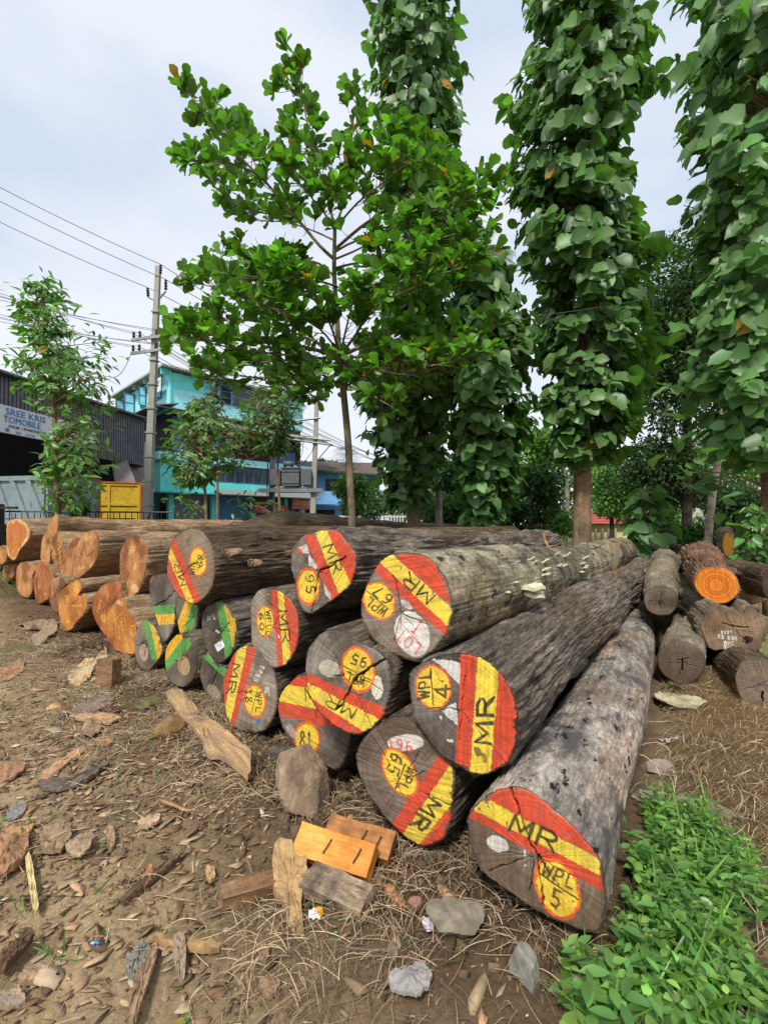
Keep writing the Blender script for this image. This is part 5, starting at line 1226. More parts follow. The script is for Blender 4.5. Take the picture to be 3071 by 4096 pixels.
mb = MB(); mb.ob(fr2, -1.2, 1.0, -.06, -.02, .2, 2.2); hpart(mb, 'door', DARK)
mb = MB(); mb.ob(fr2, 1.6, 3.8, -.06, -.02, .9, 2.2); hpart(mb, 'window', GLS)
# -- truck workshop at the far left
A2 = np.array([-13.9, 17.6]); d2 = np.array([1.2, 8.4]); d2 /= np.linalg.norm(d2); n2 = np.array([-d2[1], d2[0]])
fr3 = (A2, d2, n2)
ws = empty('workshop_shed', 'dark corrugated truck workshop with a white and blue name board', 'building', (A2[0], A2[1], 0))
wp = lambda mb_, nm, mat, parent=None: hpart(mb_, nm, mat, parent, ws)
mb = MB()
for i in range(96):
    x = -8 + i * .17; mb.ob(fr3, x, x + .09, -.05, 0, 5.62 if i < 66 else 4.3, 6.75); mb.ob(fr3, x + .09, x + .17, -.015, .03, 5.62 if i < 66 else 4.3, 6.75)
wp(mb, 'fascia', SHEDM)
mb = MB(); mb.quadp(np.array([*(A2 + d2 * -8 + n2 * -.4), 6.8]), np.array([*(A2 + d2 * 8.8 + n2 * -.4), 6.8]), np.array([*(A2 + d2 * 8.8 + n2 * 14.3), 8.0]), np.array([*(A2 + d2 * -8 + n2 * 14.3), 8.0]), .08); wp(mb, 'roof', SHEDM)
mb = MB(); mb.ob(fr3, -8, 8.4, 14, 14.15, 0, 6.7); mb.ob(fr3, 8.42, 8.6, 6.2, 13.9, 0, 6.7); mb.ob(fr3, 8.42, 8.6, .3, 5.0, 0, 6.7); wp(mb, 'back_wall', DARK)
for x in (-1.2, 3.8, 8.3):
    mb = MB(); mb.ob(fr3, x, x + .2, .05, .25, 0, 5.6); wp(mb, 'post', STEEL)
mb = MB(); mb.ob(fr3, -5, 4.6, -.16, -.08, 4.62, 5.62); sb = wp(mb, 'name_board', WHITEP)
BLT = plain('blue_lettering', (.04, .20, .50), .6, .05, 3); DKT = plain('dark_lettering', (.06, .05, .09), .6, .05, 3)
def st(s, x, z_, h, w_, mat=BLT):
    q = A2 + d2 * x + n2 * -.175
    textmesh('sign_text', s, mat, sb, (q[0], q[1], z_), (d2[0], d2[1], 0), (0, 0, 1), h, width=w_)
st('SREE KRIS', .08, 5.30, .24, 1.75); st('TOMOBILE', .0, 5.01, .24, 1.6); st('ERK', 3.1, 5.05, .24, .7); st('MOB : 9048358575 , 9495', .22, 4.82, .12, 2.2, DKT)
st('TATA', .50, 4.66, .08, .22); st('EICHER', .95, 4.66, .07, .4)
mb = MB(); mb.tube([np.array([*(A2 + d2 * .15 + n2 * -.175), 4.74]), np.array([*(A2 + d2 * .15 + n2 * -.19), 4.74])], .07, 12); o = mb.build('round_mark', BLT); o.parent = sb
# -- trucks
YELP = plain('yellow_truck_paint', (.62, .40, .02), .5, .12, 2.5, dirt=(.30, .17, .03)); GRP = plain('grey_truck_paint', (.22, .28, .31), .5, .12, 2, dirt=(.14, .17, .18)); ORP = plain('orange_edge_paint', (.45, .12, .02), .6, .2, 5); RUB = plain('rubber', (.015, .015, .015), .9, .2, 6)
def tipper(label, cx, cy, yaw_, Lb, Wb, z0, z1, mat, cabmat, panel):
    root = empty('tipper_truck', label, 'truck', (cx, cy, 0))
    root.rotation_euler = (0, 0, yaw_)       # local -y faces the tailgate side
    m__ = MB()
    m__.box((-Wb / 2, Lb / 2, (z0 + z1) / 2), (.06, Lb, z1 - z0)); m__.box((Wb / 2, Lb / 2, (z0 + z1) / 2), (.06, Lb, z1 - z0)); m__.box((0, Lb, (z0 + z1) / 2), (Wb - .06, .06, z1 - z0)); m__.box((0, Lb / 2, z0 - .03), (Wb, Lb, .05))
    for i in range(9):
        y_ = .25 + i * (Lb - .5) / 8
        for s_ in (-1, 1):
            a_ = s_ * (Wb / 2 + .033)
            sl_ = .32 if panel else 0
            m__.add([(a_, y_ - .09 - sl_, z0), (a_, y_ + .09 - sl_, z0), (a_ + s_ * .07, y_ + .09 - sl_, z0), (a_ + s_ * .07, y_ - .09 - sl_, z0), (a_, y_ - .09 + sl_, z1 - .16), (a_, y_ + .09 + sl_, z1 - .16), (a_ + s_ * .07, y_ + .09 + sl_, z1 - .16), (a_ + s_ * .07, y_ - .09 + sl_, z1 - .16)],
                    [(0, 1, 2, 3), (4, 7, 6, 5), (0, 4, 5, 1), (1, 5, 6, 2), (2, 6, 7, 3), (3, 7, 4, 0)])
    for s_ in (-1, 1): m__.box((s_ * (Wb / 2 + .05), Lb / 2, z1 - .08), (.12, Lb, .15)); m__.box((s_ * (Wb / 2 + .05), Lb / 2, z0 + .04), (.10, Lb + .003, .10))
    m__.build('tipping_body', mat, root)
    m__ = MB(); m__.box((0, -.05, (z0 + z1) / 2), (Wb - .02, .06, z1 - z0 - .04))
    for x in (-Wb / 2 + .04, 0, Wb / 2 - .04): m__.box((x, -.10, (z0 + z1) / 2), (.10, .05, z1 - z0 - .044))
    for z_ in (z0 + .05, (z0 + z1) / 2 - .05, z1 - .06): m__.box((0, -.108, z_), (Wb - .03, .04, .12))
    tg = m__.build('tailgate', mat, root)
    m__ = MB(); m__.box((Wb / 2 + .02, -.10, (z0 + z1) / 2), (.06, .14, z1 - z0 + .05)); m__.box((0, -.10, z1 + .01), (Wb - .01, .13, .05)); m__.build('tailgate_edge', ORP, tg)
    m__ = MB(); m__.box((-.4, Lb / 2, z0 - .2), (.14, Lb + 2, .22)); m__.box((.4, Lb / 2, z0 - .2), (.14, Lb + 2, .22)); m__.build('chassis', IRON, root)
    m__ = MB(); m__.box((0, Lb + 1.25, 1.75), (2.3, 1.9, 2.1)); m__.box((0, Lb + 2.25, .75), (2.35, .25, .45)); cb = m__.build('cab', cabmat, root)
    m__ = MB(); m__.box((0, Lb + 2.215, 2.15), (2.0, .03, .8)); m__.box((1.165, Lb + 1.4, 2.15), (.03, 1.1, .7)); m__.box((-1.165, Lb + 1.4, 2.15), (.03, 1.1, .7)); m__.build('window', GLS, cb)
    for y_ in (.9, 2.1, Lb + 1.3):
        for s_ in (-1, 1):
            m__ = MB(); m__.tube([(s_ * .82, y_, .5), (s_ * 1.1, y_, .5)], .5, 22); w_ = m__.build('wheel', RUB, root, True)
            m__ = MB(); m__.tube([(s_ * 1.02, y_, .5), (s_ * 1.115, y_, .5)], .26, 16); m__.build('rim', STEEL, w_)
    return root
pY = PU(235, 1120, 20.5); tipper('yellow tipper truck with its tailgate towards the logs', pY[0], pY[1], R_(26), 4.6, 2.35, 1.30, 3.02, YELP, YELP, False)
pG = PU(108, 1100, 17.0); tipper('grey tipper truck with slanted side ribs below the workshop name board', pG[0] + .9, pG[1] - .2, R_(78), 5.6, 2.1, 1.35, 2.9, GRP, GRP, True)
# grey brown raised tipper bed in the shed
m__ = MB(); a_, b_, c_, d_ = PU(402/1.0*.0+248, 1040, 23), PU(300, 1058, 23), PU(272, 985, 24.5), PU(235, 960, 24.5)
m__.quadp(a_, b_, c_, d_, .08); m__.quadp(a_ + [0, 1.6, 0], a_, d_, d_ + [0, 1.6, 0], .08); m__.quadp(a_ + [0, 1.6, 0], b_ + [0, 1.6, 0], c_ + [0, 1.6, 0], d_ + [0, 1.6, 0], .08)
tag(m__.build('raised_truck_bed', plain('dusty_brown_panel', (.20, .17, .16), .8, .25, 2)), 'raised dusty brown truck bed inside the workshop above the yellow tipper', 'truck bed')
# -- fence with iron railing along the road
fz = empty('iron_fence', 'black iron gate and railing behind the far left logs', 'fence', (-10.5, 13.4, 0))
def fx(x_): return 13.4 + (x_ + 10.5) * .10
m__ = MB()
for i in range(64):
    x = -10.3 + i * .16
    if x > -6.0: break
    m__.tube([(x, fx(x), .3), (x, fx(x), 1.66)], .012, 5)
m__.tube([(-10.4, fx(-10.4), 1.70), (-6.0, fx(-6), 1.68)], .025, 6); m__.tube([(-10.4, fx(-10.4), 1.5), (-7, fx(-7), 1.5)], .018, 6); m__.tube([(-10.4, fx(-10.4), .35), (-6, fx(-6), .35)], .02, 6)
m__.tube([(-6.6, fx(-6.6), 1.66), (-6.75, fx(-6.7), 1.3)], .02, 6)
o = m__.build('railing', IRON); place_children(fz, o)
m__ = MB(); m__.box((-10.55, 13.35, .95), (.20, .20, 1.9)); m__.box((-10.25, 13.3, 1.8), (.5, .1, .06)); m__.box((-10.95, 13.35, .9), (.09, .09, 1.8)); m__.box((-10.8, 13.35, 1.75), (.4, .05, .05))
o = m__.build('gate_post', IRON); place_children(fz, o)
m__ = MB()
for i in range(10): m__.tube([(-12.2 + i * .13, 13.3, .1), (-12.2 + i * .13, 13.3, 1.75)], .015, 5)
o = m__.build('gate_leaf', IRON); place_children(fz, o)
rl = empty('pipe_fence', 'grey pipe railing before the shuttered shops', 'fence', (-3, 19, 0))
m__ = MB(); m__.tube([(-8.5, 19, 1.32), (1.0, 19.6, 1.32)], .03, 6); m__.tube([(-8.5, 19, .8), (1.0, 19.6, .8)], .025, 6); o = m__.build('rail', STEEL); place_children(rl, o)
for i in range(7):
    m__ = MB(); x = -8.3 + i * 1.5; m__.tube([(x, 19 + (x + 8.5) * .063, -.05), (x, 19 + (x + 8.5) * .063, 1.36)], .03, 6); o = m__.build('post', STEEL); place_children(rl, o)
wf = empty('white_fence', 'white picket fence on a mossy low wall by the transformer', 'fence', (-3, 22, 0))
m__ = MB()
for i in range(46):
    x = -5.0 + i * .13; m__.box((x, 22, 1.25), (.05, .03, .8))
m__.box((-2.0, 22.03, 1.6), (6.0, .03, .05)); m__.box((-2.0, 22.03, 1.0), (6.0, .03, .05)); o = m__.build('pickets', WHITEP); place_children(wf, o)
m__ = MB(); m__.box((-1.6, 21.3, .65), (5.4, .25, 1.35)); o = m__.build('low_wall', plain('mossy_wall', (.15, .13, .08), .95, .35, 5)); place_children(wf, o)
m__ = MB(); m__.box((-3.6, 20.9, 1.35), (.75, .4, .32)); o = m__.build('pier_cap', plain('tan_block', (.42, .32, .17), .9, .2, 5)); place_children(wf, o)
# -- house with red tiled roof behind the bare teak trunk
hp = PU(1296, 1140, 30); rh = empty('cottage', 'yellow cottage with a red tiled roof beyond the bare teak trunk', 'house', (hp[0], hp[1], 0))
m__ = MB(); m__.box((hp[0] + .8, hp[1] + 1.5, .6), (3.4, 3, 1.3)); o = m__.build('wall', plain('cream_yellow_wall', (.62, .52, .26), .8, .1, 2)); place_children(rh, o)
m__ = MB(); x0, y0 = hp[0] + .8, hp[1] + 1.5
m__.add([(x0 - 2.0, y0 - 1.9, 1.2), (x0 + 2.0, y0 - 1.9, 1.2), (x0 + 2.0, y0 + 1.9, 1.2), (x0 - 2.0, y0 + 1.9, 1.2), (x0 - .3, y0, 2.1), (x0 + .3, y0, 2.1)], [(0, 1, 5, 4), (1, 2, 5), (2, 3, 4, 5), (3, 0, 4), (3, 2, 1, 0)])
for i in range(6): m__.tube([(x0 - 2.0 + i * .28, y0 - 1.92 + i * .31, 1.22 + i * .15), (x0 + 2.0 - i * .28, y0 - 1.92 + i * .31, 1.22 + i * .15)], .03, 5)
o = m__.build('roof', plain('red_tiles', (.42, .09, .07), .7, .25, 6)); place_children(rh, o)
m__ = MB()
for i in range(5): m__.tube([(x0 - 1.6 + i * .4, y0 - 1.75, 0), (x0 - 1.6 + i * .4, y0 - 1.75, .9)], .07, 6)
o = m__.build('baluster', plain('cream_post', (.42, .38, .26), .8, .15, 4)); place_children(rh, o)
hp = PU(1590, 1160, 22); m__ = MB(); m__.box((hp[0], hp[1] + 1, .9), (3.4, .2, 2.2)); tag(m__.build('boundary_wall', plain('pale_wall', (.5, .5, .42), .9, .15, 2)), 'pale boundary wall glimpsed in the shade behind the right hand pile', 'wall')
m__ = MB(); q = P(2912, 2175, 9.2); m__.tube([(q[0], q[1], 0), (q[0] - .05, q[1], 1.15), (q[0] - .1, q[1] - .05, 1.3)], [.15, .14, .13], 10); st_ = tag(m__.build('leaning_stump', B_pale, None, True), 'pale stump with an orange slanted top behind the right hand pile', 'stump')
q = P(2912, 2180, 8.95); mk('cut_face', np.array([q + np.array([.10 * math.cos(a_), 0.0, .22 * math.sin(a_)]) for a_ in np.linspace(0, 6.28, 18, endpoint=False)] + [q + np.array([.10 * math.cos(a_), .03, .22 * math.sin(a_)]) for a_ in np.linspace(0, 6.28, 18, endpoint=False)]), [tuple(range(18)), tuple(range(18, 36))[::-1]] + [(i, i + 18, (i + 1) % 18 + 18, (i + 1) % 18) for i in range(18)], plain('fresh_orange_wood', (.68, .30, .03), .7, .2, 5), st_)

# ------------------------------------------------------------------ power pole, wires, transformer
CONC = plain('pole_concrete', (.33, .33, .30), .85, .15, 6, dirt=(.20, .23, .14)); INS = plain('brown_insulator', (.05, .03, .03), .3, .2, 10)
Yp = 16.0
pb_ = P(581, 2300, Yp); pt_ = P(634, 1065, Yp); pb_[2] = 0
pole = empty('power_pole', 'tall concrete power pole with two crossarms beside the shed', 'power pole', tuple(pb_))
ax = (pt_ - pb_) / np.linalg.norm(pt_ - pb_)
def along(sy): t_ = (P(0, sy, Yp)[2] - pb_[2]) / (pt_[2] - pb_[2]); return pb_ + (pt_ - pb_) * t_
m__ = MB()
def taper(m__, a, b, w0, w1, d0=None):
    V_ = []
    for p, w_ in ((a, w0), (b, w1)):
        for sx_, sy_ in ((-1, -1), (1, -1), (1, 1), (-1, 1)): V_.append((p[0] + sx_ * w_ / 2, p[1] + sy_ * w_ / 2, p[2]))
    m__.add(V_, [(0, 1, 5, 4), (1, 2, 6, 5), (2, 3, 7, 6), (3, 0, 4, 7), (0, 3, 2, 1), (4, 5, 6, 7)])
taper(m__, pb_, pt_, .26, .14)
o = m__.build('post', CONC); place_children(pole, o)
for sy in np.linspace(1250, 2020, 9):
    m__ = MB(); c_ = along(sy); m__.box(c_, (.30 - .0001 * (2020 - sy), .27, .05)); o = m__.build('clamp', STEEL); place_children(pole, o)
WP = []
for sy in (1358, 1411):
    c_ = along(sy); m__ = MB(); m__.box(c_ + [-.12, -.16, .0], (1.15, .06, .09), np.array([[1, 0, .14], [0, 1, 0], [-.14, 0, 1]])); o = m__.build('crossarm', STEEL); place_children(pole, o)
    for dx in (-.62, -.42, .12, .34):
        m__ = MB(); b0_ = c_ + np.array([dx, -.16, .07 + dx * .12]); m__.tube([b0_, b0_ + [0, 0, .05], b0_ + [0, 0, .10], b0_ + [0, 0, .16], b0_ + [0, 0, .2]], [.03, .055, .035, .05, .02], 8)
        o = m__.build('insulator', INS); place_children(pole, o); WP.append(b0_ + [0, 0, .13])
c_ = along(1205); m__ = MB(); m__.tube([c_, P(596, 1190, Yp)], .03, 6); m__.tube([c_ + [0, 0, -.02], P(664, 1165, Yp)], .03, 6); m__.tube([P(596, 1190, Yp), P(592, 1185, Yp)], .03, 6); o = m__.build('bracket_arm', STEEL); place_children(pole, o)
for (a_, b_) in (((642, 1095), (644, 1058)), ((664, 1160), (664, 1118)), ((594, 1188), (591, 1150))):
    m__ = MB(); q0, q1 = P(*a_, Yp), P(*b_, Yp); L_ = [q0 + (q1 - q0) * t_ for t_ in np.linspace(0, 1, 9)]; m__.tube(L_, [.03, .06, .03, .06, .03, .06, .03, .05, .02], 8); o = m__.build('insulator', INS); place_children(pole, o); WP.append(q1)
# wires
M_wire = plain('wire', (.09, .09, .10), .5, .1, 5)
wr_lab = {'high': 'high line wires', 'low': 'low line wires'}
def wire(a, b, sag, label, group=None, r=.012):
    a = np.array(a, float); b = np.array(b, float); pts_ = [a + (b - a) * t_ + np.array([0, 0, -sag * 4 * t_ * (1 - t_)]) for t_ in np.linspace(0, 1, 22)]
    m__ = MB(); m__.tube(pts_, r, 5); tag(m__.build('overhead_wire', M_wire, None, True), label, 'wire', group)
for i, (a_, y0) in enumerate(((WP[8], 715), (WP[9], 775), (WP[10], 870))):
    wire(P(-500, y0 - 240, 13.5), a_, .15, 'overhead wire rising left from the pole top insulators', 'high wires left of the pole', .011)
    wire(a_, P(1750 + i * 60, 1640 + 25 * i, 30), .5, 'overhead wire running right from the pole top behind the almond tree', 'high wires right of the pole', .012)
for i in range(8):
    wire(P(-420, 1010 + i * 27, 13.0 + .1 * i), WP[i], .15, 'low overhead wire running left from a crossarm', 'crossarm wires left of the pole', .008)
    wire(WP[i], P(1600 + i * 16, 1845 + i * 9, 33), .6, 'low overhead wire running right from a crossarm', 'crossarm wires right of the pole', .010)
wire(P(2130, 1265, 9.4), P(3300, 1010, 9.0), .15, 'thin wire crossing in front of the tallest teak crown', None, .006)
wire(PU(740, 760, 9.3) + [0, -.1, 0], P(2130, 1265, 9.4), .1, 'thin wire tied to the almond trunk running right through the leaves', None, .006)
wire(WP[4], PU(235, 812, 13.5), .35, 'loose service wire sagging left from the lower crossarm', None, .010)
# transformer structure
Yt = 22.0
tr_ = empty('transformer_station', 'grey transformer on a two pole platform before the teal building', 'transformer', tuple(PU(630, 1100, Yt)[:2]) + (0,))
def C2P(x_, y_, Y_=Yt): return P(500 + x_ / 1.658, 1400 + y_ / 1.658, Y_)
def tpart(m__, nm, mat, sm_=False): o = m__.build(nm, mat, None, sm_); place_children(tr_, o); return o
for (xb, yb, xt, yt, w_) in ((962, 1100, 990, 575, .22), (1238, 1090, 1272, 345, .22)):
    a_ = C2P(xb, yb); b_ = C2P(xt, yt); a_[2] = 0; m__ = MB(); taper(m__, a_, b_, .26, .17); tpart(m__, 'pole', CONC)
m__ = MB(); c_ = (C2P(930, 925) + C2P(1275, 940)) / 2; m__.box(c_ + [0, -.25, 0], (2.85, .12, .16)); m__.box(c_ + [0, .35, 0], (2.85, .12, .16)); m__.box(c_ + [0, .05, .11], (1.5, .7, .05)); tpart(m__, 'platform', GREYC)
TRG = plain('transformer_grey', (.12, .13, .14), .5, .2, 5, .2)
c_ = (C2P(1050, 782) + C2P(1165, 912)) / 2; w_ = (C2P(1165, 800) - C2P(1050, 800))[0]; h_ = C2P(1100, 785)[2] - C2P(1100, 912)[2]
m__ = MB(); m__.box(c_, (w_, .8, h_ * .92)); m__.box(c_ + [0, 0, h_ * .47], (w_ * 1.08, .9, h_ * .06)); m__.box(c_ + [0, -.42, h_ * .3], (w_ * 1.02, .04, .05)); m__.box(c_ + [0, -.42, -h_ * .3], (w_ * 1.02, .04, .05)); tpart(m__, 'tank', TRG)
for sx_ in (-1, 1):
    m__ = MB()
    for i in range(9): m__.box(c_ + [sx_ * (w_ / 2 + .3), -.36 + i * .09, 0], (.46, .03, h_ * .82))
    m__.tube([c_ + [sx_ * w_ * .45, 0, h_ * .3], c_ + [sx_ * (w_ / 2 + .3), 0, h_ * .3]], .05, 8)
    tpart(m__, 'radiator', TRG)
for i in range(3):
    m__ = MB(); b0_ = c_ + [(-.5 + i * .5) * w_ * .8, 0, h_ * .5]; m__.tube([b0_ + [0, 0, .06 * k] for k in range(7)], [.09, .05, .08, .05, .07, .04, .03], 10); tpart(m__, 'bushing', INS)
m__ = MB(); m__.tube([c_ + [-w_ * .45, -.1, h_ * .72], c_ + [w_ * .1, -.1, h_ * .72]], .11, 12); tpart(m__, 'oil_tank', TRG, True)
for (x0_, y0_, x1_, y1_) in ((930, 500, 1300, 455), (1050, 568, 1365, 604), (1060, 590, 1360, 632)):
    m__ = MB(); a_, b_ = C2P(x0_, y0_), C2P(x1_, y1_); m__.tube([a_ + [0, -.15, 0], b_ + [0, -.15, 0]], .045, 6); tpart(m__, 'crossbar', STEEL)
m__ = MB()
for k in range(7):
    a_ = C2P(965 + k * 7, 560); b_ = C2P(945 + k * 6, 1090); mid = (a_ + b_) / 2 + [random.uniform(-.12, .12), -.2, 0]; m__.tube([a_ + [0, -.15, 0], mid, b_ + [0, -.15, 0]], .018, 5)
for k in range(4): m__.tube([C2P(1080 + k * 30, 770), C2P(1060 + k * 60, 680) + [0, -.1, 0], C2P(1010 + k * 90, 590) + [0, -.2, 0]], .012, 5)
tpart(m__, 'cables', IRON)
m__ = MB(); m__.box((C2P(1150, 1120)[0] - 1.2, 21.8, .7), (.8, .4, 1.3)); tpart(m__, 'meter_box', STEEL)
# ------------------------------------------------------------------ debris
def gpos(x_, y_): p = GU(x_, y_); return np.array([p[0], p[1], float(ground_z(p[0], p[1]))])
def flake(V0, th, seed, warp=.15, curl=0.0):
    """V0: outline (n,2) in metres -> a warped thick flake with fine edge detail; returns V, F, rim mask"""
    n_ = 56; o_ = spline(V0, n_); cen = o_.mean(0); rr = np.linalg.norm(o_ - cen, axis=1).mean()
    thv = np.arange(n_) / n_ * 6.283
    jag = fbm(v3(np.cos(thv) * 4, np.sin(thv) * 4), seed, 3) * .22 + fbm(v3(np.cos(thv) * 17, np.sin(thv) * 17), seed + 3, 2) * .12
    o_ = cen + (o_ - cen) * (1 + jag[:, None]); K = 6; V = [[*cen]]; 
    pts = [cen[None]] + [cen + (o_ - cen) * (k / K) for k in range(1, K + 1)]
    T = np.concatenate(pts); z = fbm(v3(T[:, 0] / rr * 1.2, T[:, 1] / rr * 1.2), seed + 7, 3) * rr * warp * 2 + ((T[:, 0] - cen[0]) ** 2) / rr * curl
    z2 = fbm(v3(T[:, 0] / rr * 3, T[:, 1] / rr * 9), seed + 9, 3) * th * 1.6
    top = np.stack([T[:, 0], T[:, 1], z + th / 2 + z2], -1); bot = np.stack([T[:, 0] * 1.0, T[:, 1], z - th / 2], -1)
    F = []
    for i in range(n_): F.append((0, 1 + i, 1 + (i + 1) % n_))
    for k in range(K - 1):
        for i in range(n_):
            a = 1 + k * n_ + i; b = 1 + k * n_ + (i + 1) % n_; F.append((a, a + n_, b + n_, b))
    nt_ = len(T); Fb = [tuple(reversed([q + nt_ for q in f])) for f in F]
    last = 1 + (K - 1) * n_; Fs = [(last + i, last + nt_ + i, last + nt_ + (i + 1) % n_, last + (i + 1) % n_) for i in range(n_)]
    return np.concatenate([top, bot]), F + Fb + Fs
WOODC = {'brown': (.17, .105, .065), 'orange': (.44, .24, .12), 'tan': (.36, .25, .15), 'pale': (.52, .42, .28), 'grey': (.22, .19, .16), 'dark': (.06, .042, .03), 'red': (.42, .12, .04), 'gold': (.48, .31, .14)}
def debris(nm, label, cat, pts_, col, th=.012, lift=.012, warp=.15, curl=0.0, tilt=(0, 0), col2=None, group=None, stripes=(18, 3)):
    g = np.array([GU(x_, y_)[:2] for x_, y_ in pts_]); c_ = g.mean(0); seed = int(abs(c_[0] * 997 + c_[1] * 131)) % 9973
    V, F = flake(g - c_, th, seed, warp, curl)
    if tilt != (0, 0):
        V[:, 2] += V[:, 0] * tilt[0] + V[:, 1] * tilt[1]
    col = np.array(WOODC.get(col, col)); c2 = np.array(WOODC.get(col2, col2)) if col2 is not None else col * .55
    # grain direction: the longest axis
    ev = np.linalg.svd(g - c_)[2][0]
    u = V[:, :2] @ ev; w = V[:, :2] @ np.array([-ev[1], ev[0]])
    m_ = np.clip(.5 + 1.6 * fbm(v3(u * stripes[1] * 2, w * stripes[0] * 3, V[:, 2] * 20), seed, 4) + .8 * fbm(v3(u * 9, w * 9), seed + 1, 3), 0, 1)
    C = col[None] * (1 - m_[:, None]) + c2[None] * m_[:, None]
    z_ = float(ground_z(c_[0], c_[1]))
    o = mk(nm, V, F, M_attr, None, col=C, smooth=False, loc=(c_[0], c_[1], z_ + lift))
    return tag(o, label, cat, group)
# long bark slab
debris('bark_slab', 'long tan bark slab lying across the soil in front of WPL 18', 'bark slab', [(352,1508),(385,1505),(425,1540),(475,1580),(520,1622),(542,1655),(534,1698),(508,1688),(482,1655),(448,1645),(436,1610),(402,1570),(375,1538)], 'gold', .03, .04, .12, .08, (.0, .0), col2=(.24, .17, .13), stripes=(30, 6))
debris('bark_piece', 'frayed yellowish bark piece standing beside the orange blocks', 'bark piece', [(590,1862),(622,1850),(640,1870),(662,1880),(660,1920),(650,1960),(655,2000),(642,2022),(625,1990),(610,1950),(592,1930)], 'gold', .03, .05, .2, .1, (0, .25), col2=(.20, .14, .09), stripes=(40, 3))
debris('bark_chunk', 'broken orange bark pile at the left border', 'bark chunk', [(-10,1830),(50,1808),(62,1840),(40,1880),(0,1910),(-20,1900)], 'orange', .03, .04, .25, 0, col2='brown')
debris('bark_flake', 'layered brown bark flakes right of the orange chunk at the left border', 'bark', [(95,1800),(140,1790),(155,1815),(130,1850),(90,1850)], 'tan', .02, .03, .3, 0)
debris('bark_flake', 'curled pale edged bark flake beside the layered flakes', 'bark', [(150,1835),(190,1812),(205,1830),(180,1860),(145,1850)], 'pale', .012, .03, .3, .4, col2='brown')
debris('plank_offcut', 'thin pale yellow lath lying among the left chips', 'lath', [(55,1862),(66,1858),(84,1970),(72,1974)], (.62, .52, .26), .012, .03, .02, 0, col2=(.5, .4, .2))
debris('bark_strip', 'dark narrow bark strip at the bottom left border', 'bark strip', [(-5,2090),(60,2030),(72,2040),(10,2110)], 'brown', .025, .04, .15, .2)
debris('bark_strip', 'long dark bark stick curving across the dirt left of the slab', 'bark strip', [(88,1695),(130,1700),(180,1680),(225,1655),(230,1662),(180,1695),(130,1712),(95,1712)], 'dark', .02, .02, .05, 0, col2='grey')
debris('wood_splinter', 'brown splinter lying diagonal in the straw at lower left', 'splinter', [(262,1948),(330,1895),(375,1858),(382,1865),(330,1910),(270,1955)], 'brown', .018, .02, .05, 0)
debris('orange_splinter', 'small bright red orange splinter on the dirt at lower left', 'splinter', [(318,1885),(330,1880),(326,1905),(315,1920)], 'red', .012, .02, .05, 0, col2='orange')
debris('bark_piece', 'golden rotten wood strip under the dry grass clump at lower left', 'bark piece', [(340,2030),(400,2040),(470,2042),(478,2055),(450,2060),(400,2058),(345,2042)], 'gold', .02, .03, .15, 0, col2='brown')
debris('bark_piece', 'grey brown split wood piece standing in the dirt near the bottom', 'bark piece', [(376,1990+60),(395,2045),(402,2070),(400,2110),(392,2122),(378,2095)], 'tan', .02, .04, .1, 0, (0, .3), col2='grey', stripes=(60, 3))
debris('bark_strip', 'fibrous bark strip leading to the bottom border', 'bark strip', [(300,2100),(330,2050),(340,2060),(325,2120),(305,2180),(290,2211),(275,2200)], 'brown', .018, .03, .15, .2, col2='tan', stripes=(60, 3))
debris('grey_stone', 'flat oval grey stone half under the fibrous strip', 'stone', [(272,2080),(300,2045),(320,2045),(322,2075),(300,2110),(280,2112)], (.24, .23, .19), .03, .015, .1, 0, col2=(.17, .17, .14))
debris('crumpled_sheet', 'crumpled grey sheet half buried near the bottom centre', 'sheet', [(842,2118),(868,2112),(895,2095),(915,2095),(930,2120),(925,2150),(895,2175),(870,2160),(845,2150)], (.32, .30, .28), .012, .05, .45, 0, col2=(.2, .19, .18))
debris('dry_leaf', 'large pale dry leaf on the grass by the right hand pile', 'leaf', [(1410,1510),(1445,1503),(1495,1520),(1520,1532),(1490,1534),(1440,1532)], (.50, .46, .32), .005, .06, .3, .3, col2=(.36, .31, .2))
debris('dry_leaf', 'brown curled dry leaf in the shade before the banded log', 'leaf', [(1445,1495),(1480,1483),(1500,1495),(1470,1503)], (.22, .15, .10), .005, .04, .3, .3)
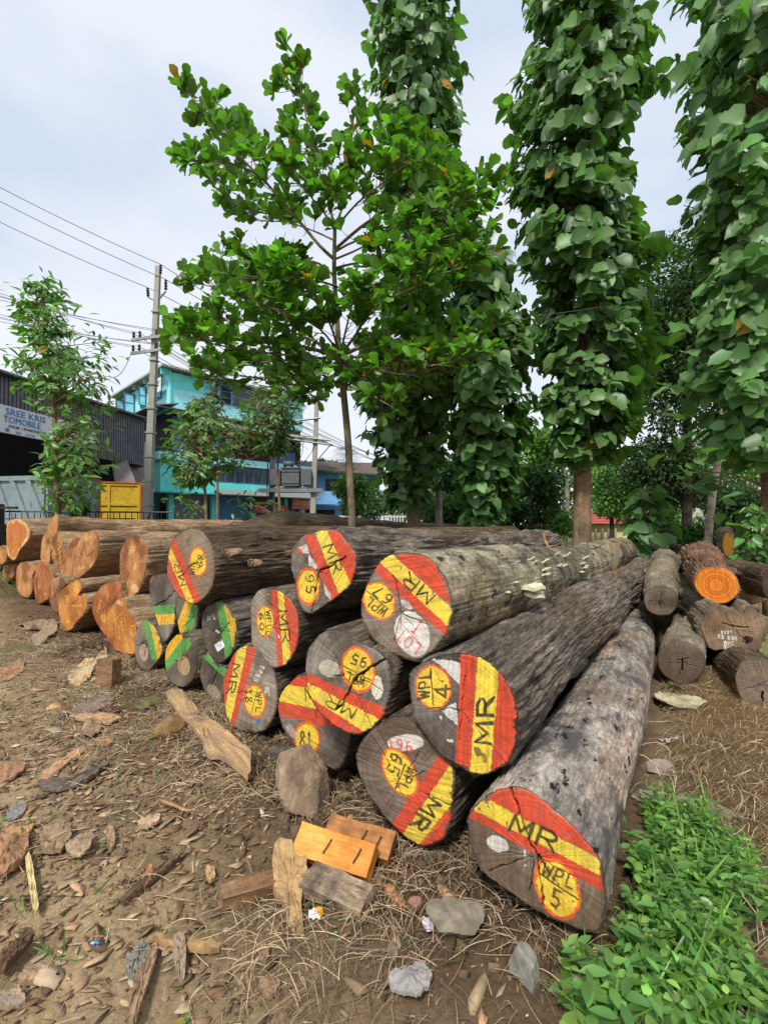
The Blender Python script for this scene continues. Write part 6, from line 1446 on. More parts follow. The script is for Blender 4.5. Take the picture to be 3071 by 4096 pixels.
for lb, pp, cc_, c2_ in (
  ('flat grey brown chip beside the upright dark block', [(70,1380),(110,1340),(125,1345),(115,1375),(85,1392)], 'tan', 'grey'),
  ('wide tan chip below the heart shaped log', [(45,1345),(90,1335),(118,1340),(112,1352),(60,1360)], 'tan', 'brown'),
  ('ragged pale bark chip left of the upright dark block', [(146,1462),(175,1435),(205,1425),(200,1455),(180,1475),(160,1478)], 'pale', 'gold'),
  ('triangular pale chip leaning behind the upright dark block', [(202,1440),(228,1398),(232,1432),(225,1442)], 'pale', 'tan'),
  ('square orange brown chip at the left edge of the dirt', [(-5,1450),(45,1428),(52,1445),(30,1462),(0,1470)], 'orange', 'brown'),
  ('grey board chip in the middle of the left dirt', [(152,1535),(215,1498),(245,1508),(230,1525),(175,1548)], 'grey', 'brown'),
  ('square tan chip right of the grey board chip', [(178,1575),(205,1555),(220,1575),(205,1592),(185,1592)], 'tan', 'brown'),
  ('thin orange sliver under the grey board chip', [(168,1550),(230,1545),(262,1555),(235,1565),(175,1560)], 'orange', 'tan'),
  ('rounded orange chip left of the coconut', [(205,1610),(240,1600),(245,1612),(220,1622)], 'orange', 'brown'),
  ('long orange shaving across the left dirt', [(90,1680),(150,1640),(175,1625),(185,1632),(140,1662),(100,1695)], 'orange', 'tan'),
  ('orange brown chip at the left edge above the sand patch', [(-5,1665),(50,1650),(45,1680),(0,1700)], 'orange', 'brown'),
  ('brown flake at the lower left corner', [(40,2110),(75,2085),(92,2095),(80,2115),(50,2122)], 'tan', 'brown'),
  ('grey curled flake in the bottom left corner', [(-5,2150),(40,2140),(55,2160),(30,2175),(0,2175)], 'grey', 'tan'),
  ('pinkish chip in the straw left of the frayed bark', [(300,1780),(330,1770),(345,1765),(340,1785),(310,1795)], (.48, .33, .22), 'tan'),
  ('little orange chip above the layered bark flakes', [(50,1800),(72,1790),(66,1805),(50,1812)], 'orange', 'gold'),
  ('brown block chip in the middle of the left straw', [(230,1800),(245,1795),(248,1830),(236,1840)], 'brown', 'tan'),
  ('golden stub of wood left of the frayed bark', [(445,1880),(460,1870),(465,1895),(452,1905)], 'gold', 'tan'),
  ('grey slate chip on the sand patch at left', [(15,1765),(40,1740),(58,1745),(50,1765),(25,1778)], (.2, .21, .2), 'grey'),
  ('brown chip leaning by the wrapper pieces', [(560,1975+70),(580,2050),(575,2080),(560,2075)], 'brown', 'tan'),
  ('rust coloured splinter right of the wood blocks', [(828,1908),(842,1905),(872,1940),(868,1952),(850,1940)], 'red', 'tan'),
  ('grey plank bit low among the straw at the bottom centre', [(838,2040),(855,2035),(858,2065),(842,2075)], 'brown', 'grey'),
  ('two toned flake at the bottom centre', [(560,2130),(590,2110),(605,2135),(580,2160)], 'brown', 'tan')):
    debris('wood_chip', lb, 'wood chip', pp, cc_, .014, .02, .18, 0, col2=c2_)
# blocks
def block(nm, label, cat, c_, size, rot, mat, jag=.012):
    m__ = bpy.data.meshes.new(nm); V_ = []; nx_, ny_, nz_ = 10, 6, 4
    import bmesh
    bm = bmesh.new(); bmesh.ops.create_cube(bm, size=1); bmesh.ops.subdivide_edges(bm, edges=bm.edges[:], cuts=5, use_grid_fill=True)
    for v in bm.verts: v.co.x *= size[0]; v.co.y *= size[1]; v.co.z *= size[2]
    bm.normal_update()
    A_ = np.array([v.co[:] for v in bm.verts]); d_ = fbm(A_ * 16 + c_[0] * 10, 5, 3) * jag * 2
    for v, q in zip(bm.verts, d_): v.co += v.normal * float(q)
    bm.to_mesh(m__); bm.free(); m__.materials.append(mat)
    o = link(nm, m__); o.location = c_; o.rotation_euler = rot
    return tag(o, label, cat)
M_orw = barkmat('orange_fresh_wood', (.34, .15, .035), (.56, .26, .06), (.68, .36, .10), (2, 14, 14), blotch=(.5, .2, .04), bst=.25, seed=50)
M_orw2 = barkmat('orange_brown_wood', (.22, .10, .035), (.40, .18, .06), (.52, .26, .10), (2, 14, 14), blotch=(.16, .08, .04), bst=.3, seed=52)
M_brw = barkmat('brown_block_wood', (.06, .035, .02), (.17, .105, .06), (.30, .21, .13), (2, 12, 12), bst=.4, seed=54)
M_grw = barkmat('grey_block_wood', (.07, .052, .036), (.24, .185, .13), (.44, .36, .26), (2, 16, 16), blotch=(.06, .05, .04), bst=.6, seed=56)
def onbox(p1, p2): return
g1 = gpos(722, 1868); b1 = block('wood_block', 'bright orange sawn block with two bent iron staples', 'wood block', (g1[0], g1[1], g1[2] + .085), (.36, .125, .065), (R_(38), R_(3), R_(-21)), M_orw, .007)
g2 = gpos(775, 1842); b2 = block('wood_block', 'orange brown sawn block behind the bright orange one', 'wood block', (g2[0], g2[1] + .03, g2[2] + .075), (.32, .12, .06), (R_(33), R_(4), R_(-19)), M_orw2, .004)
for bb, ofs in ((b1, ((-.02, .0), (.12, .0))), (b2, ((.03, .0), (.10, -.01)))):
    for (x_, y_) in ofs:
        m__ = MB(); h0 = .065 / 2
        m__.tube([(x_ - .012, y_ - .03, h0 - .01), (x_ - .010, y_ - .026, h0 + .010), (x_, y_, h0 + .014), (x_ + .004, y_ + .028, h0 + .007), (x_ + .002, y_ + .032, h0 - .01)], .0028, 6); m__.build('iron_staple', plain('rusty_iron', (.04, .022, .015), .8, .3, 30), bb, True)
g3 = gpos(545, 1925); block('wood_block', 'brown rounded billet left of the frayed bark', 'wood block', (g3[0], g3[1], g3[2] + .04), (.25, .075, .06), (R_(8), R_(2), R_(26)), M_brw, .02)
g4 = gpos(728, 1935); block('wood_block', 'weathered grey block below the bright orange one', 'wood block', (g4[0], g4[1], g4[2] + .045), (.27, .12, .055), (R_(14), R_(6), R_(-24)), M_grw, .022)
g5 = gpos(228, 1488); block('wood_block', 'dark brown block standing upright on the left dirt', 'wood block', (g5[0], g5[1] + .05, g5[2] + .12), (.19, .10, .26), (R_(-6), R_(-3), R_(-20)), M_brw, .006)
# stones
def stone(nm, label, cx, cy, sx_, sy_, sz_, col, col2, seed, sub=4, zo=.3, yaw_=0, cat='stone', fac=.55):
    import bmesh
    bm = bmesh.new(); bmesh.ops.create_icosphere(bm, subdivisions=sub, radius=1)
    A_ = np.array([v.co[:] for v in bm.verts])
    r2 = np.random.default_rng(seed); d_ = np.ones(len(A_)) * 9
    for _ in range(16):
        n_ = r2.normal(size=3); n_ /= np.linalg.norm(n_); d_ = np.minimum(d_, r2.uniform(fac, fac + .3) / np.maximum(A_ @ n_, .02))
    d_ = np.minimum(d_, 1.15); A2_ = A_ * d_[:, None] * (1 + fbm(A_ * 3, seed, 4) * .10 + fbm(A_ * 14, seed, 2) * .05)[:, None]
    A2_ = A2_ * np.array([sx_, sy_, sz_]); F_ = [tuple(v.index for v in f.verts) for f in bm.faces]; bm.free()
    m_ = np.clip(.5 + fbm(A_ * 2.5, seed + 4, 5) * 2.2, 0, 1)[:, None]
    g = gpos(cx, cy); o = mk(nm, A2_, F_, M_attr, None, col=np.array(col) * (1 - m_) + np.array(col2) * m_, smooth=fac > .8, loc=(g[0], g[1], g[2] + sz_ * zo)); o.rotation_euler = (0, 0, yaw_)
    return tag(o, label, cat)
stone('boulder', 'angular brown boulder propping the 81 log', 655, 1730, .135, .14, .22, (.36, .26, .17), (.20, .145, .10), 3, 5, .62, .4, 'boulder', .6)
stone('rock', 'slanted grey green rock slab in the straw below WPL 65', 978, 1985, .11, .09, .075, (.24, .21, .15), (.14, .12, .09), 8, 5, .5, .3)
stone('rock', 'small reddish rock left of the slanted slab', 898, 1950, .032, .028, .035, (.34, .18, .12), (.2, .11, .08), 9, 4, .6)
stone('rock', 'dark stone beneath the 81 log', 612, 1625, .09, .08, .07, (.13, .11, .085), (.07, .06, .05), 12, 4)
stone('rock', 'mossy stone chunk above the coconut', 325, 1528, .11, .06, .07, (.17, .16, .06), (.09, .08, .04), 14, 5, .4, .7)
stone('rock', 'small mossy stone left of the coconut', 313, 1570, .045, .035, .035, (.18, .16, .06), (.1, .09, .04), 15, 4, .4)
stone('coconut_husk', 'smooth brown coconut lying on the soil by the bark slab', 368, 1588, .06, .10, .062, (.27, .18, .07), (.19, .12, .055), 16, 5, .8, -.6, 'coconut', .95)
stone('rock', 'large flat grey rock in the weeds at the bottom right', 1360, 2190, .17, .10, .05, (.30, .26, .20), (.18, .16, .13), 18, 5, .6, -.5)
stone('rock', 'upright grey rock between straw and weeds near the bottom', 1130, 2090, .05, .09, .07, (.26, .25, .21), (.15, .15, .13), 19, 5, .4, .3)
stone('rock', 'long pale rock ledge at the top of the weeds beside WPL 5', 1470, 1735, .30, .10, .06, (.30, .25, .19), (.18, .15, .11), 20, 5, .3, -.45)
stone('rock', 'pale stone in the dry grass right of the silvery log', 1415, 1655, .12, .08, .05, (.30, .24, .19), (.18, .15, .12), 21, 5, .3, -.4)
# wrappers
def wrapper(nm, label, cx, cy, w_, h_, cols, seed, lift=.03):
    n_ = 14; gx_, gy_ = np.meshgrid(np.linspace(-1, 1, n_), np.linspace(-1, 1, n_)); gx_, gy_ = gx_.ravel(), gy_.ravel()
    z = fbm(v3(gx_ * 2.2, gy_ * 2.2), seed, 3) * .9 * min(w_, h_); ii_ = (np.arange(n_ - 1)[:, None] * n_ + np.arange(n_ - 1)[None]).ravel()
    V_ = np.stack([gx_ * w_ * (1 + .15 * np.sin(gy_ * 4 + seed)), gy_ * h_ * (1 + .15 * np.cos(gx_ * 5)), z], -1); C = np.array([cols[0] if x < cols[3] else (cols[1] if x > cols[4] else cols[2]) for x in gx_])
    F_ = np.stack([ii_, ii_ + 1, ii_ + n_ + 1, ii_ + n_], -1); V2 = np.concatenate([V_, V_ - [0, 0, .002]]); F2 = np.concatenate([F_, F_[:, ::-1] + n_ * n_])
    g = gpos(cx, cy); m_, nt, b, o_ = newmat('foil'); a = N(nt, 'ShaderNodeAttribute'); a.attribute_name = 'Col'; nt.links.new(a.outputs['Color'], b.inputs['Base Color']); b.inputs['Roughness'].default_value = .3
    o = mk(nm, V2, F2, m_, None, col=np.concatenate([C, C]), loc=(g[0], g[1], g[2] + lift)); o.rotation_euler = (.3, .1, seed * .7); return tag(o, label, 'wrapper')
wrapper('snack_wrapper', 'torn orange and silver wrapper on the dirt below the wood blocks', 683, 1975, .028, .02, [(.7, .7, .72), (.75, .33, .02), (.8, .75, .7), -.5, .1], 1)
wrapper('plastic_wrapper', 'crumpled whitish plastic wrapper beside the slanted rock', 925, 1990, .028, .022, [(.6, .58, .65), (.55, .5, .6), (.62, .6, .64), -.3, .5], 2)
wrapper('plastic_scrap', 'tiny blue plastic scrap at the lower left', 208, 2043, .014, .008, [(.03, .30, .70), (.6, .65, .7), (.04, .35, .75), -2, .6], 4)
wrapper('plastic_scrap', 'white plastic scrap beside the silvery log in dry grass', 1445, 1595, .05, .04, [(.55, .5, .55), (.6, .55, .6), (.5, .45, .5), -.3, .4], 5)
# straw, chips, pebbles
def infront(x_, y_):       # keep out of the painted log bodies
    return (np.stack([x_, y_], -1) - a0) @ nl
def strands(name, label, n_, xr, yr, dens, lmin, lmax, w_, cols, arch, dirang=None, lift=.01, k=6, mat=None):
    x = rng.uniform(*xr, n_ * 10); y = rng.uniform(*yr, n_ * 10); p_ = dens(x, y); k_ = rng.random(n_ * 10) < p_
    x, y = x[k_][:n_], y[k_][:n_]; m_ = len(x)
    L_ = rng.uniform(lmin, lmax, m_); a_ = rng.uniform(0, 2 * math.pi, m_) if dirang is None else rng.normal(dirang[0], dirang[1], m_)
    turn = rng.normal(0, .45, m_) * (1 + 2.5 * (rng.random(m_) < .12)); t = np.linspace(0, 1, k)
    ang = a_[:, None] + turn[:, None] * t[None]; dx = np.cos(ang) * L_[:, None] / k; dy = np.sin(ang) * L_[:, None] / k
    X_ = x[:, None] + np.cumsum(dx, 1); Y_ = y[:, None] + np.cumsum(dy, 1)
    h = rng.uniform(.1, 1, m_)[:, None] * arch * np.sin(t[None] * math.pi * rng.uniform(.6, 1.3, (m_, 1)))
    Z_ = ground_z(X_, Y_) + lift + h + rng.uniform(0, .02, m_)[:, None]
    nx_ = -np.sin(ang) * w_ / 2; ny_ = np.cos(ang) * w_ / 2; tp = (1 - .6 * t)[None]
    A_ = np.stack([X_ + nx_ * tp, Y_ + ny_ * tp, Z_], -1); B_ = np.stack([X_ - nx_ * tp, Y_ - ny_ * tp, Z_ + w_ * .4], -1)
    V_ = np.stack([A_, B_], 2).reshape(-1, 3)
    b_ = (np.arange(m_) * k * 2)[:, None] + (np.arange(k - 1) * 2)[None]; b_ = b_.ravel(); F_ = np.stack([b_, b_ + 1, b_ + 3, b_ + 2], -1)
    ci = rng.integers(0, len(cols), m_); C = np.array(cols)[ci] * np.exp(rng.normal(0, .25, (m_, 1)))
    o = mk(name, V_, F_, mat or M_straw, None, col=np.repeat(np.clip(C, .01, .9), k * 2, 0)); return tag(o, label, kind='stuff')
SC1 = [(.46, .35, .20), (.36, .26, .15), (.26, .175, .10), (.56, .45, .28), (.18, .12, .07), (.13, .085, .05)]
def upx(x, y):
    a_, b_ = proj(np.stack([x, y, np.zeros_like(x)], -1)); return a_ / 1.8522, b_ / 1.8522
def dl_(x, y):
    u_, v_ = upx(x, y); d_ = infront(x, y)
    base_ = sm(-1.15, -.35, d_) * (1 - .85 * sm(.15, .5, d_)) * np.clip(.12 + 3.4 * (fbm(v3(x * 2.6, y * 2.6), 61, 3) + .06), 0, 1)
    base_ = base_ * np.where(u_ < 1250, 1, .3)
    return np.clip(base_, 0, 1)
strands('dry_straw', 'dry straw strewn over the soil before the pile', 13000, (-4.5, 1.6), (1.3, 6), dl_, .05, .24, .0027, SC1, .035)
strands('dry_straw', 'thin scattering of straw and rootlets on the open dirt', 6500, (-6, 1.5), (1.2, 8), lambda x, y: np.where(infront(x, y) < .1, .5, 0) * np.clip(fbm(v3(x * 1.5, y * 1.5), 66, 3) * 3 + .5, 0, 1), .03, .16, .0025, SC1 + [(.16, .11, .07)] * 3, .015)
def dr_(x, y):
    u_, v_ = upx(x, y); return np.clip(sm(.86, 1.0, x - (y - 1.8) * .60) * np.where(v_ < 1700 + (u_ - 1390) * .55, 1.0, .12), 0, 1)
strands('dry_grass', 'thick flattened dry grass right of the silvery log', 42000, (1.2, 4.0), (1.7, 5.0), dr_, .12, .40, .0040, [(.66, .52, .33), (.55, .41, .25), (.74, .61, .42), (.42, .30, .18)], .075, dirang=(-.55, .45))
def chips(name, label, n_, dens, smin, smax, cols, xr, yr, th=.25):
    x = rng.uniform(*xr, n_ * 4); y = rng.uniform(*yr, n_ * 4); k_ = rng.random(n_ * 4) < dens(x, y); x, y = x[k_][:n_], y[k_][:n_]; m_ = len(x)
    K = 6; a_ = (np.arange(K) / K * 6.283)[None] + rng.uniform(-.42, .42, (m_, K)); r_ = rng.uniform(.45, 1.25, (m_, K)); s_ = rng.uniform(smin, smax, m_) * rng.uniform(.5, 1, m_); el = rng.uniform(.14, .62, m_) if th < .5 else rng.uniform(.4, .9, m_); yw = rng.normal(.7, .8, m_)
    px = np.cos(a_) * r_ * s_[:, None]; py = np.sin(a_) * r_ * (s_ * el)[:, None]; tx = rng.normal(0, .22, m_); ty = rng.normal(0, .22, m_)
    X_ = px * np.cos(yw)[:, None] - py * np.sin(yw)[:, None]; Y_ = px * np.sin(yw)[:, None] + py * np.cos(yw)[:, None]
    Z_ = ground_z(x, y)[:, None] + .006 + X_ * tx[:, None] + Y_ * ty[:, None] + rng.normal(0, .05, (m_, K)) * s_[:, None] + np.abs(s_ * .15)[:, None]
    top = np.stack([x[:, None] + X_, y[:, None] + Y_, Z_ + (s_ * th * .35)[:, None]], -1); bot = top - np.array([0, 0, 1.0]) * (s_ * th)[:, None, None]; V_ = np.concatenate([top, bot], 1).reshape(-1, 3)
    b_ = np.arange(m_) * 2 * K; F_ = []
    f1 = np.stack([b_, b_ + 1, b_ + 2, b_ + 3], -1); f2 = np.stack([b_, b_ + 3, b_ + 4, b_ + 5], -1); sd_ = [np.stack([b_ + i, b_ + K + i, b_ + K + (i + 1) % K, b_ + (i + 1) % K], -1) for i in range(K)]
    C = np.array(cols)[rng.integers(0, len(cols), m_)] * np.exp(rng.normal(0, .25, (m_, 1)))
    return V_, np.concatenate([f1, f2] + sd_), np.repeat(np.clip(C, .01, .9), 2 * K, 0), x, y
CC = [(.15, .105, .06), (.21, .15, .085), (.29, .215, .125), (.38, .30, .19), (.30, .20, .12), (.33, .20, .12), (.10, .065, .042), (.36, .28, .19)]
dch = lambda x, y: np.where(infront(x, y) < .25, 1, .0) * np.clip(.35 + 2.2 * fbm(v3(x * 1.1, y * 1.1), 81, 3), .05, 1) * np.where(y < 4, 1, .7)
V_, F_, C_, _, _ = chips('litter', '', 15000, dch, .008, .05, CC + [(.36, .24, .14), (.28, .17, .10)], (-7, 2), (1.2, 9), .10)
tag(mk('wood_litter', V_, F_, M_attr, None, col=C_), 'fine bark and wood litter covering the dirt', kind='stuff')
V_, F_, C_, _, _ = chips('clods', '', 7000, lambda x, y: np.where(y < 6, .9, .2) * np.where(infront(x, y) < .5, 1, .2), .003, .010, [(.16, .105, .065), (.12, .08, .05), (.22, .15, .095)], (-4, 2.5), (1.2, 6), 1.2)
tag(mk('soil_crumbs', V_, F_, M_attr, None, col=C_), 'crumbs of soil and grit', kind='stuff')
V_, F_, C_, _, _ = chips('clods', '', 1700, lambda x, y: sm(-.5, 0, infront(x, y)) * sm(.9, .4, infront(x, y)), .015, .05, [(.10, .066, .042), (.075, .05, .032), (.13, .09, .055)], (-4, 1.6), (1.5, 6), 1.0)
tag(mk('soil_clods', V_, F_, M_attr, None, col=C_), 'dark soil clods piled against the lowest log ends', kind='stuff')
# single bark chips that one could count
V_, F_, C_, xs_, ys_ = chips('c', '', 240, dch, .03, .11, CC + [(.40, .23, .12), (.44, .34, .23)], (-5.5, 1.0), (1.35, 7.5), .14)
m_ = len(xs_); K2 = 12; per = len(V_) // m_
ft = np.concatenate([F_[0:1], F_[m_:m_ + 1]] + [F_[(2 + i) * m_:(2 + i) * m_ + 1] for i in range(6)])
for i in range(m_):
    v = V_[i * K2:(i + 1) * K2].copy(); p = np.array([xs_[i], ys_[i], float(ground_z(xs_[i], ys_[i]))])
    if infront(np.array([xs_[i]]), np.array([ys_[i]]))[0] > .1: continue
    tag(mk('bark_chip', v - p, ft, M_attr, None, col=C_[i * K2:(i + 1) * K2], loc=tuple(p)), 'small loose brown or orange bark chip on the open dirt', 'wood chip', 'bark chips scattered on the dirt')

# ---- weeds and green blades
def weeds(name, label, n_, xr, yr, dens, hr, lr, nl_, kind, col, warm=.3):
    x = rng.uniform(*xr, n_ * 5); y = rng.uniform(*yr, n_ * 5); k_ = rng.random(n_ * 5) < dens(x, y); x, y = x[k_][:n_], y[k_][:n_]; m_ = len(x)
    z = ground_z(x, y); H = rng.uniform(*hr, m_); lean = rng.normal(0, .3, (m_, 2))
    Pn, D, Nn, S = [], [], [], []; st_ = MB()
    for i in range(m_):
        nn_ = random.randint(*nl_); ph = random.uniform(0, 6.28)
        for j in range(nn_):
            f_ = (j + 1) / nn_; q = ph + (j // 2) * 1.57 + (j % 2) * 3.14
            p = np.array([x[i] + lean[i, 0] * H[i] * f_, y[i] + lean[i, 1] * H[i] * f_, z[i] + H[i] * f_])
            Pn.append(p); D.append((math.cos(q), math.sin(q), random.uniform(.0, .6))); Nn.append((random.gauss(0, .25), random.gauss(0, .25), 1)); S.append(random.uniform(*lr) * (1.1 - .35 * f_) * (.6 + .8 * vn(np.array([x[i] * 3, y[i] * 3, 2.0]), 7)))
        st_.tube([(x[i], y[i], z[i] - .01), (x[i] + lean[i, 0] * H[i], y[i] + lean[i, 1] * H[i], z[i] + H[i])], [.0022, .0013], 3, cap=False)
    n2_ = len(Pn); o = leaves(name, Pn, D, Nn, S, kind, leafcol(n2_, col, .38, warm, .012, (.40, .34, .06)), M_leaf, None, .01)
    st_.build('stems', plain('weed_stem', (.09, .16, .04), .8, .2, 10), o)
    return tag(o, label, kind='stuff')
WP_ = [(1400,1735),(1450,1700),(1530,1740),(1600,1830),(1658,1930),(1700,2000),(1800,2300),(1250,2400),(1180,2150),(1060,2150),(1130,2090),(1230,2110),(1330,2120),(1365,2010),(1385,1850)]
def dw(x, y):
    u_, v_ = upx(x, y); return in_poly(u_, v_, WP_).astype(float) * np.clip(.40 + 4.0 * fbm(v3(x * 2.8, y * 2.8), 91, 3), .0, 1)
weeds('green_weeds', 'dense leafy green weeds in the bottom right corner', 560, (.3, 2.4), (1.1, 2.9), dw, (.05, .17), (.028, .078), (7, 12), 'ovate', (.20, .37, .09), .6)
weeds('green_weeds', 'narrow leaved weeds mixed into the leafy patch', 240, (.3, 2.4), (1.1, 2.9), dw, (.06, .22), (.04, .10), (6, 12), 'ell', (.10, .24, .06), .3)
weeds('green_weeds', 'small leaved seedlings spreading at the edge of the weeds', 380, (.2, 2.6), (1.1, 3.2), dw, (.02, .08), (.018, .038), (5, 9), 'ovate', (.15, .33, .06), .4)
weeds('seedlings', 'tiny seedlings dotted over the open dirt', 260, (-4.5, 1), (1.3, 6), lambda x, y: np.where(infront(x, y) < -.3, 1, 0) * np.clip(3 * fbm(v3(x * 2.2, y * 2.2), 197, 3), 0, 1), (.008, .035), (.012, .028), (3, 6), 'ovate', (.14, .29, .07), .4)
def dsp(x, y):
    u_, v_ = upx(x, y); d_ = infront(x, y); return np.clip(sm(-.9, -.3, d_) * (1 - sm(.3, .5, d_)) * np.clip(3 * fbm(v3(x * 4, y * 4), 95, 3) - .1, 0, 1) * np.where(u_ > 500, 1, .35), 0, 1)
weeds('seedlings', 'tiny green seedlings sprouting in the straw', 420, (-3, 1.6), (1.2, 5), dsp, (.01, .05), (.012, .03), (4, 7), 'ovate', (.13, .29, .06), .4)
weeds('seedlings', 'tiny seedlings in the dry grass at the right', 300, (1.2, 4.5), (1.8, 6), lambda x, y: dr_(x, y) * np.clip(3 * fbm(v3(x * 2, y * 2), 97, 3), 0, 1), (.02, .07), (.02, .045), (4, 8), 'ovate', (.11, .24, .055), .4)
def blades(name, label, n_, xr, yr, dens, lr, col):
    x = rng.uniform(*xr, n_ * 6); y = rng.uniform(*yr, n_ * 6); k_ = rng.random(n_ * 6) < dens(x, y); x, y = x[k_][:n_], y[k_][:n_]; m_ = len(x)
    D = np.stack([rng.normal(0, .5, m_), rng.normal(0, .5, m_), np.ones(m_)], -1); Nn = np.stack([rng.normal(0, 1, m_), rng.normal(0, 1, m_), rng.normal(0, .2, m_)], -1)
    o = leaves(name, np.stack([x, y, ground_z(x, y)], -1), D, Nn, rng.uniform(*lr, m_), 'blade', leafcol(m_, col, .25, .4), M_leaf); return tag(o, label, kind='stuff')
blades('grass_blades', 'bright grass blades among the weeds', 330, (.3, 2.4), (1.15, 2.9), dw, (.10, .26), (.16, .34, .06))
blades('grass_blades', 'short green grass before the right hand pile', 3200, (1.6, 6.5), (2.6, 7), lambda x, y: np.clip(.1 + 3 * fbm(v3(x * 1.1, y * 1.1), 99, 3), 0, 1) * sm(.9, 1.1, x - (y - 1.8) * .6), (.04, .10), (.13, .26, .06))
GT = [GU(140, 1900)[:2], GU(45, 1960)[:2], GU(155, 2030)[:2], GU(120, 2050)[:2], GU(210, 1940)[:2], GU(545, 1640)[:2], GU(1005, 2075)[:2], GU(580, 1655)[:2]]
blades('grass_blades', 'sparse tufts of green grass on the left dirt', 420, (-2.6, .6), (1.4, 3.6), lambda x, y: np.clip(sum(np.exp(-((x - g[0]) ** 2 + (y - g[1]) ** 2) / .004) for g in GT), 0, 1), (.05, .13), (.12, .26, .06))
blades('far_grass', 'rough green grass and creepers beyond the pile', 9000, (-14, 22), (9, 30), lambda x, y: np.ones_like(x) * .8, (.15, .5), (.07, .15, .035))
# ---- bracket fungi and scraps on the big log
lg = LOGS['n67']
def on_log(lg, sx_, sy_):
    """nearest hit of the view ray with the log cylinder"""
    d = ray(sx_, sy_); C = lg['C']; ax = lg['ax']; c0 = O0 - C; best = None
    for t_ in np.linspace(.5, 14, 900):
        p = c0 + d * t_; s_ = p @ ax
        if s_ < 0 or s_ > lg['L']: continue
        q = p - ax * s_; f_ = s_ / lg['L']; j = min(int((f_ ** (1 / 1.35)) * (len(lg['body']) - 1)), len(lg['body']) - 1); b = lg['body'][j]
        cu = b[:, 0].mean(), b[:, 2].mean(); r_ = .5 * (np.ptp(b[:, 0]) + np.ptp(b[:, 2])) / 2
        qu = q @ lg['U'] - cu[0]; qw = q @ lg['W'] - cu[1]
        if math.hypot(qu, qw) < r_: return O0 + d * t_, nrmz(lg['U'] * qu + lg['W'] * qw)
    return None
FUN = plain('cream_fungus', (.62, .60, .40), .6, .15, 20)
def c4b(x_, y_): return 2000 + x_ / 1.548, 1700 + y_ / 1.548
fi = 0
for (x_, y_, s_) in ((170,985,.085),(185,1025,.075),(262,845,.05),(265,890,.045),(268,920,.04),(345,803,.04),(395,812,.06),(372,870,.05),(360,866,.035),(515,822,.055),(500,855,.035),(512,880,.035),(495,905,.03),(525,870,.03),(185,830,.035),(205,850,.03),(100,850,.02),(90,970,.02),(40,1030,.018)):
    h = on_log(lg, *c4b(x_, y_))
    if h is None: continue
    s_ *= 1.5; p, nm_ = h; n_ = 18; side = nrmz(np.cross(nm_, [0, 0, 1.0])); V_ = [p - nm_ * .01]; 
    for i in range(n_ + 1):
        a_ = math.pi * i / n_; w_ = 1 + .12 * math.sin(a_ * 5 + fi); V_.append(p + side * math.cos(a_) * s_ * w_ + nm_ * math.sin(a_) * s_ * .75 * w_ + np.array([0, 0, -.12 * s_ * math.sin(a_) + .05 * s_ * math.sin(a_ * 6 + fi)]))
    V_ = np.array(V_); m2 = len(V_); V2 = np.concatenate([V_, V_ - [0, 0, s_ * .16]]); F_ = [(0, i, i + 1) for i in range(1, m2 - 1)] + [(m2, m2 + i + 1, m2 + i) for i in range(1, m2 - 1)] + [(i, i + m2, i + m2 + 1, i + 1) for i in range(1, m2 - 1)]
    tag(mk('bracket_fungus', V2 - p, F_, FUN, None, loc=tuple(p)), 'cream bracket fungus growing on the WPL 67 log', 'fungus', 'bracket fungi on the WPL 67 log'); fi += 1
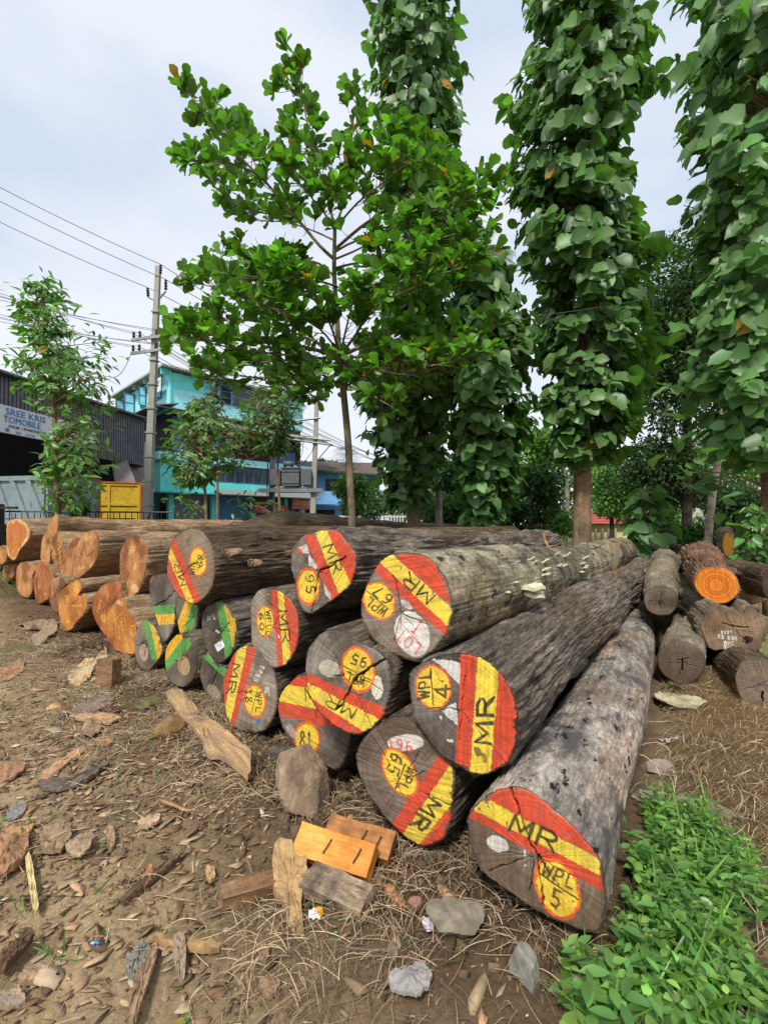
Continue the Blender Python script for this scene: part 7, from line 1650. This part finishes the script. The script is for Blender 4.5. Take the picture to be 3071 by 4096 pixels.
def scrap(key, label, sx_, sy_, size, col, nm='bark_scrap', cat='bark scrap', ratio=.35, curl=.5, yaw_=0.0, lift=.012):
    h = on_log(LOGS[key], sx_, sy_)
    if h is None: return
    p, n_ = h; s_ = size
    V_, F_ = flake(np.array([(s_ * math.cos(a_), s_ * ratio * math.sin(a_)) for a_ in np.linspace(0, 6.28, 9, endpoint=False)]), .006, int(sx_) % 97, .3, curl)
    c1 = np.array(WOODC.get(col, col)); m_ = np.clip(.5 + 2 * fbm(V_ * 40, 3, 3), 0, 1)[:, None]
    z = n_; x = nrmz(np.cross([0, 0, 1.0], z) * math.cos(yaw_) + np.cross(z, np.cross([0, 0, 1.0], z)) * math.sin(yaw_)); y = np.cross(z, x)
    Vw = V_[:, :1] * x + V_[:, 1:2] * y + (V_[:, 2:3] + lift) * z
    tag(mk(nm, Vw, F_, M_attr, None, col=c1 * (1 - m_) + c1 * .5 * m_, loc=tuple(p)), label, cat)
scrap('n67', 'brown torn bark scrap standing on top of WPL 67', *c4b(475, 715), .10, 'brown', ratio=.4, yaw_=.3, curl=2.0, lift=.02)
scrap('n67', 'thin brown stick lying over WPL 67 near the fungi', *c4b(545, 770), .14, 'brown', ratio=.07, yaw_=.9)
scrap('n67', 'narrow orange brown splinter on top of WPL 67', *c4b(300, 765), .13, 'orange', ratio=.12, yaw_=1.0)
scrap('n4', 'dry curled leaf on the upper WPL 4 log', *c4b(690, 900), .13, (.42, .33, .22), 'dry_leaf', 'leaf', .3, 1.6, .2)
scrap('n4', 'dry leaf stuck beside the far end of WPL 4', *c4b(900, 920), .12, (.36, .28, .19), 'dry_leaf', 'leaf', .4, 1.6, .6)
scrap('n5', 'bleached leaf lying where WPL 5 meets WPL 4', *cs('7', [(420, 880)])[0], .09, (.55, .52, .48), 'dry_leaf', 'leaf', .5, 1.2, .5)
scrap('r2', 'large crumpled tan leaf between the two pale logs', *cs('7', [(640, 1010)])[0], .12, (.5, .37, .22), 'dry_leaf', 'leaf', .7, 1.4, .5, .05)
scrap('n68', 'light bark flake on the side of WPL 68', *cs('4', [(560, 300)])[0], .09, 'tan', ratio=.4)
scrap('n68', 'small tan bark flake right of the light one on WPL 68', *cs('4', [(740, 370)])[0], .07, 'tan', ratio=.5)
for o in bpy.data.objects:      # custom properties belong only where they are meant
    if o.parent is not None and 'category' in o: del o['category']
